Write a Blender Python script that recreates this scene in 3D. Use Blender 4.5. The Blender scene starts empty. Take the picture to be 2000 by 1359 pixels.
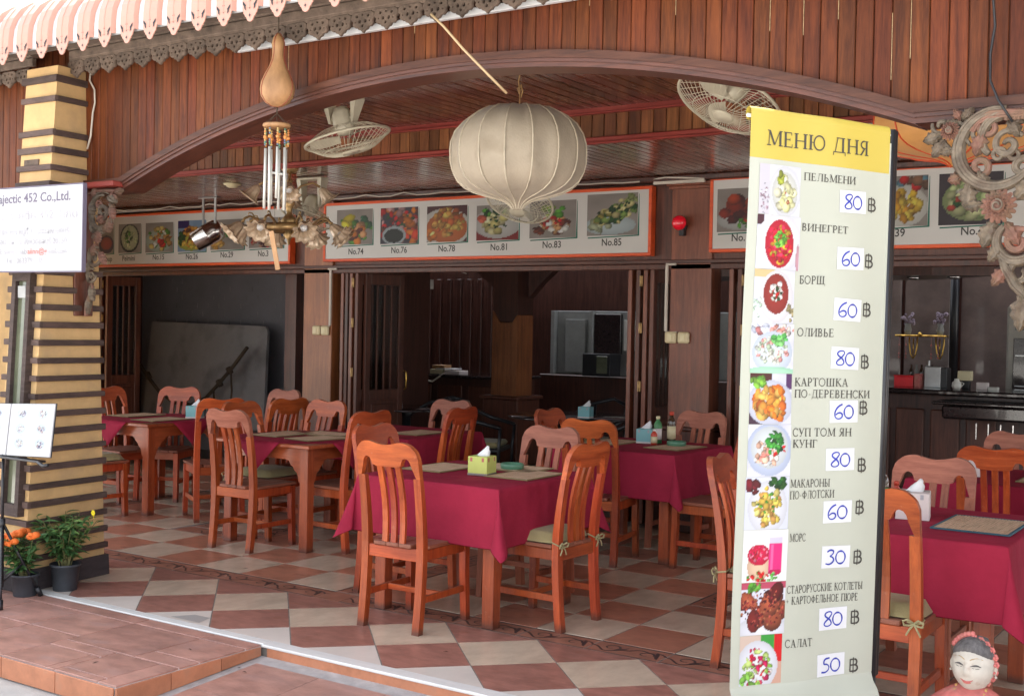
import bpy, bmesh, math, random
import numpy as np
from mathutils import Vector, Matrix
R = math.radians
scene = bpy.context.scene
col = scene.collection
# ------------------------------------------------------------------ camera, sky, sun, exposure
CAMZ = 1.5785
HD, PITCH, ROLL = R(123.5586), -0.0165470, 0.0201583
cam_d = bpy.data.cameras.new('camera'); cam = bpy.data.objects.new('camera', cam_d); col.objects.link(cam)
fw0 = Vector((math.cos(HD), math.sin(HD), 0)); rt = Vector((math.sin(HD), -math.cos(HD), 0)); zz = Vector((0, 0, 1))
fwd = fw0*math.cos(PITCH) + zz*math.sin(PITCH); upv = zz*math.cos(PITCH) - fw0*math.sin(PITCH)
cr, sr = math.cos(ROLL), math.sin(ROLL)
xr = rt*cr + upv*sr      # roll about the view axis
yr = upv*cr - rt*sr
cam.matrix_world = Matrix(((xr.x, yr.x, -fwd.x, 0), (xr.y, yr.y, -fwd.y, 0), (xr.z, yr.z, -fwd.z, CAMZ), (0, 0, 0, 1)))
cam_d.sensor_width = 36; cam_d.lens = 36*2332.8/2000; cam_d.clip_end = 500; cam_d.clip_start = 0.05
scene.camera = cam
SUN_EL, SUN_AZ = 58, -28            # azimuth from +Y towards +X
w = bpy.data.worlds.new('World'); scene.world = w; w.use_nodes = True
nt = w.node_tree; nt.nodes.clear()
sk = nt.nodes.new('ShaderNodeTexSky'); sk.sky_type = 'NISHITA'; sk.sun_disc = False
sk.sun_elevation = R(SUN_EL); sk.sun_rotation = R(SUN_AZ); sk.dust_density = 3.0; sk.air_density = 1.0
bg = nt.nodes.new('ShaderNodeBackground'); bg.inputs[1].default_value = 0.14
wo = nt.nodes.new('ShaderNodeOutputWorld'); hs = nt.nodes.new('ShaderNodeHueSaturation'); hs.inputs['Saturation'].default_value = .30   # milky tropical haze
nt.links.new(sk.outputs[0], hs.inputs['Color']); nt.links.new(hs.outputs[0], bg.inputs[0]); nt.links.new(bg.outputs[0], wo.inputs[0])
sd = bpy.data.lights.new('sun', 'SUN'); sd.energy = 5.0; sd.angle = R(0.6); sd.color = (1, .955, .88)
so = bpy.data.objects.new('sun', sd); col.objects.link(so)
sdir = Vector((math.sin(R(SUN_AZ))*math.cos(R(SUN_EL)), math.cos(R(SUN_AZ))*math.cos(R(SUN_EL)), math.sin(R(SUN_EL))))
so.rotation_euler = sdir.to_track_quat('Z', 'Y').to_euler(); so.location = (0, 0, 12)
scene.view_settings.view_transform = 'Standard'; scene.view_settings.look = 'None'
scene.view_settings.exposure = 2.3; scene.view_settings.gamma = 1; scene.view_settings.use_curve_mapping = False
scene.cycles.max_bounces = 10; scene.cycles.diffuse_bounces = 6; scene.cycles.use_denoising = True
scene.cycles.sample_clamp_indirect = 8
# ------------------------------------------------------------------ materials
def s2l(c):
    return tuple((x/12.92 if x <= .04045 else ((x+.055)/1.055)**2.4) for x in c)
def base(name):
    m = bpy.data.materials.new(name); m.use_nodes = True; n = m.node_tree; b = n.nodes['Principled BSDF']
    return m, n, b
def mat(name, c, rough=.6, metal=0, var=.12, scale=6, bump=.0, bscale=80, rnd=.0, spec=.5, stretch=(1, 1, 1), dirt=None, coat=0, sheen=0):
    m, n, b = base(name); L = n.links
    b.inputs['Roughness'].default_value = rough; b.inputs['Metallic'].default_value = metal
    b.inputs['Specular IOR Level'].default_value = spec; b.inputs['Coat Weight'].default_value = coat
    if sheen: b.inputs['Sheen Weight'].default_value = sheen
    tc = n.nodes.new('ShaderNodeTexCoord'); mp = n.nodes.new('ShaderNodeMapping'); L.new(tc.outputs['Object'], mp.inputs[0])
    mp.inputs['Scale'].default_value = stretch
    oi = n.nodes.new('ShaderNodeObjectInfo')
    if rnd:
        cv = n.nodes.new('ShaderNodeVectorMath'); cv.operation = 'SCALE'; cv.inputs[0].default_value = (37, 19, 53); L.new(oi.outputs['Random'], cv.inputs['Scale'])
        L.new(cv.outputs[0], mp.inputs['Location'])
    nz = n.nodes.new('ShaderNodeTexNoise'); nz.inputs['Scale'].default_value = scale; nz.inputs['Detail'].default_value = 6; nz.inputs['Roughness'].default_value = .65
    L.new(mp.outputs[0], nz.inputs['Vector'])
    mr = n.nodes.new('ShaderNodeMapRange'); mr.inputs[1].default_value = .3; mr.inputs[2].default_value = .7
    mr.inputs[3].default_value = 1-var; mr.inputs[4].default_value = 1+var; L.new(nz.outputs[0], mr.inputs[0])
    mx = n.nodes.new('ShaderNodeVectorMath'); mx.operation = 'SCALE'; mx.inputs[0].default_value = c
    L.new(mr.outputs[0], mx.inputs['Scale']); out = mx.outputs[0]
    if rnd:
        r2 = n.nodes.new('ShaderNodeMapRange'); r2.inputs[3].default_value = 1-rnd; r2.inputs[4].default_value = 1+rnd; L.new(oi.outputs['Random'], r2.inputs[0])
        m2 = n.nodes.new('ShaderNodeVectorMath'); m2.operation = 'SCALE'; L.new(out, m2.inputs[0]); L.new(r2.outputs[0], m2.inputs['Scale']); out = m2.outputs[0]
    if dirt:
        nd = n.nodes.new('ShaderNodeTexNoise'); nd.inputs['Scale'].default_value = dirt[1]; nd.inputs['Detail'].default_value = 8; L.new(mp.outputs[0], nd.inputs['Vector'])
        md = n.nodes.new('ShaderNodeMapRange'); md.inputs[1].default_value = dirt[2]; md.inputs[2].default_value = dirt[2]+.24; L.new(nd.outputs[0], md.inputs[0])
        mm = n.nodes.new('ShaderNodeMix'); mm.data_type = 'RGBA'; L.new(md.outputs[0], mm.inputs[0]); L.new(out, mm.inputs[6]); mm.inputs[7].default_value = (*dirt[0], 1); out = mm.outputs[2]
        rr = n.nodes.new('ShaderNodeMapRange'); rr.inputs[3].default_value = rough; rr.inputs[4].default_value = min(1, rough+.25); L.new(md.outputs[0], rr.inputs[0]); L.new(rr.outputs[0], b.inputs['Roughness'])
    L.new(out, b.inputs['Base Color'])
    if bump:
        bn = n.nodes.new('ShaderNodeTexNoise'); bn.inputs['Scale'].default_value = bscale; bn.inputs['Detail'].default_value = 4; L.new(mp.outputs[0], bn.inputs['Vector'])
        bp = n.nodes.new('ShaderNodeBump'); bp.inputs['Strength'].default_value = bump; bp.inputs['Distance'].default_value = .012 if name == 'burgundy_cloth' else .004
        L.new(bn.outputs[0], bp.inputs['Height']); L.new(bp.outputs[0], b.inputs['Normal'])
    return m
def wood(name, c1, c2, rough=.45, axis='z', rnd=.18, bump=.25, grain=9, sky_sheen=None, coat=0, hue=.0, spec=.5, stain=.18, wear=None):
    """varnished wood: stretched noise grain along an axis, per-board tone"""
    m, n, b = base(name); L = n.links
    tc = n.nodes.new('ShaderNodeTexCoord'); mp = n.nodes.new('ShaderNodeMapping'); L.new(tc.outputs['Object'], mp.inputs[0])
    mp.inputs['Scale'].default_value = {'x': (.12, 1.6, 1.6), 'y': (1.6, .12, 1.6), 'z': (1.6, 1.6, .12)}[axis]
    oi = n.nodes.new('ShaderNodeObjectInfo')
    cv = n.nodes.new('ShaderNodeVectorMath'); cv.operation = 'SCALE'; cv.inputs[0].default_value = (37, 19, 53); L.new(oi.outputs['Random'], cv.inputs['Scale']); L.new(cv.outputs[0], mp.inputs['Location'])
    nz = n.nodes.new('ShaderNodeTexNoise'); nz.inputs['Scale'].default_value = grain*2; nz.inputs['Detail'].default_value = 8; nz.inputs['Roughness'].default_value = .6; nz.inputs['Distortion'].default_value = .6
    L.new(mp.outputs[0], nz.inputs['Vector'])
    fg = n.nodes.new('ShaderNodeTexNoise'); fg.inputs['Scale'].default_value = grain*16; fg.inputs['Detail'].default_value = 3; L.new(mp.outputs[0], fg.inputs['Vector'])
    ad = n.nodes.new('ShaderNodeMath'); ad.operation = 'MULTIPLY_ADD'; L.new(fg.outputs[0], ad.inputs[0]); ad.inputs[1].default_value = .35; L.new(nz.outputs[0], ad.inputs[2])
    rp = n.nodes.new('ShaderNodeValToRGB'); rp.color_ramp.elements[0].position = .45; rp.color_ramp.elements[1].position = .85
    rp.color_ramp.elements[0].color = (*c1, 1); rp.color_ramp.elements[1].color = (*c2, 1); L.new(ad.outputs[0], rp.inputs[0])
    hs = n.nodes.new('ShaderNodeHueSaturation'); L.new(rp.outputs[0], hs.inputs['Color'])
    r2 = n.nodes.new('ShaderNodeMapRange'); r2.inputs[3].default_value = 1-rnd; r2.inputs[4].default_value = 1+rnd; L.new(oi.outputs['Random'], r2.inputs[0]); L.new(r2.outputs[0], hs.inputs['Value'])
    wn = n.nodes.new('ShaderNodeTexWhiteNoise'); wn.noise_dimensions = '1D'; L.new(oi.outputs['Random'], wn.inputs['W'])
    r3 = n.nodes.new('ShaderNodeMapRange'); r3.inputs[3].default_value = .5-hue; r3.inputs[4].default_value = .5+hue; L.new(wn.outputs[0], r3.inputs[0]); L.new(r3.outputs[0], hs.inputs['Hue'])
    out = hs.outputs[0]
    # age: broad stains, small worn scuffs, darker noise-edged band at the feet
    st = n.nodes.new('ShaderNodeTexNoise'); st.inputs['Scale'].default_value = 3.2; st.inputs['Detail'].default_value = 5; L.new(cv.outputs[0], st.inputs['Vector'])
    va = n.nodes.new('ShaderNodeVectorMath'); L.new(tc.outputs['Object'], va.inputs[0]); L.new(cv.outputs[0], va.inputs[1]); L.new(va.outputs[0], st.inputs['Vector'])
    sm = n.nodes.new('ShaderNodeMapRange'); sm.inputs[1].default_value = .3; sm.inputs[2].default_value = .7; sm.inputs[3].default_value = 1-stain; sm.inputs[4].default_value = 1+stain*.6; L.new(st.outputs[0], sm.inputs[0])
    sv = n.nodes.new('ShaderNodeVectorMath'); sv.operation = 'SCALE'; L.new(out, sv.inputs[0]); L.new(sm.outputs[0], sv.inputs['Scale']); out = sv.outputs[0]
    if wear:
        wn2 = n.nodes.new('ShaderNodeTexNoise'); wn2.inputs['Scale'].default_value = 26; wn2.inputs['Detail'].default_value = 7; wn2.inputs['Roughness'].default_value = .7; L.new(va.outputs[0], wn2.inputs['Vector'])
        wm = n.nodes.new('ShaderNodeMapRange'); wm.inputs[1].default_value = .60; wm.inputs[2].default_value = .74; wm.inputs[4].default_value = .55; L.new(wn2.outputs[0], wm.inputs[0])
        mw = n.nodes.new('ShaderNodeMix'); mw.data_type = 'RGBA'; L.new(wm.outputs[0], mw.inputs[0]); L.new(out, mw.inputs[6]); mw.inputs[7].default_value = (*wear, 1); out = mw.outputs[2]
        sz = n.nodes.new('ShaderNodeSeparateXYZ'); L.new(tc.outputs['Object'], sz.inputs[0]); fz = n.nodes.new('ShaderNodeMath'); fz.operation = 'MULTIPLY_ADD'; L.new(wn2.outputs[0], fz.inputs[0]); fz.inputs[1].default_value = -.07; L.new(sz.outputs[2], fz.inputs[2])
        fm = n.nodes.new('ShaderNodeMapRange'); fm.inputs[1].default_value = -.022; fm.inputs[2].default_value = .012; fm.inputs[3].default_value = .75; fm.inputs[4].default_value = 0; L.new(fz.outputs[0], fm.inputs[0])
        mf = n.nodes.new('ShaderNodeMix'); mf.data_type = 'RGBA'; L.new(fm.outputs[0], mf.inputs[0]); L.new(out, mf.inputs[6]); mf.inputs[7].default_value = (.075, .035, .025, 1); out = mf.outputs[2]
    if sky_sheen:  # upward faces mixed paler: sky reflection put into the colour
        ge = n.nodes.new('ShaderNodeNewGeometry'); sx = n.nodes.new('ShaderNodeSeparateXYZ'); L.new(ge.outputs['Normal'], sx.inputs[0])
        dn = n.nodes.new('ShaderNodeTexNoise'); dn.inputs['Scale'].default_value = 14; dn.inputs['Detail'].default_value = 6; L.new(tc.outputs['Object'], dn.inputs['Vector'])
        ml = n.nodes.new('ShaderNodeMath'); ml.operation = 'MULTIPLY'; mr = n.nodes.new('ShaderNodeMapRange'); mr.inputs[1].default_value = .5; mr.inputs[2].default_value = 1; mr.inputs[4].default_value = 1
        L.new(sx.outputs[2], mr.inputs[0]); L.new(mr.outputs[0], ml.inputs[0]); L.new(dn.outputs[0], ml.inputs[1])
        m3 = n.nodes.new('ShaderNodeMix'); m3.data_type = 'RGBA'; L.new(ml.outputs[0], m3.inputs[0]); L.new(out, m3.inputs[6]); m3.inputs[7].default_value = (*sky_sheen, 1); out = m3.outputs[2]
    L.new(out, b.inputs['Base Color'])
    rg = n.nodes.new('ShaderNodeMapRange'); rg.inputs[3].default_value = rough-.08; rg.inputs[4].default_value = rough+.15; L.new(nz.outputs[0], rg.inputs[0]); L.new(rg.outputs[0], b.inputs['Roughness'])
    b.inputs['Specular IOR Level'].default_value = spec; b.inputs['Coat Weight'].default_value = coat; b.inputs['Coat Roughness'].default_value = .18
    bp = n.nodes.new('ShaderNodeBump'); bp.inputs['Strength'].default_value = bump; bp.inputs['Distance'].default_value = .0015; L.new(ad.outputs[0], bp.inputs['Height']); L.new(bp.outputs[0], b.inputs['Normal'])
    return m
def colmat(name, rough=.4, spec=.4, gain=1.0):
    m, n, b = base(name); a = n.nodes.new('ShaderNodeAttribute'); a.attribute_name = 'Col'
    n.links.new(a.outputs['Color'], b.inputs['Base Color']); b.inputs['Roughness'].default_value = rough; b.inputs['Specular IOR Level'].default_value = spec
    return m
def glassmat(name, tint=(.8, .85, .85), rough=.03):
    m, n, b = base(name); b.inputs['Base Color'].default_value = (*tint, 1); b.inputs['Roughness'].default_value = rough
    b.inputs['Transmission Weight'].default_value = 1; b.inputs['IOR'].default_value = 1.3
    return m
M = {}
M['fascia'] = wood('fascia_wood', (.052, .012, .0045), (.165, .044, .0135), .42, 'z', .24, hue=.005, spec=.22)
M['fascia_trim'] = wood('trim_wood', (.045, .015, .008), (.125, .046, .026), .42, 'x', .1, spec=.35)
M['soffit'] = wood('soffit_wood', (.045, .015, .01), (.13, .045, .028), .4, 'x', .1)
M['ceil'] = wood('ceiling_wood', (.06, .019, .010), (.20, .064, .032), .22, 'y', .3, coat=.6, hue=.01)
M['drop'] = wood('drop_wood', (.085, .026, .010), (.25, .090, .034), .4, 'z', .40, hue=.006, spec=.3)
M['redtrim'] = wood('red_moulding', (.20, .026, .020), (.33, .060, .045), .4, 'x', .06, spec=.35)
M['wall'] = wood('wall_wood', (.10, .026, .013), (.24, .072, .034), .38, 'z', .12, coat=.2)
M['wallo'] = wood('wall_wood_orange', (.17, .052, .018), (.36, .125, .042), .38, 'z', .12, coat=.2)
M['darkwood'] = wood('dark_wood', (.03, .010, .007), (.085, .028, .018), .38, 'z', .15, coat=.2)
M['door'] = wood('door_wood', (.06, .018, .010), (.16, .05, .028), .38, 'z', .25)
M['chair'] = wood('chair_wood', (.27, .036, .009), (.51, .092, .022), .38, 'z', .22, wear=(.45, .17, .09), stain=.3, sky_sheen=(.36, .13, .08), coat=.15, spec=.4, hue=.006)
M['chairx'] = wood('chair_wood_cross', (.27, .038, .010), (.51, .100, .026), .38, 'x', .22, wear=(.47, .19, .11), stain=.3, sky_sheen=(.36, .135, .085), coat=.15, spec=.4, hue=.006)
M['chair_f'] = wood('faded_chair_wood', (.25, .058, .026), (.43, .135, .07), .5, 'z', .12, sky_sheen=(.40, .23, .17))
M['chair_fx'] = wood('faded_chair_wood_cross', (.26, .065, .035), (.46, .165, .10), .55, 'x', .1, sky_sheen=(.42, .26, .2))
M['seatwood'] = wood('seat_wood', (.19, .05, .026), (.33, .115, .065), .45, 'y', .14, sky_sheen=(.27, .15, .11))
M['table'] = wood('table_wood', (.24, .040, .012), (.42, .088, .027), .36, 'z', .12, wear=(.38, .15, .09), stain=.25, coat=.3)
M['tablex'] = wood('table_wood_cross', (.24, .042, .013), (.44, .10, .032), .32, 'x', .12, coat=.35, sky_sheen=(.28, .13, .09))
M['frame'] = wood('orange_frame', (.55, .06, .012), (.72, .10, .02), .4, 'x', .04)
M['weather'] = mat('weathered_wood', (.115, .080, .060), .85, var=.45, scale=14, bump=.8, bscale=60, rnd=.15, stretch=(1, 1, 1))
M['batten'] = mat('batten_wood', (.078, .048, .040), .75, var=.35, scale=9, bump=.7, bscale=40, rnd=.3, stretch=(1, 1, 4), dirt=((.13, .10, .085), 12, .6))
M['basewood'] = mat('base_planks', (.045, .035, .038), .7, var=.3, scale=8, bump=.6, bscale=50, rnd=.2, stretch=(1, 1, 5))
M['yellow'] = mat('yellow_render', (.60, .385, .175), .85, var=.14, scale=5, bump=.35, bscale=150, dirt=((.44, .30, .16), 4, .54))
M['carve'] = mat('carved_wood', (.155, .12, .085), .65, var=.5, scale=22, bump=.5, bscale=70, dirt=((.09, .058, .042), 16, .50))
M['carvepink'] = mat('carved_pink', (.205, .10, .072), .7, var=.35, scale=25, bump=.4, bscale=70, dirt=((.16, .11, .07), 14, .46))
M['pink'] = mat('pink_metal', (.50, .26, .20), .38, var=.04, scale=5, spec=.5, dirt=((.43, .23, .18), 6, .66))
M['white_metal'] = mat('white_metal', (.54, .54, .55), .38, var=.05, scale=6)
M['black_print'] = mat('black_print', (.012, .012, .015), .5, var=.0)
M['tile_red'] = mat('red_tile', (.46, .20, .128), .30, var=.22, scale=7, rnd=.10, bump=.12, bscale=30, stretch=(1, 1.6, 1), dirt=((.28, .12, .085), 5, .60))
M['tile_beige'] = mat('beige_tile', (.60, .475, .355), .25, var=.16, scale=4, rnd=.07, bump=.08, bscale=30, stretch=(1.8, 1, 1), )
M['tile_white'] = mat('white_tile', (.70, .63, .56), .28, var=.10, scale=4, rnd=.04)
M['tile_brown'] = mat('brown_outer_tile', (.34, .158, .122), .33, var=.28, scale=9, rnd=.10, bump=.15, bscale=40, stretch=(1, 1.8, 1), dirt=((.34, .15, .10), 5, .60))
M['tile_grey'] = mat('grey_tile', (.40, .38, .36), .3, var=.05, scale=5, rnd=.05)
M['grout'] = mat('grout', (.24, .21, .18), .9, var=.15, scale=20)
M['grout_light'] = mat('pale_grout', (.52, .44, .42), .9, var=.25, scale=12)
M['border'] = mat('border_tile', (.34, .155, .105), .35, var=.2, scale=10, rnd=.08)
M['scroll_print'] = mat('scroll_print', (.045, .035, .035), .4, var=.2, scale=20)
M['platform'] = mat('platform_tile', (.42, .225, .18), .28, var=.30, scale=6, rnd=.10, bump=.2, bscale=60, stretch=(1, 2, 1), dirt=((.37, .22, .19), 4, .52))
M['platface'] = mat('platform_face_tile', (.50, .20, .105), .55, var=.2, scale=8, rnd=.08, bump=.3, bscale=60, dirt=((.33, .19, .13), 8, .58))
M['cement'] = mat('cement', (.40, .37, .36), .9, var=.2, scale=14, bump=.5, bscale=90)
M['asphalt'] = mat('asphalt', (.42, .405, .38), .9, var=.12, scale=12, bump=.5, bscale=220, dirt=((.22, .22, .22), 3, .6))
M['marble'] = mat('marble_edge', (.74, .73, .70), .35, var=.08, scale=6, stretch=(1, 6, 1))
M['cloth'] = mat('burgundy_cloth', (.31, .018, .046), .85, var=.16, scale=3.5, bump=.9, bscale=9, rnd=.05, spec=.2)
M['cushion'] = mat('olive_cushion', (.36, .30, .14), .9, var=.12, scale=12, bump=.6, bscale=300, rnd=.08, sheen=.2)
M['cord'] = mat('tie_cord', (.36, .32, .17), .9)
M['mat_straw'] = None
M['white'] = mat('white_plastic', (.70, .68, .62), .45, var=.06)
M['cream'] = mat('cream_plastic', (.66, .58, .36), .45, var=.05)
M['fan'] = mat('fan_cream', (.55, .50, .38), .45, var=.08, rnd=.05)
M['black'] = mat('black_metal', (.015, .015, .018), .35, var=.1)
M['chrome'] = mat('chrome', (.55, .53, .52), .2, 1, var=.05)
M['pole'] = mat('banner_pole', (.05, .05, .055), .3, .6, var=.1)
M['gold'] = mat('gold', (.75, .48, .12), .3, 1, var=.2, scale=30)
M['tube'] = mat('chime_tube', (.62, .61, .56), .3, .35, var=.04)
M['gourd'] = mat('gourd', (.42, .225, .10), .5, var=.35, scale=9, stretch=(1, 1, .3), dirt=((.17, .085, .04), 7, .50), bump=.2)
M['lantern'] = mat('lantern_cloth', (.38, .315, .235), .75, var=.10, scale=7, bump=.4, bscale=90, dirt=((.29, .235, .17), 6, .55), sheen=.15)
M['lanternrib'] = mat('lantern_rib', (.52, .45, .34), .7, var=.15, scale=30)
M['olantern'] = mat('orange_lantern', (.60, .29, .085), .7, var=.08, scale=6, sheen=.1)
M['olrib'] = mat('orange_rib', (.55, .07, .02), .6)
M['shade'] = mat('glass_shade', (.60, .45, .31), .2, .1, var=.2, scale=40, coat=.5)
M['brass'] = mat('aged_brass', (.42, .27, .12), .38, .7, var=.3, scale=30)
M['bulb'] = mat('bulb', (.8, .8, .8), .3)
M['banner'] = mat('banner_vinyl', (.42, .43, .365), .38, var=.02, scale=3, spec=.45)
M['yellowvinyl'] = mat('yellow_vinyl', (.48, .37, .065), .38, var=.03, scale=3, spec=.45)
M['paper'] = mat('white_paper', (.60, .60, .63), .6, var=.02)
M['ink'] = mat('marker_ink', (.02, .035, .33), .5, var=.3, scale=60)
M['print'] = mat('grey_print', (.045, .04, .035), .5, var=.1)
M['signprint'] = mat('sign_print', (.13, .11, .16), .5, var=.1)
M['signgrey'] = mat('faded_print', (.38, .37, .40), .5, var=.3, scale=9)
M['signred'] = mat('red_print', (.65, .15, .13), .5)
M['signwhite'] = mat('sign_white', (.44, .44, .46), .3, var=.03, scale=2, coat=.5)
M['board'] = mat('menu_board_face', (.50, .48, .45), .3, var=.04, scale=1.2, coat=.15)
M['green_print'] = mat('green_print', (.006, .10, .065), .4)
M['food'] = colmat('food_print', .45)
M['foodgloss'] = colmat('food_print_dim', .35)
M['switch'] = mat('switch_plate', (.60, .50, .30), .4)
M['conduit'] = mat('conduit', (.52, .46, .39), .5)
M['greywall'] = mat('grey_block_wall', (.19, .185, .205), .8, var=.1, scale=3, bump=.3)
M['mortar'] = mat('mortar_mark', (.24, .23, .23), .8, var=.6, scale=4)
M['greyboard'] = mat('leaning_panel', (.26, .25, .25), .7, var=.12, scale=2, dirt=((.13, .12, .12), 2.2, .5))
M['rope'] = mat('rope', (.06, .04, .025), .9, bump=.6)
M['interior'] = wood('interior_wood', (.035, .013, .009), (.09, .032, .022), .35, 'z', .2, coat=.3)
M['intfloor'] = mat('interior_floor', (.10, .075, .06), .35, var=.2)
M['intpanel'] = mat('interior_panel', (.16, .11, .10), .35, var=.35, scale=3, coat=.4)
M['granite'] = mat('black_counter', (.03, .02, .02), .12, var=.3, scale=30, coat=.5)
M['greycab'] = mat('grey_cabinet', (.27, .275, .26), .5)
M['fridge'] = mat('fridge_white', (.34, .32, .28), .4)
M['redplastic'] = mat('red_plastic', (.75, .02, .03), .3)
M['redlamp'] = mat('red_lamp', (.80, .01, .03), .25, coat=.5)
M['teal'] = mat('teal_box', (.20, .44, .46), .6, var=.05)
M['limebox'] = mat('lime_box', (.55, .60, .16), .6, var=.06)
M['whitebox'] = mat('white_box', (.66, .58, .56), .6, var=.05)
M['tissue'] = mat('tissue', (.78, .77, .78), .9, var=.05)
M['ashtray'] = mat('green_ashtray', (.10, .24, .15), .3)
M['pot'] = mat('plastic_pot', (.045, .05, .06), .5, var=.25, scale=10, rnd=.2)
M['soil'] = mat('soil', (.05, .035, .025), .95, bump=.8)
M['leaf'] = mat('leaf', (.07, .165, .05), .5, var=.35, scale=8, rnd=.25)
M['leaf2'] = mat('leaf_light', (.15, .27, .07), .5, var=.3, scale=8, rnd=.2)
M['stem'] = mat('plant_stem', (.16, .15, .06), .7)
M['oflower'] = mat('orange_flower', (.80, .17, .025), .7, var=.25, scale=60)
M['yflower'] = mat('yellow_flower', (.80, .65, .02), .7)
M['skin'] = mat('statue_paint', (.50, .45, .39), .65, var=.14, scale=18, bump=.3, bscale=60, dirt=((.34, .23, .17), 22, .56))
M['hair'] = mat('statue_hair', (.10, .09, .09), .7, var=.6, scale=40, bump=.9, bscale=70, stretch=(1, 1, .3))
M['statuepink'] = mat('statue_pink', (.48, .13, .115), .6, var=.25, scale=20, bump=.5, bscale=60, dirt=((.42, .27, .2), 16, .55))
M['statuegold'] = mat('statue_gold', (.45, .25, .08), .5, var=.3, scale=30)
M['statuewhite'] = mat('statue_white', (.62, .6, .56), .6, var=.2, scale=30, bump=.8, bscale=90)
M['label_red'] = mat('bottle_red', (.55, .06, .03), .35)
M['label_green'] = mat('bottle_green', (.06, .22, .08), .35)
M['glassdark'] = mat('dark_glass_bottle', (.05, .025, .012), .1, coat=.5)
M['glass'] = glassmat('clear_glass')
M['glassdim'] = mat('old_window_glass', (.13, .14, .09), .12, var=.2, scale=5, coat=.6)
M['greenwire'] = mat('green_wire', (.05, .28, .17), .5)
M['steel'] = mat('steel', (.4, .4, .4), .3, .9)
M['led'] = base('led_digits')[0]
_b = M['led'].node_tree.nodes['Principled BSDF']; _b.inputs['Base Color'].default_value = (.8, .1, .01, 1); _b.inputs['Emission Color'].default_value = (1, .16, .02, 1); _b.inputs['Emission Strength'].default_value = 1.2
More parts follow.
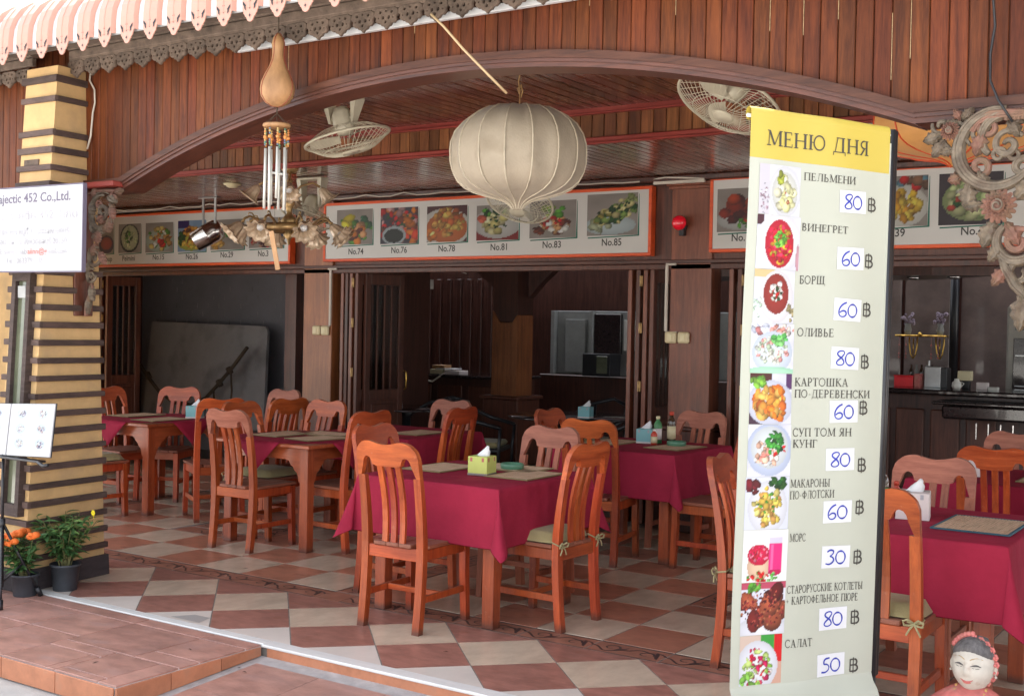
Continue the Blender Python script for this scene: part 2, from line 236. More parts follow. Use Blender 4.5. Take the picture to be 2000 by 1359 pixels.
# ------------------------------------------------------------------ mesh helpers
class MB:
    def __init__(s): s.v = []; s.f = []; s.mi = []; s.sm = []; s.mats = []; s.cm = 0
    def use(s, m):
        if m not in s.mats: s.mats.append(m)
        s.cm = s.mats.index(m); return s
    def add(s, vs, fs, smooth=False):
        o = len(s.v); s.v.extend([tuple(v) for v in vs]); s.f.extend([tuple(i+o for i in f) for f in fs])
        s.mi.extend([s.cm]*len(fs)); s.sm.extend([smooth]*len(fs)); return s
    def box(s, x0, x1, y0, y1, z0, z1, rot=None, at=(0, 0, 0)):
        vs = [(x, y, z) for x in (x0, x1) for y in (y0, y1) for z in (z0, z1)]
        if rot is not None: vs = [tuple(rot @ Vector(v) + Vector(at)) for v in vs]
        return s.add(vs, [(0, 1, 3, 2), (4, 6, 7, 5), (0, 4, 5, 1), (2, 3, 7, 6), (0, 2, 6, 4), (1, 5, 7, 3)])
    def cbox(s, x0, x1, y0, y1, z0, z1, c=.004):
        """box with chamfered edges"""
        bm = bmesh.new(); bmesh.ops.create_cube(bm, size=1)
        for v in bm.verts: v.co = Vector(((x0+x1)/2+v.co.x*(x1-x0), (y0+y1)/2+v.co.y*(y1-y0), (z0+z1)/2+v.co.z*(z1-z0)))
        bmesh.ops.bevel(bm, geom=bm.edges[:], offset=min(c, .45*min(x1-x0, y1-y0, z1-z0)), segments=1, affect='EDGES', profile=.5)
        vs = [v.co[:] for v in bm.verts]; fs = [[v.index for v in f.verts] for f in bm.faces]; bm.free()
        return s.add(vs, fs)
    def prism(s, poly, a, b, axis='y'):
        """poly: 2D outline; extruded from a to b along axis. (u,v) map: y->(x,z), x->(y,z), z->(x,y)"""
        n = len(poly)
        def P(p, t): return {'y': (p[0], t, p[1]), 'x': (t, p[0], p[1]), 'z': (p[0], p[1], t)}[axis]
        vs = [P(p, a) for p in poly]+[P(p, b) for p in poly]
        return s.add(vs, [tuple(range(n)), tuple(range(2*n-1, n-1, -1))]+[(i, i+n, (i+1) % n+n, (i+1) % n) for i in range(n)])
    def strip(s, a, b, t0, t1, axis='y'):
        """ribbon solid between two polylines a and b (same length), robust for concave outlines"""
        n = len(a)
        def P(p, t): return {'y': (p[0], t, p[1]), 'x': (t, p[0], p[1]), 'z': (p[0], p[1], t)}[axis]
        vs = [P(p, t0) for p in a]+[P(p, t0) for p in b]+[P(p, t1) for p in a]+[P(p, t1) for p in b]
        fs = []
        for i in range(n-1):
            fs += [(i, i+1, n+i+1, n+i), (2*n+i, 3*n+i, 3*n+i+1, 2*n+i+1), (i, 2*n+i, 2*n+i+1, i+1), (n+i, n+i+1, 3*n+i+1, 3*n+i)]
        fs += [(0, n, 3*n, 2*n), (n-1, 3*n-1, 4*n-1, 2*n-1)]
        return s.add(vs, fs)
    def tube(s, pts, r, n=6, closed=False, cap=True, flat=None):
        pts = [Vector(p) for p in pts]; k = len(pts); rs = r if hasattr(r, '__len__') else [r]*k
        vs = []; ref = None
        for i, p in enumerate(pts):
            d = (pts[(i+1) % k]-pts[i-1]) if closed else (pts[min(i+1, k-1)]-pts[max(i-1, 0)])
            if d.length < 1e-9: d = Vector((0, 0, 1))
            d.normalize()
            if ref is None: ref = Vector((0, 0, 1)) if abs(d.z) < .9 else Vector((1, 0, 0))
            a = d.cross(ref)
            if a.length < 1e-6: a = d.cross(Vector((0, 1, 0)))
            a.normalize(); b = a.cross(d).normalized(); ref = b
            for j in range(n):
                t = 2*math.pi*j/n; q = p+(a*math.cos(t)+b*math.sin(t))*rs[i]
                if flat: q = Vector((q.x, p.y+(q.y-p.y)*flat, q.z))
                vs.append(q)
        fs = []
        for i in range(k if closed else k-1):
            for j in range(n):
                i2 = (i+1) % k; fs.append((i*n+j, i*n+(j+1) % n, i2*n+(j+1) % n, i2*n+j))
        if cap and not closed: fs += [tuple(range(n-1, -1, -1)), tuple((k-1)*n+j for j in range(n))]
        return s.add(vs, fs, n > 5)
    def lathe(s, prof, n=20, at=(0, 0, 0), rot=None, flute=None, smooth=True):
        vs = []
        for (r, z) in prof:
            for j in range(n):
                t = 2*math.pi*j/n; rr = r*(flute(t, z) if flute else 1)
                q = Vector((rr*math.cos(t), rr*math.sin(t), z))
                if rot is not None: q = rot @ q
                vs.append(q+Vector(at))
        fs = [(i*n+j, i*n+(j+1) % n, (i+1)*n+(j+1) % n, (i+1)*n+j) for i in range(len(prof)-1) for j in range(n)]
        if prof[0][0] > 1e-4 or True: fs += [tuple(range(n-1, -1, -1)), tuple((len(prof)-1)*n+j for j in range(n))]
        return s.add(vs, fs, smooth)
    def ball(s, c, r, n=10, sc=(1, 1, 1)):
        m = max(4, n//2); prof = [(r*math.sin(math.pi*i/m)+1e-5, -r*math.cos(math.pi*i/m)) for i in range(m+1)]
        vs = [(c[0]+p*math.cos(2*math.pi*j/n)*sc[0], c[1]+p*math.sin(2*math.pi*j/n)*sc[1], c[2]+z*sc[2]) for p, z in prof for j in range(n)]
        return s.add(vs, [(i*n+j, i*n+(j+1) % n, (i+1)*n+(j+1) % n, (i+1)*n+j) for i in range(m) for j in range(n)], True)
    def xf(s, mtx, start=0):
        for i in range(start, len(s.v)): s.v[i] = tuple(mtx @ Vector(s.v[i]))
        return s
    def build(s, name, m=None, parent=None, loc=(0, 0, 0), rz=0):
        me = bpy.data.meshes.new(name); me.from_pydata(s.v, [], s.f)
        if s.mats:
            for k in s.mats: me.materials.append(k)
            me.polygons.foreach_set('material_index', s.mi)
        elif m: me.materials.append(m)
        me.polygons.foreach_set('use_smooth', s.sm)
        bm = bmesh.new(); bm.from_mesh(me); bmesh.ops.recalc_face_normals(bm, faces=bm.faces); bm.to_mesh(me); bm.free()
        me.update()
        return link(name, me, parent, loc, rz)
def link(name, me, parent=None, loc=(0, 0, 0), rz=0):
    o = bpy.data.objects.new(name, me); col.objects.link(o); o.location = loc
    if rz: o.rotation_euler = (0, 0, rz)
    if parent: o.parent = parent
    return o
def tag(o, label=None, cat=None, group=None, kind=None):
    if label: o['label'] = label
    if cat: o['category'] = cat
    if group: o['group'] = group
    if kind: o['kind'] = kind
    return o
def thing(name, label, cat, loc=(0, 0, 0), rz=0, group=None, kind=None):
    return tag(link(name, None, None, loc, rz), label, cat, group, kind)
def kids(o, _c={}):
    return o.children
def copy_tree(o, parent=None):
    c = o.copy(); col.objects.link(c)
    if parent: c.parent = parent
    for ch in list(o.children): copy_tree(ch, c)
    return c
dg_get = bpy.context.evaluated_depsgraph_get
def shape2d(splines, depth, bev=0):
    """filled 2D curve with holes -> mesh data in the XZ plane, extruded along Y (+-depth/2)"""
    cu = bpy.data.curves.new('tmp', 'CURVE'); cu.dimensions = '2D'; cu.fill_mode = 'BOTH'; cu.extrude = depth/2; cu.bevel_depth = bev; cu.bevel_resolution = 0
    for pts in splines:
        sp = cu.splines.new('POLY'); sp.points.add(len(pts)-1); sp.use_cyclic_u = True
        for i, p in enumerate(pts): sp.points[i].co = (p[0], p[1], 0, 1)
    ob = bpy.data.objects.new('tmp', cu); col.objects.link(ob); ob.rotation_euler = (math.pi/2, 0, 0)
    dg = dg_get(); dg.update(); me = bpy.data.meshes.new_from_object(ob.evaluated_get(dg)); me.transform(Matrix.Rotation(math.pi/2, 4, 'X'))
    bpy.data.objects.remove(ob); bpy.data.curves.remove(cu); return me
def text_mesh(txt, size=1.0, bold=.018, shear=0):
    """text in the XZ plane facing -Y, baseline at z=0, left at x=0; returns (mesh, width)"""
    cu = bpy.data.curves.new('tmp', 'FONT'); cu.body = txt; cu.size = size; cu.offset = bold; cu.shear = shear; cu.resolution_u = 3
    ob = bpy.data.objects.new('tmp', cu); col.objects.link(ob)
    dg = dg_get(); dg.update(); me = bpy.data.meshes.new_from_object(ob.evaluated_get(dg))
    bpy.data.objects.remove(ob); bpy.data.curves.remove(cu)
    n = len(me.vertices); co = np.zeros(n*3); me.vertices.foreach_get('co', co); co = co.reshape(-1, 3)
    x0 = co[:, 0].min() if n else 0; w_ = (co[:, 0].max()-x0) if n else 0
    new = np.c_[co[:, 0]-x0, np.zeros(n), co[:, 1]]; me.vertices.foreach_set('co', new.ravel()); me.update()
    return me, w_
def put_text(txt, x0, x1, z, cap, y, m, parent, name='lettering', center=None, shear=0):
    """fit a line of text between x0 and x1 (or centred) with cap height cap"""
    me, w_ = text_mesh(txt, 1.0, shear=shear); sz = cap/.70
    if center is not None: sx = sz*.93; x0 = center-w_*sx/2
    else: sx = (x1-x0)/max(w_, 1e-6)
    for v in me.vertices: v.co = (x0+v.co.x*sx, y, z+v.co.z*sz)
    me.materials.append(m); return link(name, me, parent)
# letters with serifs, drawn as strokes: V thick stem, v thin stem, h thin bar, L line, A arc, S serif
TH, TN = .125, .062
def serifs(x, a=True, b=True, w_=.13):
    r = []
    if a: r.append(('h', x-w_, x+w_, TN/2))
    if b: r.append(('h', x-w_, x+w_, 1-TN/2))
    return r
GL = {
 'П': (.82, [('V', .14), ('V', .68), ('h', .02, .80, .975)]+serifs(.14, 1, 0)+serifs(.68, 1, 0)),
 'Е': (.62, [('V', .14), ('h', .02, .52, .975), ('h', .02, .56, .025), ('h', .14, .42, .52), ('L', .51, .98, .51, .80, .04), ('L', .55, .02, .55, .22, .04), ('L', .41, .43, .41, .61, .04)]),
 'Л': (.80, [('V', .66), ('h', .2, .78, .975), ('L', .28, .97, .22, .25, .05), ('A', .12, .17, .10, .14, -120, 10, .06)]+serifs(.66, 1, 0)),
 'Ь': (.62, [('V', .14), ('A', .28, .27, .24, .25, -90, 90, .1), ('h', .02, .3, .025), ('h', .14, .3, .52)]+serifs(.14, 0, 1)),
 'М': (.98, [('L', .16, .97, .12, .03, .045), ('V', .84), ('L', .17, .97, .48, .06, .11), ('L', .48, .06, .80, .97, .045)]+serifs(.12, 1, 0)+serifs(.86, 1, 0)+[('h', .02, .2, .975), ('h', .78, .96, .975)]),
 'Н': (.84, [('V', .14), ('V', .70), ('h', .14, .70, .51)]+serifs(.14)+serifs(.70)),
 'И': (.84, [('V', .14), ('V', .70), ('L', .16, .10, .68, .90, .05)]+serifs(.14)+serifs(.70)),
 'В': (.66, [('V', .14), ('A', .28, .27, .25, .245, -90, 90, .1), ('A', .27, .76, .2, .215, -90, 90, .09), ('h', .02, .3, .025), ('h', .02, .3, .975), ('h', .14, .3, .53)]),
 'Г': (.60, [('V', .14), ('h', .02, .55, .975), ('L', .54, .98, .54, .76, .045)]+serifs(.14, 1, 0)),
 'Р': (.62, [('V', .14), ('A', .28, .72, .24, .255, -90, 90, .1), ('h', .02, .3, .975), ('h', .14, .3, .46)]+serifs(.14, 1, 0)),
 'Т': (.70, [('V', .33), ('h', .0, .66, .975), ('L', .02, .98, .02, .78, .045), ('L', .64, .98, .64, .78, .045)]+serifs(.33, 1, 0)),
 'Б': (.64, [('V', .14), ('A', .28, .29, .25, .265, -90, 90, .1), ('h', .02, .52, .975), ('h', .02, .3, .025), ('h', .14, .3, .56), ('L', .51, .98, .51, .8, .045)]),
 'О': (.84, [('A', .40, .5, .36, .48, 0, 360, .085)]),
 'Щ': (1.16, [('V', .14), ('V', .52), ('V', .90), ('h', .02, 1.10, .025), ('L', 1.09, .03, 1.09, -.2, .05)]+serifs(.14, 0, 1)+serifs(.52, 0, 1)+serifs(.90, 0, 1)),
 'Ш': (1.10, [('V', .14), ('V', .52), ('V', .90), ('h', .02, 1.02, .025)]+serifs(.14, 0, 1)+serifs(.52, 0, 1)+serifs(.90, 0, 1)),
 'К': (.74, [('V', .14), ('L', .18, .46, .56, .93, .05), ('L', .28, .56, .64, .05, .11), ('h', .44, .68, .975), ('h', .52, .74, .025)]+serifs(.14)),
 'А': (.78, [('L', .10, .03, .37, .98, .05), ('L', .37, .98, .64, .03, .12), ('h', .2, .56, .34), ('h', .0, .22, .025), ('h', .52, .78, .025)]),
 'С': (.72, [('A', .38, .5, .34, .48, 45, 318, .085), ('L', .63, .92, .63, .72, .04), ('L', .64, .08, .64, .22, .04)]),
 'У': (.72, [('L', .1, .97, .38, .30, .11), ('L', .62, .97, .34, .2, .05), ('A', .2, .16, .13, .13, -130, 10, .06), ('h', .0, .24, .975), ('h', .52, .74, .975)]),
 'Ф': (.90, [('V', .43), ('A', .43, .5, .36, .28, 0, 360, .08)]+serifs(.43)),
 'Ы': (.92, [('V', .14), ('A', .28, .27, .2, .25, -90, 90, .09), ('h', .02, .3, .025), ('h', .14, .3, .52), ('V', .76)]+serifs(.14, 0, 1)+serifs(.76)),
 'Ю': (1.06, [('V', .14), ('h', .14, .36, .51), ('A', .66, .5, .32, .48, 0, 360, .085)]+serifs(.14)),
 'Д': (.84, [('V', .64), ('h', .2, .76, .975), ('L', .28, .97, .14, .06, .05), ('h', .02, .80, .025), ('L', .03, .04, .03, -.2, .045), ('L', .79, .04, .79, -.2, .045)]),
 'Я': (.70, [('V', .52), ('A', .36, .73, .24, .25, 90, 270, .09), ('h', .34, .64, .975), ('h', .34, .52, .48), ('L', .38, .48, .12, .03, .09), ('h', .0, .18, .025)]+serifs(.52, 1, 0)),
 'И ': (.3, []), '-': (.42, [('h', .06, .34, .40)]), '+': (.6, [('h', .06, .5, .42), ('v', .28, .2, .64)]), ' ': (.34, []),
}
def ribbon(mb, pts, w_, y):
    """flat stroke in the XZ plane"""
    L_, R_ = [], []
    k = len(pts)
    for i, p in enumerate(pts):
        a = pts[max(0, i-1)]; b = pts[min(k-1, i+1)]; dx, dz = b[0]-a[0], b[1]-a[1]; l = math.hypot(dx, dz) or 1
        ww = w_[i] if hasattr(w_, '__len__') else w_
        L_.append((p[0]-dz/l*ww/2, y, p[1]+dx/l*ww/2)); R_.append((p[0]+dz/l*ww/2, y, p[1]-dx/l*ww/2))
    mb.add(L_+R_, [(i, i+1, k+i+1, k+i) for i in range(k-1)])
def arc(cx, cy, rx, ry, a0, a1, n=14):
    return [(cx+rx*math.cos(R(a0+(a1-a0)*i/n)), cy+ry*math.sin(R(a0+(a1-a0)*i/n))) for i in range(n+1)]
def serif_text(txt, x0, x1, z0, z1, cap, y, m, parent):
    tot = sum(GL[c][0] for c in txt)+.06*(len(txt)-1); sx = (x1-x0)/tot; mb = MB(); px_ = 0
    for c in txt:
        adv, st = GL[c]; k = 0
        def T(p): return (x0+(px_+p[0])*sx, z0+(z1-z0)*((px_+p[0])/tot)+p[1]*cap)
        for q in st:
            k += 1; yy = y-.00012*k
            if q[0] == 'V': pts, ww = [(q[1], 0), (q[1], 1)], TH*sx
            elif q[0] == 'v': pts, ww = [(q[1], q[2]), (q[1], q[3])], TN*sx
            elif q[0] == 'h': pts, ww = [(q[1], q[3]), (q[2], q[3])], TN*cap
            elif q[0] == 'L': pts, ww = [(q[1], q[2]), (q[3], q[4])], q[5]*sx
            else: pts, ww = arc(*q[1:7], 18), q[7]*(sx+cap)/2
            ribbon(mb, [T(p) for p in pts], ww, yy)
        px_ += adv+.06
    return mb.build('lettering', m, parent)
# ------------------------------------------------------------------ printed food pictures: a grid of coloured points
def picture(w_, h_, seed, bgc, items, nx=40, ny=40, dim=1.0):
    rg = np.random.RandomState(seed); U, V_ = np.meshgrid((np.arange(nx)+.5)/nx, (np.arange(ny)+.5)/ny); asp = w_/h_
    im = np.ones((ny, nx, 3))*np.array(bgc)
    def noise(sc):
        g = rg.rand(sc+2, sc+2); fx, fy = U*sc, V_*sc; ix, iy = fx.astype(int), fy.astype(int); tx, ty = fx-ix, fy-iy
        return (g[iy, ix]*(1-tx)+g[iy, ix+1]*tx)*(1-ty)+(g[iy+1, ix]*(1-tx)+g[iy+1, ix+1]*tx)*ty
    im *= (.93+.14*noise(5))[..., None]
    for it in items:
        k = it[0]
        if k == 'rect':
            _, x0, y0, x1, y1, c = it; msk = (U > x0) & (U < x1) & (V_ > y0) & (V_ < y1); im[msk] = c
        elif k == 'ell':
            _, cx, cy, rx, ry, c = it[:6]; d = ((U-cx)/rx)**2+((V_-cy)/ry)**2; msk = d < 1; sh = (1.0-.13*d)[..., None]*np.array(c); im[msk] = sh[msk]
        elif k == 'blobs':
            _, cx, cy, rx, ry, n, r0, r1, pal = it
            for _i in range(n):
                a = rg.rand()*6.28; q = math.sqrt(rg.rand()); x, y = cx+rx*q*math.cos(a), cy+ry*q*math.sin(a); r = r0+(r1-r0)*rg.rand()
                e = .5+rg.rand()*.5; th = rg.rand()*3.14; c = np.array(pal[rg.randint(len(pal))])*(.75+.4*rg.rand())
                dx, dy = U-x, (V_-y)/1.0; u = dx*math.cos(th)+dy*math.sin(th); v = -dx*math.sin(th)+dy*math.cos(th)
                d = (u/r)**2+(v/(r*e))**2; msk = d < 1; sh = (1.12-.35*d+.25*(v/r))[..., None]*c; im[msk] = sh[msk]
    im = np.clip(im, 0, 1)**2.2*dim
    return np.clip(im*.74, 0.003, .6)
def pic_mesh(im, w_, h_, y=0):
    ny, nx = im.shape[:2]; vs = [(w_*i/(nx-1), y, h_*j/(ny-1)) for j in range(ny) for i in range(nx)]
    fs = [(j*nx+i, j*nx+i+1, (j+1)*nx+i+1, (j+1)*nx+i) for j in range(ny-1) for i in range(nx-1)]
    me = bpy.data.meshes.new('picture'); me.from_pydata(vs, [], fs)
    at = me.color_attributes.new('Col', 'FLOAT_COLOR', 'POINT'); at.data.foreach_set('color', np.dstack([im, np.ones((ny, nx))]).ravel()); me.materials.append(M['food']); return me
G_, Y_, RD, OR, BR, WH, DG = (.35, .62, .2), (.88, .78, .35), (.85, .12, .12), (.9, .5, .15), (.45, .2, .1), (.93, .92, .88), (.12, .3, .12)
CRM, PNK, TAN = (.92, .88, .66), (.9, .35, .4), (.75, .55, .35)
# ================================================================== THE SETTING
# street ground, one large sheet
def struct(name, label=None, cat=None): return tag(link(name, None), label, cat, kind='structure')
mb = MB(); mb.add([(-60, -60, -.112), (60, -60, -.112), (60, 60, -.112), (-60, 60, -.112)], [(0, 1, 2, 3)])
tag(mb.build('street', M['asphalt']), 'pale grey street surface in front of the tiled step', 'street', kind='structure')
# ---- restaurant floor
floor = struct('floor', 'tiled terrace floor in red-brown and beige checks with patterned border strips', 'floor')
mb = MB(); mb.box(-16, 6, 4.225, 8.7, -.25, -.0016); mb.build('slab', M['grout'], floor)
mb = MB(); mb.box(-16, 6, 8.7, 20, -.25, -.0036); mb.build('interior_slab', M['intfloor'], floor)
FP = .405; G2 = .0035
tile_me = {}
def tile_mesh(w_, d, m, t=.006):
    k = (round(w_, 3), round(d, 3), m.name)
    if k not in tile_me:
        mb = MB(); c = .0012
        mb.add([(-w_/2, -d/2, -t), (w_/2, -d/2, -t), (w_/2, d/2, -t), (-w_/2, d/2, -t), (-w_/2+c, -d/2+c, 0), (w_/2-c, -d/2+c, 0), (w_/2-c, d/2-c, 0), (-w_/2+c, d/2-c, 0)],
               [(4, 5, 6, 7), (0, 1, 5, 4), (1, 2, 6, 5), (2, 3, 7, 6), (3, 0, 4, 7)])
        me = bpy.data.meshes.new('tile'); me.from_pydata(mb.v, [], mb.f); me.materials.append(m); tile_me[k] = me
    return tile_me[k]
random.seed(5)
def tile(cx, cy, w_, d, m, parent=floor, z=0):
    o = link('tile', tile_mesh(w_-2*G2, d-2*G2, m), parent, (cx, cy, z+random.uniform(-.0004, .0006))); return o
def inrug(x, y):
    return (-2.94 <= x <= -2.13 or -7.14 <= x <= -6.33) and 6.13 <= y <= 6.94
for j in range(8):
    y = 5.325+FP*j+FP/2
    for i in range(-9, 10):                 # right cell from x=-4.56 to +, left cell leftwards from -4.75
        pass
    for i in range(12):
        x = -4.56+FP*i+FP/2
        if x < .4 and not inrug(x, y): tile(x, y, FP, FP, M['tile_beige'] if (i+j) % 2 else M['tile_red'])
    for i in range(16):
        x = -4.75-FP*i-FP/2
        if i > 8: x -= .19
        if not inrug(x, y): tile(x, y, FP, FP, M['tile_beige'] if (i+j) % 2 == 0 else M['tile_red'])
# patterned border tiles (scrollwork printed on)
def border_mesh():
    L_, W_ = .405-.006, .19-.006; mb = MB()
    mb.use(M['border']); c = .002
    mb.add([(-L_/2, -W_/2, -.006), (L_/2, -W_/2, -.006), (L_/2, W_/2, -.006), (-L_/2, W_/2, -.006), (-L_/2+c, -W_/2+c, 0), (L_/2-c, -W_/2+c, 0), (L_/2-c, W_/2-c, 0), (-L_/2+c, W_/2-c, 0)],
           [(4, 5, 6, 7), (0, 1, 5, 4), (1, 2, 6, 5), (2, 3, 7, 6), (3, 0, 4, 7)])
    mb.use(M['scroll_print'])
    t = MB()
    for sgn in (-1, 1):
        ribbon(t, [(L_/2*sgn*u, .045*sgn*math.sin(u*3.14*1.0)+.015*math.sin(u*9)) for u in [k/16 for k in range(17)]], .012, 0)
        ribbon(t, [(sgn*.10+.045*math.cos(a)*(1-a/9), sgn*-.012+.045*math.sin(a)*(1-a/9)) for a in [k*.42 for k in range(14)]], [.014*(1-k/20) for k in range(14)], 0)
        ribbon(t, [(sgn*.10+.03+.05*u, sgn*.05-.10*u*sgn+.015*math.sin(u*6)) for u in [k/6 for k in range(7)]], [.005+.016*math.sin(3.14*k/6) for k in range(7)], 0)
    ribbon(t, [(-L_/2+.004, .088), (L_/2-.004, .088)], .009, 0); ribbon(t, [(-L_/2+.004, -.088), (L_/2-.004, -.088)], .009, 0)
    o = len(t.v); k = 0
    for f in t.f:
        k += 1
        mb.add([(t.v[i][0], t.v[i][2], .0004+.00001*(k % 40)) for i in f], [tuple(range(len(f)))])
    me = bpy.data.meshes.new('border_tile'); me.from_pydata(mb.v, [], mb.f)
    for m_ in mb.mats: me.materials.append(m_)
    me.polygons.foreach_set('material_index', mb.mi); return me
BM_ = border_mesh()
def border(x, y, rz=0, z=0.0):
    o = link('border_tile', BM_, floor, (x, y, z), rz); return o
for i in range(12): 
    if -4.56+FP*i < .2: border(-4.56+FP*(i+.5), 5.222)
for i in range(9): border(-4.75-FP*(i+.5), 5.222)
for j in range(8): border(-4.655, 5.325+FP*(j+.5), R(90)); border(-8.49, 5.325+FP*(j+.5), R(90))
mb = MB(); mb.box(-4.748, -4.562, 5.13, 5.318, -.006, -.0002); mb.build('corner_tile', M['border'], floor)
for ox in (-2.94, -7.14):                     # small framed squares
    for (dx, dy, rz) in ((.405, .098, 0), (.405, .712, 0), (.098, .405, R(90)), (.712, .405, R(90))): border(ox+dx, 6.13+dy, rz)
    tile(ox+.405, 6.535, .42, .42, M['tile_beige'])
    mb = MB()
    for dx, dy in ((.101, .101), (.709, .101), (.101, .709), (.709, .709)): mb.box(ox+dx-.10, ox+dx+.10, 6.13+dy-.09, 6.13+dy+.09, -.006, -.0006)
    mb.build('corner_tile', M['border'], floor)
# outer strip: same checks turned 45 degrees, cut by the edge and the border
def clip(poly, axis, lim, keep_less):
    out = []
    for i, p in enumerate(poly):
        q = poly[(i+1) % len(poly)]; a = (p[axis] <= lim) == keep_less or p[axis] == lim; b_ = (q[axis] <= lim) == keep_less or q[axis] == lim
        if a: out.append(p)
        if a != b_:
            t = (lim-p[axis])/(q[axis]-p[axis]); out.append((p[0]+(q[0]-p[0])*t, p[1]+(q[1]-p[1])*t))
    return out
ud, vd = (.70711, .70711), (-.70711, .70711)
def gw(u, v): a = (u-2.699)*.41; b_ = (18.37-v)*.41; return (a*ud[0]+b_*vd[0], a*ud[1]+b_*vd[1])
nt_ = 0
for u in range(-14, 22):
    for v in range(-14, 22):
        g = .008
        poly = [gw(u+g, v+g), gw(u+1-g, v+g), gw(u+1-g, v+1-g), gw(u+g, v+1-g)]
        cx = sum(p[0] for p in poly)/4
        if not -8.2 < cx < 1.0: continue
        poly = clip(poly, 1, 5.122, True); 
        if len(poly) > 2: poly = clip(poly, 1, 4.292, False)
        if len(poly) < 3: continue
        ar = abs(sum(poly[i][0]*poly[(i+1) % len(poly)][1]-poly[(i+1) % len(poly)][0]*poly[i][1] for i in range(len(poly))))/2
        if ar < .0008: continue
        cx = sum(p[0] for p in poly)/len(poly); cy = sum(p[1] for p in poly)/len(poly)
        m_ = M['tile_brown'] if (u+v) % 2 == 0 else M['tile_beige']
        if (u+v) % 2 and cy < 4.55: m_ = M['tile_white']
        loc = [(p[0]-cx, p[1]-cy) for p in poly]; mb = MB(); mb.prism(loc, -.006, 0, 'z'); mb.build('tile', m_, floor, (cx, cy, random.uniform(-.0003, .0005))); nt_ += 1
mb = MB(); mb.add([(-5.02, 4.315, .0014), (-4.80, 4.315, .0014), (-4.83, 4.42, .0014), (-4.95, 4.42, .0014)], [(0, 1, 2, 3)]); mb.build('repair_patch', M['tile_grey'], floor)
# white marble nosing, with thin lip
mb = MB(); mb.cbox(-16, -4.235, 4.222, 4.288, -.02, .002, .004); mb.cbox(-4.233, 6, 4.205, 4.288, -.012, .003, .004)
edge = mb.build('step_edge', M['marble'], floor)
mb = MB(); mb.box(-4.20, 6, 4.212, 4.225, -.09, -.0125); mb.build('riser_tile', M['platface'], floor)
# ---- raised tiled platform and the sloping entrance tiles in front
plat = struct('entrance_platform', 'low raised pavement of terracotta tiles at the corner of the terrace', 'platform')
mb = MB(); mb.box(-16, -4.240, 3.352, 4.212, -.13, -.0045); mb.build('platform_core', M['grout_light'], plat)
xs = [-4.235, -4.36, -4.66, -5.06, -5.46, -5.86, -6.27, -6.67, -7.07, -7.47]
def ptile(x0, x1, y0, y1, z=0, m=M['platform'], parent=plat, t=.008, g=.0042):
    mb = MB(); mb.cbox(-(x1-x0)/2+g, (x1-x0)/2-g, -(y1-y0)/2+g, (y1-y0)/2-g, -t, 0, .0015)
    return mb.build('tile', m, parent, ((x0+x1)/2, (y0+y1)/2, z+random.uniform(-.0006, .0006)))
for (x0, x1, y0, y1) in [(-4.56, -4.235, 4.108, 4.212), (-5.055, -4.56, 4.108, 4.212), (-5.57, -5.055, 4.10, 4.212), (-6.2, -5.57, 4.10, 4.212), (-7.1, -6.2, 4.10, 4.212),
                         (-4.555, -4.235, 3.817, 4.108), (-5.06, -4.555, 3.695, 4.108), (-4.555, -4.235, 3.695, 3.817), (-4.36, -4.235, 3.345, 3.695), (-4.667, -4.36, 3.40, 3.695),
                         (-5.06, -4.667, 3.60, 3.695), (-5.06, -4.73, 3.345, 3.60), (-4.667, -4.36, 3.345, 3.40), (-4.73, -4.667, 3.345, 3.60),
                         (-5.47, -5.06, 3.77, 4.10), (-5.47, -5.06, 3.345, 3.77), (-5.88, -5.47, 3.77, 4.10), (-5.88, -5.47, 3.345, 3.77), (-6.29, -5.88, 3.77, 4.10), (-6.29, -5.88, 3.345, 3.77), (-6.7, -6.29, 3.77, 4.10), (-6.7, -6.29, 3.345, 3.77), (-7.1, -6.7, 3.345, 4.10)]:
    ptile(x0, x1, y0, y1)
for i in range(9):
    x1 = -4.245-.405*i; mb = MB(); mb.cbox(-.2, .2, -.004, .004, -.048, .048, .002); mb.build('face_tile', M['platface'], plat, (x1-.2025, 3.343, -.058))
for i in range(3):
    y0 = 3.345+.30*i; y1 = min(y0+.295, 4.2); h0 = -.106+.055*(y0-3.34)/.87; h1 = -.106+.055*(y1-3.34)/.87
    mb = MB(); mb.add([(-4.228, y0, h0), (-4.228, y1, h1), (-4.228, y1, -.011), (-4.228, y0, -.011), (-4.24, y0, h0), (-4.24, y1, h1), (-4.24, y1, -.011), (-4.24, y0, -.011)],
                      [(0, 1, 2, 3), (4, 5, 6, 7), (0, 1, 5, 4), (3, 2, 6, 7), (0, 3, 7, 4), (1, 2, 6, 5)]); mb.build('face_tile', M['platface'], plat)
def slz(y): return -.104+.050*(y-3.34)/.87
ramp = struct('entrance_ramp', 'gently sloping terracotta tiled pavement beside the raised platform', 'pavement')
mb = MB(); mb.add([(-4.2, 2.9, slz(2.9)-.002), (6, 2.9, slz(2.9)-.002), (6, 4.215, slz(4.215)-.002), (-4.245, 4.215, slz(4.215)-.002), (-4.245, 2.9, slz(2.9)-.002)], [(0, 1, 2, 3, 4)]); mb.build('cement_bed', M['cement'], ramp)
for i in range(9):
    for j in range(3):
        x0 = -4.17+.405*i; y0 = 4.12-.405*(j+1); y1 = y0+.40
        vs = [(x0, y0, slz(y0)), (x0+.40, y0, slz(y0)), (x0+.40, y1, slz(y1)), (x0, y1, slz(y1))]
        mb = MB(); mb.add(vs+[(a, b_, c-.004) for a, b_, c in vs], [(0, 1, 2, 3), (0, 1, 5, 4), (1, 2, 6, 5), (2, 3, 7, 6), (3, 0, 4, 7)]); mb.build('tile', M['platform'], ramp)
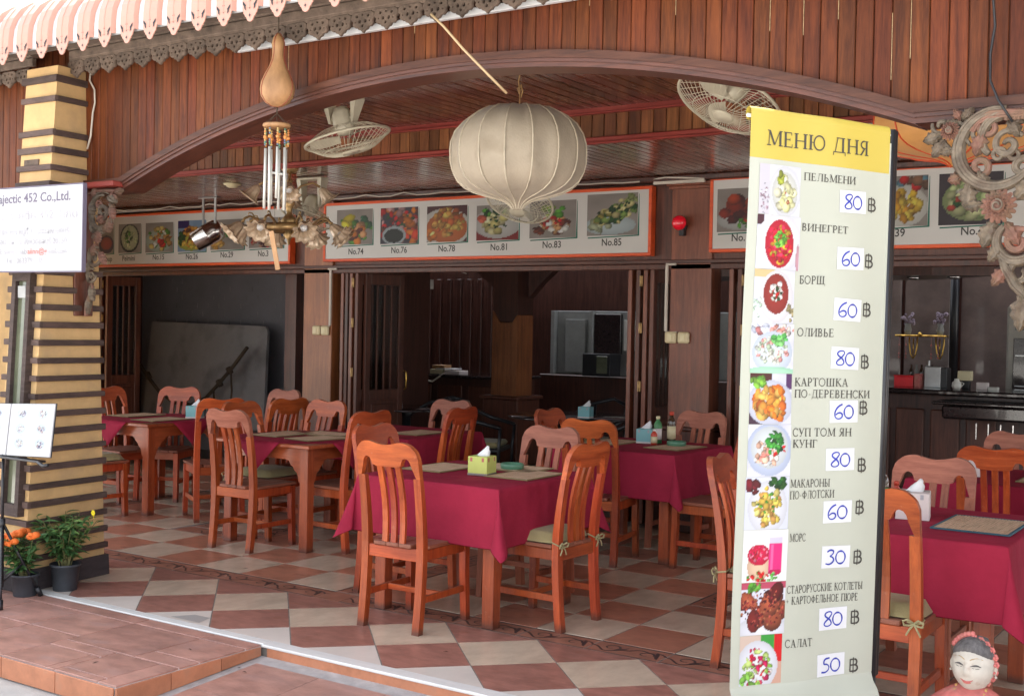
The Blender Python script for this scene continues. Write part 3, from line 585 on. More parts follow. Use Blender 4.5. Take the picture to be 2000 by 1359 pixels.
# ---- ceilings
def plank_run(parent, x0, x1, pitch, mk, name='plank'):
    n = int(round((x1-x0)/pitch))
    for i in range(n): mk(x0+pitch*i, x0+pitch*(i+1))
front = struct('front_ceiling', 'varnished plank ceiling just behind the arched fascia', 'ceiling')
mb = MB(); mb.box(-15, 5, 4.86, 6.74, 3.02, 3.06); mb.build('ceiling_deck', M['darkwood'], front)
me_c = {}
def bxmesh(name, w_, d, h_, m, c=.003):
    k = (name, round(w_, 3), round(d, 3), round(h_, 3), m.name)
    if k not in me_c:
        mb = MB(); mb.cbox(-w_/2, w_/2, -d/2, d/2, -h_/2, h_/2, c); me = bpy.data.meshes.new(name); me.from_pydata(mb.v, [], mb.f); me.materials.append(m); me_c[k] = me
    return me_c[k]
random.seed(8)
plank_run(front, -9.6, 1.2, .092, lambda a, b_: link('plank', bxmesh('plank', .0855, 1.84, .018, M['ceil'], .004), front, ((a+b_)/2, 5.78, 3.008+random.uniform(-.001, .001))))
drop = struct('ceiling_step', 'band of short upright planks where the ceiling steps down, between two red mouldings', 'ceiling step')
mb = MB(); mb.box(-15, 5, 6.705, 6.73, 2.80, 3.02); mb.build('backing_board', M['darkwood'], drop)
plank_run(drop, -11.6, 1.2, .088, lambda a, b_: link('plank', bxmesh('plank', .083, .012, .20, M['drop']), drop, ((a+b_)/2, 6.698+random.uniform(-.0015, .0015), 2.905)))
for zc in (2.992, 2.80):
    mb = MB(); mb.cbox(-15, 5, 6.672, 6.70, zc-.022, zc+.012, .006); mb.cbox(-15, 5, 6.660, 6.70, zc-.034, zc-.020, .004); mb.build('red_moulding', M['redtrim'], drop)
rear = struct('rear_ceiling', 'lower glossy plank ceiling running back to the menu boards', 'ceiling')
mb = MB(); mb.box(-15, 5, 6.73, 8.75, 2.83, 2.86); mb.build('ceiling_deck', M['darkwood'], rear)
plank_run(rear, -12.4, 1.0, .078, lambda a, b_: link('plank', bxmesh('plank', .0715, 1.9, .018, M['ceil'], .004), rear, ((a+b_)/2, 7.655, 2.815+random.uniform(-.0012, .0012))))
mb = MB(); mb.cbox(-12.4, 1.0, 8.52, 8.60, 2.755, 2.806, .01); mb.build('cornice', M['darkwood'], rear)
# ---- arched fascia
def arch_z(x):
    t = (x+3.597)/2.333
    if abs(t) >= 1: return 2.407 if x < 0 and t < 0 else 2.445
    Rr = 6.4; return 2.425+.017*t+(math.sqrt(Rr*Rr-(t*2.333)**2)-(Rr-.44))
M['cord_pale'] = mat('pale_filler', (.38, .27, .15), .8, var=.5, scale=40)
fas = thing('arched_fascia', 'long wood-plank fascia with a shallow arched lower edge over the terrace opening', 'fascia', (0, 4.68, 0))
X0, X1 = -6.37, 1.5
N = 120; xs_ = [X0+(X1-X0)*i/N for i in range(N+1)]; xs_ = sorted(set(xs_+[-5.930, -5.9299, -1.264, -1.2641]))
mb = MB(); mb.strip([(x, arch_z(x)-.012) for x in xs_], [(x, 3.45) for x in xs_], .012, .15); mb.build('backing_board', M['soffit'], fas)
x = X0; k = 0; random.seed(3)
while x < X1:
    w_ = .0715; a, b_ = x+.0016, x+w_-.0016; m_ = (a+b_)/2
    P_ = [(a, arch_z(a)), (m_, arch_z(m_)), (b_, arch_z(b_)), (b_, 3.42), (a, 3.42)]
    mb = MB(); loc0 = (m_, 0, 0); c = .003
    f_ = [(p[0]-m_, p[1]) for p in P_]; fr = [(-w_/2+.0016+c, P_[0][1]), (0, P_[1][1]), (w_/2-.0016-c, P_[2][1]), (w_/2-.0016-c, 3.42), (-w_/2+.0016+c, 3.42)]
    vs = [(p[0], 0, p[1]) for p in fr]+[(p[0], c, p[1]) for p in f_]+[(p[0], .012, p[1]) for p in f_]
    mb.add(vs, [(0, 1, 2, 3, 4)]+[(i, (i+1) % 5, (i+1) % 5+5, i+5) for i in range(5)]+[(i+5, (i+1) % 5+5, (i+1) % 5+10, i+10) for i in range(5)])
    mb.build('plank', M['fascia'], fas, (m_, random.uniform(-.0015, .0010), 0)); x += w_
    if x > -5.2 and random.random() < .42:
        z0 = arch_z(x)+random.uniform(.03, .5); z1 = min(3.4, z0+random.uniform(.12, .6)); mb = MB(); mb.box(-.0013, .0013, .0012, .006, z0, z1); mb.build('filler_line', M['cord_pale'], fas, (x, 0, 0))
for (t0, t1, y0, y1) in ((-.014, .022, -.030, .010), (-.030, -.012, -.022, .011), (-.052, -.030, -.012, .011)):
    mb = MB(); mb.strip([(x, arch_z(x)+t0) for x in xs_], [(x, arch_z(x)+t1) for x in xs_], y0, y1); mb.build('arch_moulding', M['fascia_trim'] if t0 > -.03 else M['soffit'], fas)
mb = MB(); mb.strip([(x, arch_z(x)-.052) for x in xs_], [(x, arch_z(x)-.013) for x in xs_], .0125, .165); mb.build('arch_soffit', M['soffit'], fas)
fas2 = thing('side_fascia', 'dark plank fascia continuing left of the striped pillar', 'fascia', (0, 4.70, 0))
x = -8.6
mb = MB(); mb.box(-8.6, -6.45, .012, .08, 2.36, 3.42); mb.build('backing_board', M['soffit'], fas2)
while x < -6.5: mb = MB(); mb.cbox(-.034, .034, 0, .012, 2.40, 3.42, .003); mb.build('plank', M['fascia'], fas2, (x+.036, random.uniform(-.001, .001), 0)); x += .0715
# ---- roof: painted metal sheet with scalloped eave
roof = thing('scalloped_metal_roof', 'pink and white ribbed metal roof edge with scalloped tongues, top left', 'roof')
prof = [(4.200, 3.125), (4.200, 3.20), (4.208, 3.26), (4.232, 3.32), (4.275, 3.378), (4.34, 3.425), (4.44, 3.465), (4.62, 3.515), (5.2, 3.66), (6.5, 3.98), (9, 4.4), (13.0, 4.4)]  # sheet stops early at the added open strip that lights the interior
nr = []
for i, p in enumerate(prof):
    a = prof[max(0, i-1)]; b_ = prof[min(len(prof)-1, i+1)]; dy, dz = b_[0]-a[0], b_[1]-a[1]; l = math.hypot(dy, dz); nr.append((-dz/l, dy/l))
mb = MB()
vs = [(x, p[0], p[1]) for x in (-14, 8) for p in prof]; k = len(prof)
mb.add(vs+[(x, y+.01, z-.004) for x, y, z in vs], [(i, i+1, k+i+1, k+i) for i in range(k-1)]+[(2*k+i, 2*k+i+1, 3*k+i+1, 3*k+i) for i in range(k-1)]); mb.build('roof_sheet', M['white_metal'], roof)
def rib_mesh():
    mb = MB(); hw = .066; kk = 9; pr = prof[:kk]; vs = []
    for i, p in enumerate(pr):
        ny, nz = nr[i]
        for (x, h_) in ((-hw, .001), (-hw+.012, .024), (-.004, .026), (0, .030), (.004, .026), (hw-.012, .024), (hw, .001)): vs.append((x, p[0]+ny*h_-0, p[1]+nz*h_))
    mb.add(vs, [(i*7+j, i*7+j+1, (i+1)*7+j+1, (i+1)*7+j) for i in range(kk-1) for j in range(6)])
    # scalloped tongue hanging from the rib end
    out = [(-hw+.012, 0), (-.053, -.010), (-.047, -.019), (-.045, -.030), (-.038, -.034), (-.035, -.044), (-.027, -.047), (-.020, -.062), (-.010, -.070), (0, -.072)]
    out = out+[(-a, b_) for a, b_ in out[-2::-1]]
    y = 4.2-.024
    poly = [(a, 3.127+b_) for a, b_ in out]
    mb.prism(poly, y, y+.006)
    return mb.build('roof_rib', M['pink'])
def cut_mesh():
    mb = MB(); y = 4.2-.0268
    def d(cx, cz, a, b_): mb.add([(cx-a, y, cz), (cx-a*.28, y, cz-b_*.28), (cx, y, cz-b_), (cx+a*.28, y, cz-b_*.28), (cx+a, y, cz), (cx+a*.28, y, cz+b_*.28), (cx, y, cz+b_), (cx-a*.28, y, cz+b_*.28)], [tuple(range(8))])
    d(0, 3.086, .009, .012); d(0, 3.155, .009, .014)
    mb.add([(.003*math.cos(t), y, 3.120+.003*math.sin(t)) for t in [k*1.05 for k in range(6)]], [tuple(range(6))])
    for s in (-1, 1):
        mb.add([(s*.050, y, 3.158), (s*.047, y, 3.142), (s*.040, y, 3.134), (s*.036, y, 3.120), (s*.027, y, 3.112), (s*.029, y, 3.130), (s*.026, y, 3.137), (s*.035, y, 3.146), (s*.040, y, 3.152)], [tuple(range(9)) if s > 0 else tuple(range(8, -1, -1))])
    return mb.build('cut_out', M['black_print'])
rb = rib_mesh(); ct = cut_mesh(); rb.parent = roof; ct.parent = rb
for i in range(-3, 42):
    x = -6.385+.1848*i
    if i == -3: rb.location = (x, 0, 0); continue
    c = rb.copy(); col.objects.link(c); c.location = (x, 0, 0); c2 = ct.copy(); col.objects.link(c2); c2.parent = c
mb = MB(); mb.box(-14, 8, 4.30, 4.66, 3.285, 3.300); mb.box(-14, 8, 4.30, 4.36, 3.15, 3.285); mb.build('eave_beam', M['weather'], roof)
# ---- carved fretwork hanging under the eave
fret = thing('carved_eave_board', 'weathered grey carved fretwork board with hanging lobes under the pink roof edge', 'fretwork', (0, 4.56, 0))
mb = MB(); mb.cbox(-6.30, 1.4, 0, .03, 3.155, 3.205, .004); mb.cbox(-6.30, 1.4, .004, .03, 3.135, 3.160, .003); mb.cbox(-8.6, -6.66, 0, .03, 3.155, 3.205, .004)
mb.cbox(-6.30, 1.4, -.012, .05, 3.208, 3.29, .004); mb.cbox(-8.6, -6.66, -.012, .05, 3.208, 3.29, .004); mb.build('fret_rail', M['weather'], fret)
def circ(cx, cz, r, n=10, rz=1): return [(cx+r*math.cos(2*math.pi*i/n), cz+r*rz*math.sin(2*math.pi*i/n)) for i in range(n)]
lobe = [(-.055, .0), (-.072, -.012), (-.073, -.030), (-.060, -.044), (-.064, -.058), (-.050, -.070), (-.034, -.069), (-.026, -.082), (-.012, -.086), (0, -.098)]
lobe = lobe+[(-a, b_) for a, b_ in lobe[-2::-1]]
holes = [circ(-.036, -.018, .010), circ(.036, -.018, .010), circ(0, -.012, .007), circ(-.018, -.044, .010, 8, 1.3), circ(.018, -.044, .010, 8, 1.3), circ(0, -.066, .009, 8, 1.2), circ(-.046, -.046, .006), circ(.046, -.046, .006)]
lme = shape2d([lobe]+holes, .016, .003); lme.materials.append(M['weather'])
i = 0; x = -6.235
while x < 1.2:
    o = link('carved_lobe', lme, fret, (x, .012, 3.140)); o.rotation_euler = (0, random.uniform(-.03, .03), 0); x += .1515
for x in (-6.76, -6.91, -7.06, -7.21, -7.36): link('carved_lobe', lme, fret, (x, .012, 3.140))
mb = MB(); mb.cbox(-4.93, 2, 4.625, 4.655, 3.060, 3.095, .003)
tag(mb.build('white_gutter', M['white_metal']), 'narrow white gutter strip running behind the carved eave lobes', 'gutter', kind='structure')
# ---- striped pillar
pil = thing('striped_pillar', 'tapering yellow rendered pillar ringed with dark brown battens on a plank base', 'pillar', (-6.45, 4.48, 0))
PX, PY = -6.45, 4.48
def pc(z, e=0):                                # the four tapering corners at height z (front-left, front-right, back-right, back-left), outset e
    FL = (-6.42-.050*z-e-PX, 4.165+.098*z-e-PY); FR = (-6.108-.053*z+e-PX, 4.165+.098*z-e-PY)
    BR = (-6.187-.037*z+e-PX, 4.79-.012*z+e-PY); BL = (-6.52-.040*z-e-PX, 4.80-.012*z+e-PY)
    return FL, FR, BR, BL
def pring(z0, z1, e0, e1, m, name):
    vs = [(*p, z0) for p in pc(z0, e0)]+[(*p, z1) for p in pc(z1, e1)]; mb = MB()
    mb.add(vs, [(0, 1, 2, 3), (4, 5, 6, 7), (0, 1, 5, 4), (1, 2, 6, 5), (2, 3, 7, 6), (3, 0, 4, 7)]); return mb.build(name, m, pil)
pring(0, 3.10, 0, 0, M['yellow'], 'pillar_shaft')
pring(0.002, .125, .020, .019, M['basewood'], 'base_board'); pring(3.0, 3.04, .02, .02, M['batten'], 'cap_board')
random.seed(11)
def strip_batten(a, b_, z, h_, th=.019, sag=0):
    """batten lying on the wall line a-b, proud by th"""
    d = Vector((b_[0]-a[0], b_[1]-a[1])); L_ = d.length; d.normalize(); n = Vector((d.y, -d.x)); c = .003
    vs = []
    for t_ in (0, L_):
        for (o_, zz_) in ((-.003, z), (th-c, z), (th, z+c), (th, z+h_-c), (th-c, z+h_), (-.003, z+h_)):
            vs.append((a[0]+d.x*t_+n.x*o_, a[1]+d.y*t_+n.y*o_, zz_+(sag if t_ else 0)))
    return MB().add(vs, [(0, 1, 2, 3, 4, 5), (6, 7, 8, 9, 10, 11)]+[(i, (i+1) % 6, (i+1) % 6+6, i+6) for i in range(6)]).build('batten', M['batten'], pil)
for k in range(27):
    z = .165+.1045*k
    if z > 2.95 or k in (17, 18, 19, 20, 25): continue
    FL, FR, BKR, BKL = pc(z+.015, 0); j = random.uniform
    FRo = (FR[0]+.0185, FR[1]); h_ = .036+j(-.003, .003)
    if .42 < z < 1.8:
        x0 = -6.308-.076*z-PX; strip_batten((FL[0]-.013, FL[1]), (x0, FL[1]), z, h_, .019); strip_batten((x0+.1765, FL[1]), FRo, z, h_, .019)
    else: strip_batten((FL[0]-.013, FL[1]), FRo, z, h_, .019, j(-.003, .003))
    strip_batten((FR[0], FR[1]+.001), (BKR[0], BKR[1]+.014), z+.0004, h_-.0008, .0182, j(-.004, .004))
# long recessed lamp frame on the street side of the pillar
fr = MB()
def fx(z): return -6.308-.076*z-PX
for (o0, o1, z0, z1) in ((0, .036, .43, 1.86), (.140, .176, .43, 1.86), (.0365, .1395, 1.80, 1.86), (.0365, .1395, .43, .50)):
    vs = []
    for zc in (z0, z1): y = 4.165+.098*zc-PY; vs += [(fx(zc)+o0, y-.045, zc), (fx(zc)+o1, y-.045, zc), (fx(zc)+o1, y+.004, zc), (fx(zc)+o0, y+.004, zc)]
    fr.add(vs, [(0, 1, 2, 3), (4, 5, 6, 7), (0, 1, 5, 4), (1, 2, 6, 5), (2, 3, 7, 6), (3, 0, 4, 7)])
lf = fr.build('lamp_frame', M['batten'], pil)
mb = MB(); mb.add([(fx(.5)+.036, 4.165+.049-PY-.02, .5), (fx(.5)+.14, 4.165+.049-PY-.02, .5), (fx(1.8)+.14, 4.165+.176-PY-.02, 1.8), (fx(1.8)+.036, 4.165+.176-PY-.02, 1.8)], [(0, 1, 2, 3)]); mb.build('glass_pane', M['glassdim'], lf)
mb = MB(); yy = 4.165+.098*1.72-PY; mb.box(fx(1.72)+.05, fx(1.72)+.125, yy-.035, yy-.022, 1.70, 1.77); mb.build('lamp_fitting', M['steel'], lf)
mb = MB(); yy = 4.165+.098*2.5-PY; mb.box(-6.50-PX, -6.36-PX, yy-.006, yy+.01, 2.475, 2.535); mb.build('bare_patch', M['weather'], pil)
pr = copy_tree(pil); pr.location = (pil.location.x+5.90, pil.location.y, 0); pr['label'] = 'matching striped pillar just beyond the right end of the arch, carrying the large scroll bracket'; pr['kind'] = 'structure'
# white cable running down the pillar's corner
mb = MB(); mb.tube([(-6.215, 4.66, 3.10), (-6.235, 4.665, 3.04), (-6.19, 4.668, 2.98), (-6.185, 4.668, 2.90), (-6.20, 4.665, 2.84), (-6.21, 4.66, 2.70), (-6.235, 4.655, 2.62)], .006, 6)
tag(mb.build('pillar_cable', M['conduit']), 'thin white cable running down beside the top of the striped pillar', 'cable')
# ---- neighbour's yellow wall seen past the pillar
mb = MB(); mb.box(-18, -9.95, 7.2, 7.3, 0, 3.2); tag(mb.build('yellow_side_wall', M['yellow']), 'shaded yellow wall visible past the left side of the striped pillar', 'wall', kind='structure')
# ================================================================== BACK WALL (plane y = 8.6)
W = 8.6
wall = struct('restaurant_front_wall', 'dark wooden shopfront wall framing the open interior', 'wall')
mb = MB(); mb.box(-12.6, 1.2, 8.63, 8.76, 2.13, 2.83); mb.build('header_beam', M['door'], wall)
for (x0, x1, m_) in ((-8.16, -7.79, M['wallo']), (-4.21, -3.86, M['wall']), (-.75, -.30, M['wall']), (-12.5, -12.1, M['wall'])):
    p = MB().use(m_); p.cbox(x0, x1, 8.60, 8.80, 0, 2.83, .006); po = p.build('post', None, wall)
    mb = MB(); mb.cbox(x0-.025, x1+.025, 8.572, 8.8, 0, .80, .008); mb.cbox(x0-.032, x1+.032, 8.565, 8.8, .80, .83, .006); mb.build('plinth', M['door'], po)
    mb = MB()
    for q, (e, z0, z1) in enumerate(((.02, 2.70, 2.725), (.035, 2.725, 2.755), (.05, 2.755, 2.80))): mb.cbox(x0-e, x1+e, 8.6-e, 8.8, z0, z1, .004)
    mb.build('capital', M['wall'], po)
mb = MB(); mb.cbox(-12.6, 1.2, 8.585, 8.63, 2.115, 2.145, .004); mb.build('door_head_moulding', M['soffit'], wall)
mb = MB(); mb.cbox(-12.6, 1.2, 8.60, 8.68, 2.07, 2.112, .004); mb.build('door_head', M['door'], wall)
# menu light-box boards above the openings
def menu_board(name, label, x0, x1, z0, z1, pics, labs):
    cx = (x0+x1)/2; t = thing(name, label, 'menu board', (cx, 8.55, 0), group='menu boards above the openings')
    mb = MB(); mb.box(x0-cx, x1-cx, .006, .07, z0, z1); mb.build('board_box', M['frame'], t)
    mb = MB(); e = .026
    mb.cbox(x0-cx, x1-cx, -.006, .0055, z1-e, z1, .003); mb.cbox(x0-cx, x1-cx, -.006, .0055, z0, z0+e, .003); mb.cbox(x0-cx, x0-cx+e, -.006, .0055, z0+e+.0005, z1-e-.0005, .002); mb.cbox(x1-cx-e, x1-cx, -.006, .0055, z0+e+.0005, z1-e-.0005, .002)
    mb.build('board_frame', M['frame'], t)
    mb = MB(); mb.add([(x0-cx+e, .002, z0+e), (x1-cx-e, .002, z0+e), (x1-cx-e, .002, z1-e), (x0-cx+e, .002, z1-e)], [(0, 1, 2, 3)]); mb.build('board_face', M['board'], t)
    for (a, z_b, c, z_t, seed, bgc, items) in pics:
        im = picture(c-a, z_t-z_b, seed, bgc, items, 44, 36, .62); me = pic_mesh(im, c-a, z_t-z_b, .0012); link('food_picture', me, t, (a-cx, 0, z_b))
        mb = MB(); w_ = c-a
        mb.add([(a-cx+.01, .0006, z_b-.022), (c-cx+.012, .0006, z_b-.010), (c-cx+.012, .0006, z_b+.0), (a-cx+.01, .0006, z_b-.012)], [(0, 1, 2, 3)])
        mb.add([(c-cx+.001, .0008, z_b-.009), (c-cx+.016, .0008, z_b-.009), (c-cx+.012, .0008, z_t-.01), (c-cx+.008, .0008, z_t-.01)], [(0, 1, 2, 3)]); mb.build('picture_shadow_line', M['green_print'], t)
    for (s, xc, zc) in labs: put_text(s, 0, 0, zc-.028, .056, .001, M['print'], t, center=xc-cx)
    return t
lg = (.64, .60, .57)
NOOD, PRK = (.86, .62, .3), (.72, .3, .16)
menu_board('menu_board', 'central grey menu board with orange frame and six dishes numbered 74 to 85', -7.866, -4.362, 2.178, 2.735, [
    (-7.70, 2.335, -7.257, 2.665, 1, lg, [('blobs', .5, .42, .48, .38, 40, .05, .12, [G_, (.2, .45, .3)]), ('blobs', .42, .6, .2, .15, 5, .12, .18, [(.93, .85, .2)]), ('blobs', .62, .3, .22, .22, 12, .09, .16, [OR, (.85, .6, .4), BR]), ('blobs', .2, .35, .12, .12, 6, .06, .1, [(.75, .6, .2), WH])]),
    (-7.162, 2.331, -6.722, 2.662, 2, (.25, .22, .28), [('blobs', .5, .6, .6, .5, 90, .05, .11, [RD, OR, BR, (.8, .6, .6), DG]), ('blobs', .75, .35, .3, .3, 14, .08, .14, [(.88, .25, .1), OR]), ('ell', .37, .24, .31, .25, (.75, .8, .82)), ('ell', .37, .23, .25, .19, (.08, .14, .12))]),
    (-6.62, 2.334, -6.174, 2.656, 3, (.35, .18, .2), [('ell', .45, .4, .62, .52, WH), ('ell', .5, .4, .5, .42, (.85, .45, .2)), ('blobs', .52, .55, .38, .36, 70, .04, .10, [NOOD, (.85, .72, .35), (.7, .45, .2), (.8, .4, .2)]), ('blobs', .15, .2, .15, .15, 6, .07, .1, [(.9, .85, .5), OR])]),
    (-6.072, 2.338, -5.631, 2.642, 4, lg, [('rect', 0, 0, 1, .3, (.55, .1, .1)), ('ell', .5, .48, .56, .42, (.85, .84, .82)), ('blobs', .5, .48, .3, .24, 16, .09, .14, [CRM, (.85, .8, .5)]), ('blobs', .45, .8, .3, .12, 18, .05, .09, [DG, G_]), ('blobs', .15, .6, .05, .05, 4, .07, .1, [(.85, .4, .3)]), ('blobs', .5, .5, .25, .2, 8, .03, .05, [DG])]),
    (-5.518, 2.343, -5.06, 2.656, 5, lg, [('blobs', .55, .4, .3, .26, 55, .05, .10, [TAN, WH, BR, (.8, .6, .4)]), ('blobs', .5, .45, .2, .2, 12, .04, .08, [RD]), ('blobs', .5, .72, .25, .14, 14, .04, .09, [G_, (.6, .7, .3)]), ('blobs', .2, .2, .12, .08, 8, .06, .1, [BR])]),
    (-4.955, 2.349, -4.486, 2.688, 6, lg, [('ell', .45, .25, .5, .22, (.80, .86, .87)), ('blobs', .25, .25, .2, .1, 10, .07, .12, [(.72, .75, .6)]), ('blobs', .45, .42, .26, .18, 40, .04, .09, [(.5, .6, .3), DG, (.8, .75, .5), (.6, .55, .25)]), ('blobs', .72, .62, .22, .2, 44, .04, .09, [(.5, .62, .3), DG, (.85, .8, .55)]), ('blobs', .9, .85, .08, .1, 8, .05, .08, [(.6, .65, .4)])]),
    ], [('No.74', -7.456, 2.271), ('No.76', -6.936, 2.274), ('No.78', -6.392, 2.278), ('No.81', -5.831, 2.279), ('No.83', -5.293, 2.288), ('No.85', -4.721, 2.295)])
menu_board('menu_board', 'left grey menu board showing Soup, Pelmini and dishes 15, 26 and 29', -11.32, -8.300, 2.165, 2.735, [
    (-11.284, 2.314, -10.976, 2.649, 11, lg, [('ell', .6, .3, .4, .3, (.3, .12, .3)), ('ell', .6, .33, .3, .2, (.7, .2, .2))]),
    (-10.891, 2.315, -10.52, 2.630, 12, lg, [('ell', .5, .5, .42, .48, (.12, .08, .16)), ('ell', .5, .52, .36, .42, (.82, .84, .68)), ('blobs', .5, .5, .28, .34, 24, .06, .1, [(.85, .86, .65), (.75, .8, .6)]), ('blobs', .45, .55, .18, .2, 14, .04, .07, [DG, G_])]),
    (-10.443, 2.312, -10.003, 2.629, 13, lg, [('ell', .5, .4, .48, .38, (.74, .8, .74)), ('blobs', .5, .45, .4, .36, 60, .05, .10, [WH, (.85, .72, .4), G_, OR, (.75, .55, .3)]), ('blobs', .55, .3, .1, .14, 4, .08, .13, [RD, WH])]),
    (-9.93, 2.310, -9.502, 2.636, 14, (.55, .66, .78), [('rect', 0, .75, .4, 1, (.2, .14, .4)), ('ell', .5, .32, .5, .28, (.72, .74, .3)), ('blobs', .5, .5, .3, .3, 44, .05, .10, [OR, (.85, .6, .25), BR]), ('blobs', .15, .45, .1, .2, 12, .05, .09, [DG]), ('blobs', .5, .22, .36, .12, 20, .05, .09, [(.9, .7, .3), (.75, .7, .3)])]),
    (-9.432, 2.321, -8.943, 2.628, 15, lg, [('blobs', .22, .35, .2, .3, 44, .04, .09, [(.85, .68, .35), (.75, .55, .25)]), ('blobs', .35, .6, .2, .2, 14, .05, .1, [G_, (.7, .6, .3)]), ('ell', .8, .3, .2, .05, (.6, .6, .62))]),
    (-8.874, 2.328, -8.397, 2.628, 16, lg, [('rect', .7, 0, 1, .6, (.16, .2, .34)), ('blobs', .45, .3, .36, .26, 60, .05, .09, [(.35, .1, .12), RD, (.5, .2, .2), (.85, .6, .5)])]),
    ], [('Soup', -11.067, 2.256), ('Pelmini', -10.717, 2.257), ('No.15', -10.231, 2.262), ('No.26', -9.708, 2.260), ('No.29', -9.188, 2.270), ('No.3', -8.671, 2.273)])
menu_board('menu_board', 'right grey menu board with dishes 39 and 42, partly behind the standing menu banner', -3.86, -1.10, 2.195, 2.775, [
    (-3.80, 2.349, -3.382, 2.680, 21, lg, [('ell', .5, .3, .5, .25, (.8, .8, .78)), ('blobs', .45, .5, .38, .25, 24, .10, .17, [(.5, .16, .08), (.6, .22, .1), (.38, .1, .06)]), ('blobs', .6, .2, .2, .1, 8, .04, .07, [RD, G_])]),
    (-2.579, 2.352, -2.216, 2.707, 22, lg, [('ell', .45, .4, .55, .42, WH), ('ell', .3, .66, .24, .16, (.85, .87, .84)), ('blobs', .55, .42, .3, .28, 44, .05, .11, [(.9, .72, .2), (.85, .6, .15), (.93, .8, .3)]), ('blobs', .75, .85, .3, .1, 10, .08, .12, [(.4, .6, .68), RD, (.5, .35, .25)]), ('blobs', .15, .35, .1, .12, 6, .06, .1, [(.8, .4, .15), G_])]),
    (-2.142, 2.350, -1.720, 2.706, 23, (.25, .21, .24), [('ell', .55, .48, .48, .4, (.62, .68, .45)), ('blobs', .55, .5, .42, .34, 50, .06, .12, [(.72, .78, .55), (.8, .82, .6), (.6, .7, .45)]), ('blobs', .5, .5, .4, .3, 12, .04, .08, [RD, (.7, .25, .2), DG, WH])]),
    ], [('No.', -3.621, 2.306), ('No.39', -2.46, 2.309), ('No.42', -1.896, 2.309)])
# folding door leaves stacked beside the openings
def door_leaf(x, y, wd, rz, parent, glass=True, th=.035, m=M['door']):
    """leaf hinged at (x, y): width along local x"""
    def B(x0, x1, z0, z1, t=th): q = MB(); q.cbox(x0, x1, -t/2, t/2, z0, z1, .004); return q
    mb = MB()
    for (x0, x1, z0, z1) in ((0, .07, 0.02, 2.07), (wd-.07, wd, 0.02, 2.07), (.0702, wd-.0702, 1.97, 2.07), (.0702, wd-.0702, .86, .96), (.0702, wd-.0702, .02, .16)): mb.cbox(x0, x1, -th/2, th/2, z0, z1, .003)
    o = mb.build('door_leaf', m, parent, (x, y, 0), rz)
    mb = MB(); mb.cbox(.07, wd-.07, -.008, .008, .16, .86, .002); mb.cbox(.10, wd-.10, -.014, .014, .2, .82, .006); mb.build('door_panel', m, o)
    if glass:
        mb = MB(); mb.box(.07, wd-.07, -.003, .003, .96, 1.97); mb.build('glass_pane', M['glass'], o)
        mb = MB(); n = 3
        for i in range(1, n+1): xx = .07+(wd-.14)*i/(n+1); mb.cbox(xx-.008, xx+.008, -.011, .011, .96, 1.97, .002)
        mb.build('glazing_bar', m, o)
    return o
HM = 'brass'
def hinge(x, y, z, parent):
    mb = MB(); mb.box(x-.013, x+.013, y-.004, y, z-.042, z+.042); mb.tube([(x, y-.006, z-.042), (x, y-.006, z+.042)], .005, 6); return mb.build('hinge', M['brass'], parent)
def fold_stack(name, label, xs_, sgn):
    t = thing(name, label, 'folding door', (xs_[0], 8.62, 0))
    for i, x in enumerate(xs_):
        o = door_leaf(x-xs_[0], 0, .46, R(90), t, True, .036, M['door'] if i % 2 else M['wall'])
    for i in range(len(xs_)-1):
        for z in ((.62, 1.13, 1.60, 1.98) if i == len(xs_)//2-(sgn < 0) else ()): hinge((xs_[i]+xs_[i+1])/2-xs_[0], -.010, z, t)
    return t
fold_stack('folding_door', 'folded door leaves with brass hinges stacked beside the left wooden post', [-7.68, -7.625, -7.57, -7.50], 1)
fold_stack('folding_door', 'folded door leaves with brass hinges stacked beside the right wooden post', [-4.58, -4.505, -4.44, -4.38], -1)
fold_stack('folding_door', 'folded door leaves left of the standing menu banner', [-3.70, -3.63, -3.56], 1)
fold_stack('folding_door', 'folded door leaves of the left opening, in front of the grey wall', [-11.38, -11.27, -11.17], 1)
dl = thing('open_door', 'open wooden door leaf with narrow barred glass inside the central opening', 'door', (-7.46, 8.70, 0)); door_leaf(0, 0, .55, R(88), dl)
mb = MB(); mb.tube([(.56, -.022, .95), (.56, -.05, .97), (.56, -.05, 1.12), (.56, -.022, 1.14)], .008, 6); h_ = mb.build('handle', M['gold'], dl.children[0])
# switch boxes, conduits and the red lamp on the posts
for (x, z, lab) in ((-7.965, 1.52, 'left cream switch of the pair on the orange-brown post'), (-7.855, 1.52, 'right cream switch of the pair on the orange-brown post'), (-4.185, 1.53, 'left cream switch of the pair on the dark red post'), (-4.075, 1.53, 'right cream switch of the pair on the dark red post')):
    t = thing('switch', lab, 'switch', (x, 8.598, z), group='switches on the wooden posts')
    mb = MB(); mb.cbox(-.05, .05, -.034, 0, -.045, .045, .012); mb.build('switch_box', M['switch'], t)
    mb = MB(); mb.cbox(-.018, .018, -.041, -.033, -.026, .026, .004); mb.build('rocker', M['cream'], t)
for (x, z1, lab) in ((-7.80, 1.57, 'pale conduit running down the edge of the orange-brown post'), (-4.235, 1.58, 'pale conduit running down the edge of the dark red post')):
    mb = MB(); mb.cbox(-.012, .012, -.018, 0, z1, 2.10, .003); mb.cbox(-.035 if x < -5 else -.01, .08, -.018, 0, 2.101, 2.118, .003); mb.cbox(-.10 if x < -5 else .0, 0 if x < -5 else .10, -.018, 0, z1-.014, z1-.002, .003)
    tag(mb.build('conduit', M['conduit'], None, (x, 8.597, 0)), lab, 'conduit')
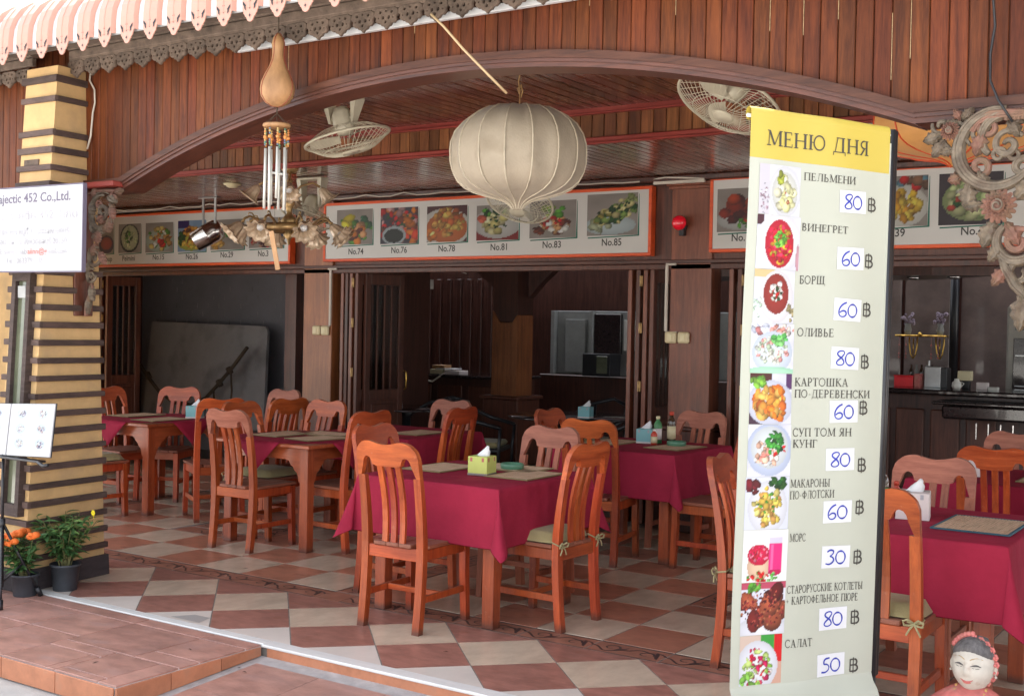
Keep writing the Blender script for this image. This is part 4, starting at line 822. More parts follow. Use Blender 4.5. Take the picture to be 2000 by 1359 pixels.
for (x0, x1, lab) in ((-8.27, -7.88, 'white cable trunking above the orange-brown post'), (-4.34, -3.90, 'white cable trunking above the dark red post')):
    mb = MB(); mb.cbox(x0, x1, 8.52, 8.545, 2.738, 2.762, .003); mb.tube([(x0-.05, 8.53, 2.775), (x0+.1, 8.52, 2.79), (x0+.25, 8.52, 2.78), (x1, 8.525, 2.765)], .007, 6); tag(mb.build('cable_trunking', M['conduit']), lab, 'trunking')
t = thing('red_wall_lamp', 'round glossy red lamp on a black bracket, on the dark red post', 'lamp', (-4.10, 8.60, 2.42))
mb = MB(); mb.tube([(0, 0, -.02), (0, -.05, -.02)], .03, 10); mb.cbox(-.02, .02, -.055, 0, -.09, -.03, .004); mb.build('bracket', M['black'], t)
mb = MB(); mb.lathe([(.001, .0), (.035, .004), (.055, .022), (.060, .045), (.050, .07), (.032, .088), (.001, .095)], 18, (0, -.05, 0), Matrix.Rotation(R(78), 3, 'X')); mb.build('lens', M['redlamp'], t)
# ================================================================== FURNITURE
def crest_outline():
    top = [(-.200, .800), (-.200, .905), (-.192, .935), (-.172, .962), (-.145, .978), (-.115, .985), (-.09, .984), (-.05, .973), (0, .967), (.05, .973), (.09, .984), (.115, .985), (.145, .978), (.172, .962), (.192, .935), (.200, .905), (.200, .800)]
    bot = [(-.158, .800), (-.158, .855), (-.152, .880), (-.140, .897), (-.124, .903), (-.108, .897), (-.097, .880), (-.092, .862), (-.085, .855), (0, .853), (.085, .855), (.092, .862), (.097, .880), (.108, .897), (.124, .903), (.140, .897), (.152, .880), (.158, .855), (.158, .800)]
    return top, bot
def back_y(z):                     # rake and curve of the back, seat level 0 -> crest
    if z < .44: return -.012-.028*(1-z/.44)**1.5 if False else -.030*((.44-z)/.44)**2
    t = (z-.44)/.55; return -.085*t**1.6
def make_chair(label, cushion=False, faded=False, crest_faded=False):
    A, B = (M['chair_f'], M['chair_fx']) if faded else (M['chair'], M['chairx'])
    t = thing('dining_chair', label, 'chair', (0, 0, 0))
    # rear legs continue up as back posts (origin: under the seat's rear edge centre, seat towards +y)
    zs_ = [0, .1, .2, .3, .38, .44, .50, .58, .66, .74, .80]
    for s in (-1, 1):
        mb = MB(); vs = []
        for z in zs_:
            y = back_y(z); hx = .0215; d = .040 if z < .5 else .040-.010*(z-.5)/.3
            xc = s*(.179); vs += [(xc-hx, y-d/2, z), (xc+hx, y-d/2, z), (xc+hx, y+d/2, z), (xc-hx, y+d/2, z)]
        n = len(zs_)
        mb.add(vs, [(i*4+j, i*4+(j+1) % 4, (i+1)*4+(j+1) % 4, (i+1)*4+j) for i in range(n-1) for j in range(4)]+[(0, 3, 2, 1), (n*4-4, n*4-3, n*4-2, n*4-1)])
        o = mb.build('back_leg', A, t)
    # crest rail: shaped board following the raked curve
    top, bot = crest_outline(); mb = MB()
    xs = [-.2, -.19, -.179, -.158, -.150, -.140, -.124, -.108, -.098, -.092, -.07, -.04, 0, .04, .07, .092, .098, .108, .124, .140, .150, .158, .179, .19, .2]
    def ip(pl, x):
        for i in range(len(pl)-1):
            a, b_ = pl[i], pl[i+1]
            if a[0] <= x <= b_[0] and b_[0] > a[0]: return a[1]+(b_[1]-a[1])*(x-a[0])/(b_[0]-a[0])
        return pl[-1][1]
    vs = []; rows = 5
    for x in xs:
        zt = ip([p for p in top[1:-1]], x); zb = .800 if abs(x) > .1585 else ip([p for p in bot[1:-1]], x)
        if abs(abs(x)-.158) < 1e-6: zb = .800 if False else .855
        if abs(x) >= .1585: zb = .7995
        for r_ in range(rows+1):
            z = zb+(zt-zb)*r_/rows; y = back_y(z)-.012*(1-(x/.2)**2)
            vs += [(x, y-.015, z), (x, y+.015, z)]
    k = (rows+1)*2; fs = []
    for i in range(len(xs)-1):
        for r_ in range(rows):
            a = i*k+r_*2; b_ = (i+1)*k+r_*2
            fs += [(a, b_, b_+2, a+2), (a+1, a+3, b_+3, b_+1)]
        a, b_ = i*k, (i+1)*k; fs += [(a, a+1, b_+1, b_), (a+rows*2, b_+rows*2, b_+rows*2+1, a+rows*2+1)]
    for i in (0, len(xs)-1):
        for r_ in range(rows): a = i*k+r_*2; fs.append((a, a+1, a+3, a+2))
    mb.add(vs, fs); cr_ = mb.build('crest_rail', M['chair_fx'] if crest_faded else B, t)
    # three slats
    for sx in (-.056, 0, .056):
        mb = MB(); vs = []; zz_ = [.452, .50, .56, .62, .68, .74, .80, .858]
        for z in zz_:
            y = back_y(z)-.004-.010*math.sin(math.pi*(z-.45)/.41)*-1.6; xc = sx*(1+.06*(z-.45)/.4)
            vs += [(xc-.0165, y-.008, z), (xc+.0165, y-.008, z), (xc+.0165, y+.008, z), (xc-.0165, y+.008, z)]
        n = len(zz_); mb.add(vs, [(i*4+j, i*4+(j+1) % 4, (i+1)*4+(j+1) % 4, (i+1)*4+j) for i in range(n-1) for j in range(4)]+[(0, 3, 2, 1), (n*4-4, n*4-3, n*4-2, n*4-1)])
        mb.build('slat', A, t)
    for s in (-1, 1):
        mb = MB(); a, b_, zt = .020, .0185, .425; x, y = s*.181, .385
        vs = [(x-b_, y-b_, 0), (x+b_, y-b_, 0), (x+b_, y+b_, 0), (x-b_, y+b_, 0), (x-a, y-a, .28), (x+a, y-a, .28), (x+a, y+a, .28), (x-a, y+a, .28), (x-a, y-a, zt), (x+a, y-a, zt), (x+a, y+a, zt), (x-a, y+a, zt)]
        vs[0:4] = [(p[0]+s*.004, p[1]+.012, p[2]) for p in vs[0:4]]
        mb.add(vs, [(i*4+j, i*4+(j+1) % 4, (i+1)*4+(j+1) % 4, (i+1)*4+j) for i in range(2) for j in range(4)]+[(0, 3, 2, 1), (8, 9, 10, 11)]); mb.build('front_leg', A, t)
    for (x0, x1, y0, y1) in ((-.157, .157, -.014, .012), (-.160, .160, .374, .398)):
        mb = MB(); mb.cbox(x0, x1, y0, y1, .368, .432, .003); mb.build('apron', B, t)
    for s in (-1, 1):
        mb = MB(); mb.cbox(s*.181-.011, s*.181+.011, .021, .364, .372, .430, .003); mb.build('apron', M['chair'], t)
        mb = MB(); mb.cbox(s*.181-.010, s*.181+.010, -.002, .375, .155, .190, .003); mb.build('stretcher', A, t)
    mb = MB(); mb.cbox(-.170, .170, .17, .19, .157, .188, .003); mb.build('stretcher', B, t)
    # seat boards
    xs = [-.205, -.123, -.041, .041, .123, .205]
    for i in range(5):
        mb = MB(); y0 = .024 if i in (0, 4) else -.022
        mb.cbox(xs[i]+.0012, xs[i+1]-.0012, y0, .415, .4325, .453, .004); mb.build('seat_board', M['seatwood'], t)
    if cushion:
        mb = MB(); n = 12; vs = []
        for j in range(n+1):
            for i in range(n+1):
                u, v = -1+2*i/n, -1+2*j/n; f = (1-u**6)*(1-v**6); h_ = .056*max(f, 0)**.35
                vs.append((.192*u*(1-.04*abs(v)**4), .205+.187*v*(1-.04*abs(u)**4), .459+h_*.95)); 
        k = len(vs); vs += [(a, b_, .457+(.459-c)*.0) for a, b_, c in vs]
        fs = [(j*(n+1)+i, j*(n+1)+i+1, (j+1)*(n+1)+i+1, (j+1)*(n+1)+i) for j in range(n) for i in range(n)]; fs += [tuple(k+q for q in f[::-1]) for f in fs]
        mb.add(vs, fs, True); c_ = mb.build('seat_cushion', M['cushion'], t)
        for s in (-1, 1):
            mb = MB(); x = s*.178
            mb.tube([(x-.026, .02, .468), (x-.027, -.024, .455), (x, -.028, .452), (x+.027, -.022, .455), (x+.027, .02, .462), (x, .026, .466)], .004, 5, True)
            for a in (-1, 1):
                mb.tube([(x, -.028, .452), (x+a*.020, -.045, .470), (x+a*.040, -.045, .462), (x+a*.036, -.040, .445), (x+a*.015, -.034, .445), (x, -.030, .451)], .0045, 5)
                mb.tube([(x, -.030, .45), (x+a*.015, -.04, .43), (x+a*.028, -.038, .405)], .004, 5)
            mb.build('cushion_tie', M['cord'], c_)
    return t
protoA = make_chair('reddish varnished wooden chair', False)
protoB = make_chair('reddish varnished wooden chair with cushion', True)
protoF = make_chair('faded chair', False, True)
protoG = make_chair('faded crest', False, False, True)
used = set()
def chair(p, x, y, rz, label, z=0, back=0):
    if p.name in used: c = copy_tree(p)
    else: c = p; used.add(p.name)
    c.location = (x, y, z); c.rotation_euler = (0, 0, R(rz)); c['label'] = label; c['category'] = 'chair'; c['group'] = 'wooden dining chairs on the terrace'
    return c
# origin = rear edge of the seat; rz 0 faces +y, 180 faces -y, 90 faces -x, -90 faces +x
chair(protoA, -3.925, 4.845, 1.5, 'orange wooden chair nearest us, back to us at the table with the lime tissue box')
chair(protoB, -3.215, 5.50, 88, 'wooden chair with olive cushion and tied bows at the right of the front table')
chair(protoF, -3.82, 6.145, 180, 'pinkish faded chair facing us behind the front table')
chair(protoA, -4.60, 5.56, -90, 'dark orange chair half hidden at the left of the front table')
chair(protoG, -6.175, 5.85, 2, 'wooden chair with its back to us in front of the second table from the pillar')
chair(protoA, -5.50, 6.42, 86, 'chair at the right end of the second table, behind the front-left chair')
chair(protoA, -6.40, 6.96, 180, 'chair facing us behind the second table, just under the orange-brown post')
chair(protoB, -6.62, 6.40, -88, 'cushioned dark chair pushed in at the left of the second table')
chair(protoA, -6.84, 7.00, 84, 'dark red chair directly in front of the lone bright orange chair back')
chair(protoG, -7.68, 7.80, 178, 'bright orange chair back peeking up behind the dark red chair near the grey wall')
chair(protoA, -8.52, 7.35, 205, 'chair facing us behind the far left table, beside the folded doors')
chair(protoA, -8.86, 6.90, -92, 'chair partly hidden by the striped pillar, left of the far left table')
chair(protoA, -7.16, 6.62, 60, 'large dark chair turned sideways at the right of the far left table')
chair(protoB, -8.12, 5.93, -4, 'cushioned chair whose seat sticks out right of the striped pillar')
chair(protoF, -5.80, 7.80, 180, 'faded chair facing us behind the draped central table')
chair(protoA, -5.30, 7.22, 92, 'narrow dark orange chair at the right end of the draped central table')
chair(protoA, -4.62, 7.60, -90, 'small dark chair back showing between the faded chair and the right table')
chair(protoA, -3.985, 7.01, 8, 'chair with its back to us at the table with the light blue tissue box')
chair(protoF, -3.76, 8.20, 178, 'faded chair facing us against the dark red post')
chair(protoA, -3.08, 7.42, 90, 'chair at the right of the blue tissue box table, half hidden by the menu banner')
chair(protoB, -2.275, 5.405, -82, 'chair with a tied cushion just left of the standing menu banner')
chair(protoB, -1.425, 4.80, 0, 'cushioned chair with its back to us, right of the banner pole, cord hanging loose')
chair(protoF, -1.515, 6.03, 180, 'greyish pink faded chair behind the white tissue box at the right table')
chair(protoA, -1.40, 6.98, 2, 'bright orange chair with its back to us at the rear right table')
chair(protoF, -1.50, 8.02, 180, 'pale worn chair farthest back on the right in front of the bar')
# ---- tables
def make_table(s=.452):
    t = thing('dining_table', 'wooden table', 'table')
    mb = MB(); mb.cbox(-s, s, -s, s, .720, .748, .006); mb.build('table_top', M['tablex'], t)
    for sx in (-1, 1):
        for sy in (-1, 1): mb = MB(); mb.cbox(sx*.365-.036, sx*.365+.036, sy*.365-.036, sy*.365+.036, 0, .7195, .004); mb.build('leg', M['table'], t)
    # apron boards with shaped brackets falling to the legs
    br = [(0, .085), (.20, .085), (.225, .095), (.240, .120), (.262, .132), (.275, .155), (.298, .172), (.310, .200), (.318, .235), (.3285, .24)]
    for k in range(4):
        top = [(-.3285, .7195)]+[(x_, .7195) for x_, _ in [(-p[0], p[1]) for p in br[::-1]][1:]+br[1:]]
        bot = [(-p[0], .72-p[1]) for p in br[::-1]]+[(p[0], .72-p[1]) for p in br[1:]]
        mb = MB(); mb.strip(bot, top, -.012, .012); o = mb.build('apron', M['tablex'], t, (0, 0, 0)); a = k*math.pi/2
        o.rotation_euler = (0, 0, a); o.location = (.385*math.sin(a), -.385*math.cos(a), 0)
    return t
tproto = make_table(); tused = []
def table(x, y, rz, label):
    t = copy_tree(tproto) if tused else tproto; tused.append(1)
    t.location = (x, y, 0); t.rotation_euler = (0, 0, R(rz)); t['label'] = label; t['category'] = 'table'; t['group'] = 'dining tables on the terrace'; return t
def cloth_square(x, y, label, s=.470, drop=.315, seed=0):
    rg = random.Random(seed); n1, n2 = 10, 7; in_ = [-s, -s+.007]+[-s+2*s*i/n1 for i in range(1, n1)]+[s-.007, s]; cs = [-s-drop+drop*i/n2 for i in range(n2)]+[-s-.007]+in_+[s+.007]+[s+drop*(i+1)/n2 for i in range(n2)]
    ph = [rg.uniform(0, 6) for _ in range(6)]; vs = []; zt = .7535
    for v in cs:
        for u in cs:
            du, dv = max(abs(u)-s, 0), max(abs(v)-s, 0); su, sv = (1 if u > 0 else -1), (1 if v > 0 else -1)
            cu, cv_ = max(-s, min(s, u)), max(-s, min(s, v)); X, Y, Z = cu, cv_, zt
            if du > 0 and dv > 0:
                L_ = math.hypot(du, dv); f = math.atan2(dv, du)/(math.pi/2)            # 0 side u .. 1 side v
                tri = 1-abs(2*f-1); out = L_*(.07+.27*tri**.9)
                X += su*(out*(.75 if f < .5 else .62)+.006); Y += sv*(out*(.62 if f < .5 else .75)+.006); Z -= L_*(1-.19*tri)
                if f < .5: Y -= sv*L_*.16*math.sin(math.pi*f*2)
                else: X -= su*L_*.16*math.sin(math.pi*(f-.5)*2)
            elif du > 0:
                wv = math.sin(v*9+ph[0 if u > 0 else 1])*.5+math.sin(v*17+ph[2])*.3; X += su*(.008+du*(.05+.045*wv)); Z -= du
            elif dv > 0:
                wv = math.sin(u*9+ph[3 if v > 0 else 4])*.5+math.sin(u*16+ph[5])*.3; Y += sv*(.008+dv*(.05+.045*wv)); Z -= dv
            else:
                e = min(s-abs(u), s-abs(v)); Z += .0012*math.sin(u*14+ph[1])*math.sin(v*11+ph[0])-(.001 if e < .002 else 0)
            vs.append((X, Y, Z))
    m = len(cs); mb = MB(); mb.add(vs, [(j*m+i, j*m+i+1, (j+1)*m+i+1, (j+1)*m+i) for j in range(m-1) for i in range(m-1)], True)
    o = mb.build('tablecloth', M['cloth'], None, (x, y, 0)); sd_ = o.modifiers.new('t', 'SOLIDIFY'); sd_.thickness = .0015; sb = o.modifiers.new('s', 'SUBSURF'); sb.levels = sb.render_levels = 1
    tag(o, label, 'tablecloth', 'burgundy tablecloths'); return o
def cloth_diag(x, y, label, s=.466, h_=.475, seed=0):
    n = 26; vs = []; rg = random.Random(seed); p0 = rg.uniform(0, 6)
    for j in range(n+1):
        for i in range(n+1):
            a, b_ = (-1+2*i/n)*h_, (-1+2*j/n)*h_; u, v = (a-b_)*.7071, (a+b_)*.7071; X, Y, Z = u, v, .7525
            if abs(u) > s: d = abs(u)-s; X = (s+.007+d*.06)*(1 if u > 0 else -1); Z -= d
            elif abs(v) > s: d = abs(v)-s; Y = (s+.007+d*.06)*(1 if v > 0 else -1); Z -= d
            else: Z += .0010*math.sin(u*13+p0)*math.sin(v*12)
            vs.append((X, Y, Z))
    mb = MB(); mb.add(vs, [(j*(n+1)+i, j*(n+1)+i+1, (j+1)*(n+1)+i+1, (j+1)*(n+1)+i) for j in range(n) for i in range(n)], True)
    o = mb.build('tablecloth', M['cloth'], None, (x, y, 0)); sd_ = o.modifiers.new('t', 'SOLIDIFY'); sd_.thickness = .0015
    tag(o, label, 'tablecloth', 'burgundy tablecloths'); return o
table(-3.895, 5.535, 0, 'front table under a full burgundy cloth with the lime tissue box'); cloth_square(-3.895, 5.535, 'burgundy cloth with a pointed hanging corner on the front table', seed=1)
table(-6.10, 6.46, 1, 'second table from the striped pillar, bare wooden corner showing beyond its cloth'); cloth_diag(-6.10, 6.46, 'burgundy cloth laid cornerwise on the second table from the pillar', seed=2)
table(-8.17, 6.82, 0, 'far left table beside the striped pillar with shaped aprons and cornerwise cloth'); cloth_diag(-8.17, 6.82, 'burgundy cloth laid cornerwise on the far left table', seed=3)
table(-5.90, 7.30, 0, 'table in front of the central opening, behind the front table'); cloth_square(-5.90, 7.30, 'burgundy cloth on the table in front of the central opening', drop=.20, seed=4)
table(-3.95, 7.70, 0, 'table with the blue tissue box before the dark red post'); cloth_square(-3.95, 7.70, 'burgundy cloth under the blue tissue box and sauce bottles', seed=5)
table(-1.43, 5.50, 0, 'table right of the menu banner with the white tissue box'); cloth_square(-1.43, 5.50, 'burgundy cloth right of the banner under the blue-edged placemat', seed=6)
table(-1.45, 7.56, 0, 'rear right table before the bar'); cloth_square(-1.45, 7.56, 'burgundy cloth on the rear right table before the bar', seed=7)
# ---- placemats: thin reed strips with a bound edge
def mk_straw():
    m, n, b = base('straw'); L = n.links; tc = n.nodes.new('ShaderNodeTexCoord'); mp = n.nodes.new('ShaderNodeMapping'); mp.inputs['Scale'].default_value = (1, 60, 1); L.new(tc.outputs['Object'], mp.inputs[0])
    nz = n.nodes.new('ShaderNodeTexNoise'); nz.inputs['Scale'].default_value = 6; nz.inputs['Detail'].default_value = 5; L.new(mp.outputs[0], nz.inputs['Vector'])
    rp = n.nodes.new('ShaderNodeValToRGB'); rp.color_ramp.elements[0].position = .30; rp.color_ramp.elements[0].color = (.26, .165, .095, 1); rp.color_ramp.elements[1].position = .5; rp.color_ramp.elements[1].color = (.70, .49, .33, 1)
    L.new(nz.outputs[0], rp.inputs[0]); L.new(rp.outputs[0], b.inputs['Base Color']); b.inputs['Roughness'].default_value = .75; return m
M['straw'] = mk_straw(); M['matedge'] = mat('mat_edge_blue', (.05, .12, .16), .8); M['matedge2'] = mat('mat_edge_tan', (.26, .19, .09), .8)
def placemat(x, y, rz, label, edge='matedge2', z=.7565, w_=.40, d=.28):
    t = thing('placemat', label, 'placemat', (x, y, z), R(rz), 'woven placemats')
    mb = MB(); mb.box(-w_/2, w_/2, -d/2, d/2, 0, .003)
    for k in range(24): yy = -d/2+d*(k+.5)/24; mb.box(-w_/2+.006, w_/2-.006, yy-.0045, yy+.0045, .003, .0046)
    mb.build('reed_mat', M['straw'], t)
    mb = MB(); e = .010
    for (a, b_, c, f) in ((-w_/2-.002, w_/2+.002, -d/2-.002, -d/2+e), (-w_/2-.002, w_/2+.002, d/2-e, d/2+.002), (-w_/2-.002, -w_/2+e, -d/2+e, d/2-e), (w_/2-e, w_/2+.002, -d/2+e, d/2-e)): mb.box(a, b_, c, f, -.0005, .0056)
    mb.build('bound_edge', M[edge], t); return t
placemat(-3.62, 5.62, 90, 'straw placemat at the front right of the front table')
placemat(-4.18, 5.58, 90, 'straw placemat left of the lime tissue box on the front table')
placemat(-3.86, 5.85, 0, 'straw placemat at the back of the front table')
placemat(-6.32, 6.45, 90, 'straw placemat at the left of the second table')
placemat(-5.90, 6.40, 80, 'straw placemat at the right of the second table')
placemat(-6.08, 6.70, 2, 'straw placemat at the rear of the second table')
placemat(-8.45, 6.85, 90, 'straw placemat at the left of the far left table')
placemat(-7.95, 6.70, 90, 'straw placemat at the right of the far left table')
placemat(-5.68, 7.28, 90, 'straw placemat on the table before the central opening')
placemat(-3.70, 7.70, 85, 'straw placemat right of the green ashtray before the post')
placemat(-4.22, 7.72, 90, 'straw placemat left of the blue tissue box')
placemat(-1.16, 5.50, 90, 'straw placemat with dark blue border on the right table', 'matedge', w_=.46, d=.32)
placemat(-1.22, 7.5, 90, 'straw placemat on the rear right table')
# ---- tissue boxes, ashtrays, bottles
def tissue_box(x, y, rz, m, label, z=.757, s=.058, h_=.105):
    t = thing('tissue_box', label, 'tissue box', (x, y, z), R(rz), 'tissue boxes on the tables')
    mb = MB(); mb.cbox(-s, s, -s, s, 0, h_, .003); mb.build('carton', m, t)
    mb = MB(); mb.box(-s-.0006, s+.0006, -s-.0006, s+.0006, .0, .012); mb.build('carton_stripe', M['whitebox'] if m is not M['limebox'] else M['steel'], t)
    mb = MB()
    for a in (-s*.75, s*.45):
        mb.box(a, a+.014, -s-.0009, -s-.0003, h_-.028, h_-.006); mb.box(s+.0003, s+.0009, a, a+.014, h_-.028, h_-.006)
    mb.build('carton_mark', M['statuepink'] if m is M['limebox'] else M['signgrey'], t)
    mb = MB(); vs = []; n = 10
    for j in range(6):
        for i in range(n):
            a = 2*math.pi*i/n; r_ = (.040-.006*j)*(1+.28*math.sin(3*a+j*.8)); vs.append((r_*math.cos(a)+.006*j, r_*.45*math.sin(a)+.002*j, h_-.002+.011*j+.006*math.sin(2*a+j)))
    mb.add(vs, [(j*n+i, j*n+(i+1) % n, (j+1)*n+(i+1) % n, (j+1)*n+i) for j in range(5) for i in range(n)]+[tuple(5*n+i for i in range(n))], True); mb.build('tissue', M['tissue'], t); return t
tissue_box(-3.82, 5.48, 8, M['limebox'], 'lime yellow tissue box on the front burgundy table', s=.060, h_=.105)
tissue_box(-7.90, 7.02, 20, M['teal'], 'teal tissue box on the far left table', z=.756)
tissue_box(-5.78, 6.72, 5, M['teal'], 'pale blue tissue box half behind a chair on the second table', z=.756)
tissue_box(-4.02, 7.86, 15, M['teal'], 'light blue tissue box beside the sauce bottles at the table before the post')
tissue_box(-1.46, 5.52, 12, M['whitebox'], 'white tissue box on the right table behind the chair back', s=.072, h_=.12)
tissue_box(-1.62, 7.45, 0, M['whitebox'], 'white tissue box on the rear right table')
def ashtray(x, y, label, z=.757):
    t = tag(MB().lathe([(.001, .006), (.045, .006), (.055, .012), (.058, .034), (.066, .036), (.070, .030), (.068, .008), (.060, 0), (.001, 0)], 24).build('ashtray', M['ashtray'], None, (x, y, z)), label, 'ashtray'); return t
ashtray(-3.83, 5.80, 'green round ashtray behind the lime tissue box'); ashtray(-3.74, 7.80, 'green round ashtray right of the sauce bottles')
def bottle(x, y, mb_, mcap, h_, r_, label, mlab=None, z=.757):
    t = thing('sauce_bottle', label, 'bottle', (x, y, z))
    MB().lathe([(.001, 0), (r_, .002), (r_, h_*.66), (r_*.85, h_*.74), (r_*.42, h_*.84), (r_*.40, h_*.90), (.001, h_*.90)], 16).build('bottle_body', mb_, t)
    MB().lathe([(r_*.5, h_*.88), (r_*.52, h_*.99), (r_*.3, h_), (.001, h_)], 14).build('cap', mcap, t)
    if mlab: MB().lathe([(r_*1.02, h_*.15), (r_*1.02, h_*.55)], 16).build('label_band', mlab, t)
    return t
bottle(-3.93, 7.88, M['label_green'], M['cream'], .20, .030, 'green sauce bottle right of the light blue tissue box', M['whitebox'])
bottle(-3.89, 7.74, M['label_red'], M['white'], .115, .024, 'short red sauce bottle in front of the green bottle', M['cream'])
bottle(-3.85, 7.94, M['glassdark'], M['label_red'], .235, .032, 'dark brown sauce bottle with red cap before the post', M['cream'])
bottle(-1.60, 5.50, M['glassdark'], M['cream'], .235, .034, 'dark sauce bottle with green label left of the white tissue box', M['label_green'])
bottle(-1.56, 5.60, M['label_red'], M['label_red'], .15, .024, 'red sauce bottle behind the white tissue box')
bottle(-1.24, 7.52, M['white'], M['signprint'], .17, .036, 'white cleaning bottle with blue label on the rear right table', M['teal'])
# ================================================================== HANGING THINGS
def onion(name, label, x, y, zt, s, m, mr, nrib, dent=True, hook=None, flat=1.0):
    prof = [(.02, 0), (.10, -.004), (.20, -.020), (.27, -.055), (.325, -.10), (.360, -.155), (.379, -.215), (.382, -.265), (.380, -.32), (.368, -.37), (.343, -.415), (.305, -.450), (.25, -.478), (.185, -.498), (.12, -.513), (.075, -.528), (.045, -.546), (.025, -.572)]
    t = thing(name, label, 'lantern', (x, y, zt))
    nb = nrib*6
    def fl(tt, z):
        a = (tt/(2*math.pi)*nrib) % 1; return 1-.042*math.sin(math.pi*a)*(1+.35*math.sin(tt*7.3+z*9))
    def dn(tt, z):
        return s*(.055*math.exp(-((tt-3.55)/.28)**2)*math.exp(-((z+.10)/.06)**2)+.03*math.exp(-((tt-4.1)/.2)**2)*math.exp(-((z+.06)/.05)**2)) if dent else 0
    mb = MB(); vs = []
    for (r_, z) in prof:
        for j in range(nb):
            tt = 2*math.pi*j/nb; rr = r_*s*fl(tt, z); zz_ = z*s*flat
            rr -= dn(tt, z)+(.0022*math.sin(tt*41+z*30)*math.sin(z*19)+.003*math.sin(tt*11+z*16) if dent else 0)
            vs.append((rr*math.cos(tt), rr*math.sin(tt), zz_))
    k = len(prof); mb.add(vs, [(i*nb+j, i*nb+(j+1) % nb, (i+1)*nb+(j+1) % nb, (i+1)*nb+j) for i in range(k-1) for j in range(nb)]+[tuple(range(nb-1, -1, -1))], True); mb.build('lantern_skin', m, t)
    for q in range(nrib):
        tt = 2*math.pi*q/nrib; mb = MB(); mb.tube([((r_*s+.002-dn(tt, z))*math.cos(tt), (r_*s+.002-dn(tt, z))*math.sin(tt), z*s*flat) for r_, z in prof], .0042, 5); mb.build('rib', mr, t)
    mb = MB(); mb.tube([(0, 0, -.01), (0.004, 0, .06), (0, 0, .10)], .004, 5)
    for a in (0, 1.2, 2.3): mb.tube([(.012*math.cos(a), .012*math.sin(a), .05+.02*a/2), (.022*math.cos(a), .022*math.sin(a), .085), (.012*math.cos(a), .012*math.sin(a), .12), (-.015*math.cos(a), .012*math.sin(a), .10), (.0, .0, .07)], .0035, 5)
    mb.tube([(0, 0, .10), (-.008, 0, .14), (.004, 0, (hook or .2))], .004, 5); mb.build('hanging_wire', M['brass'], t); return t
onion('silk_lantern', 'big ribbed beige silk lantern with a dented upper left side hanging under the arch', -3.677, 5.566, 2.812, 1.0, M['lantern'], M['lanternrib'], 16, True, .19)
onion('orange_lantern', 'orange ribbed silk lantern partly behind the carved bracket at right', -1.46, 6.13, 2.815, 1.05, M['olantern'], M['olrib'], 12, False, .18, .66)
# ---- fans
def fan(name, label, at, axis, rad=.255, mount=None, seed=0):
    """ceiling fan: dished wire cage round three blades; axis = direction the cage faces"""
    t = thing(name, label, 'fan', at); ax = Vector(axis).normalized(); rot = ax.to_track_quat('Z', 'Y').to_matrix(); q = rot
    def P(x, y, z): return q @ Vector((x, y, z))
    mb = MB(); mb.tube([P(rad*math.cos(a), rad*math.sin(a), 0) for a in [k*2*math.pi/40 for k in range(40)]], .0085, 7, True); mb.build('cage_rim', M['fan'], t)
    for sgn, depth, nm in ((1, .085, 'front_grille'), (-1, .075, 'rear_grille')):
        mb = MB(); nw = 44 if sgn > 0 else 26
        for i in range(nw):
            a = 2*math.pi*i/nw; tw = .22
            pts = []
            for k in range(6):
                u = k/5; r_ = rad*(1-u*.80); z = sgn*depth*math.sin(min(1, u*1.25)*math.pi/2); aa = a+tw*u; pts.append(P(r_*math.cos(aa), r_*math.sin(aa), z))
            mb.tube(pts, .0019, 4, cap=False)
        for rr, zz_ in ((.62, .085), (.21, .085)):
            mb.tube([P(rad*rr*math.cos(a), rad*rr*math.sin(a), sgn*depth*math.sin(min(1, (1-rr)/.8*1.25)*math.pi/2)) for a in [k*2*math.pi/28 for k in range(28)]], .0024, 4, True)
        mb.build(nm, M['fan'], t)
    mb = MB(); mb.lathe([(.001, .094), (.052, .092), (.058, .084), (.052, .078), (.001, .078)], 20, (0, 0, 0), q); mb.build('grille_cap', M['fan'], t)
    for k in range(3):
        mb = MB(); vs = []; a0 = 2*math.pi*k/3+.4+seed
        for i in range(6):
            r_ = .045+(rad*.88-.045)*i/5; wd = .15+.50*math.sin(math.pi*min(1, (i+.8)/5.6)); 
            for s_ in (-1, -.3, .4, 1): aa = a0+s_*wd*.62; vs.append(P(r_*math.cos(aa), r_*math.sin(aa), .018*s_-.004*abs(s_)))
        mb.add(vs, [(i*4+j, i*4+j+1, (i+1)*4+j+1, (i+1)*4+j) for i in range(5) for j in range(3)], True); mb.build('blade', M['fan'] if seed < 2 else M['greycab'], t)
    mb = MB(); mb.lathe([(.001, -.03), (.045, -.03), (.06, -.06), (.068, -.10), (.062, -.16), (.04, -.20), (.001, -.205)], 18, (0, 0, 0), q); mb.build('motor', M['fan'], t)
    if mount:
        h_ = mount-at[2]; c = P(0, 0, -.13); sx = .115
        mb = MB(); mb.cbox(c.x-.14, c.x+.14, c.y-.05, c.y+.05, h_-.022, h_-.001, .008)
        for s_ in (-1, 1):
            mb.add([(c.x+s_*.14, c.y-.045, h_-.02), (c.x+s_*.095, c.y-.045, h_-.02), (c.x+s_*.095, c.y+.045, h_-.02), (c.x+s_*.14, c.y+.045, h_-.02),
                    (c.x+s_*.10, c.y-.020, c.z-.03), (c.x+s_*.083, c.y-.020, c.z-.03), (c.x+s_*.083, c.y+.020, c.z-.03), (c.x+s_*.10, c.y+.020, c.z-.03)],
                   [(0, 1, 2, 3), (4, 5, 6, 7), (0, 1, 5, 4), (1, 2, 6, 5), (2, 3, 7, 6), (3, 0, 4, 7)])
        mb.tube([(c.x-.09, c.y, c.z), (c.x+.09, c.y, c.z)], .012, 8); mb.build('mount_bracket', M['fan'], t)
    return t
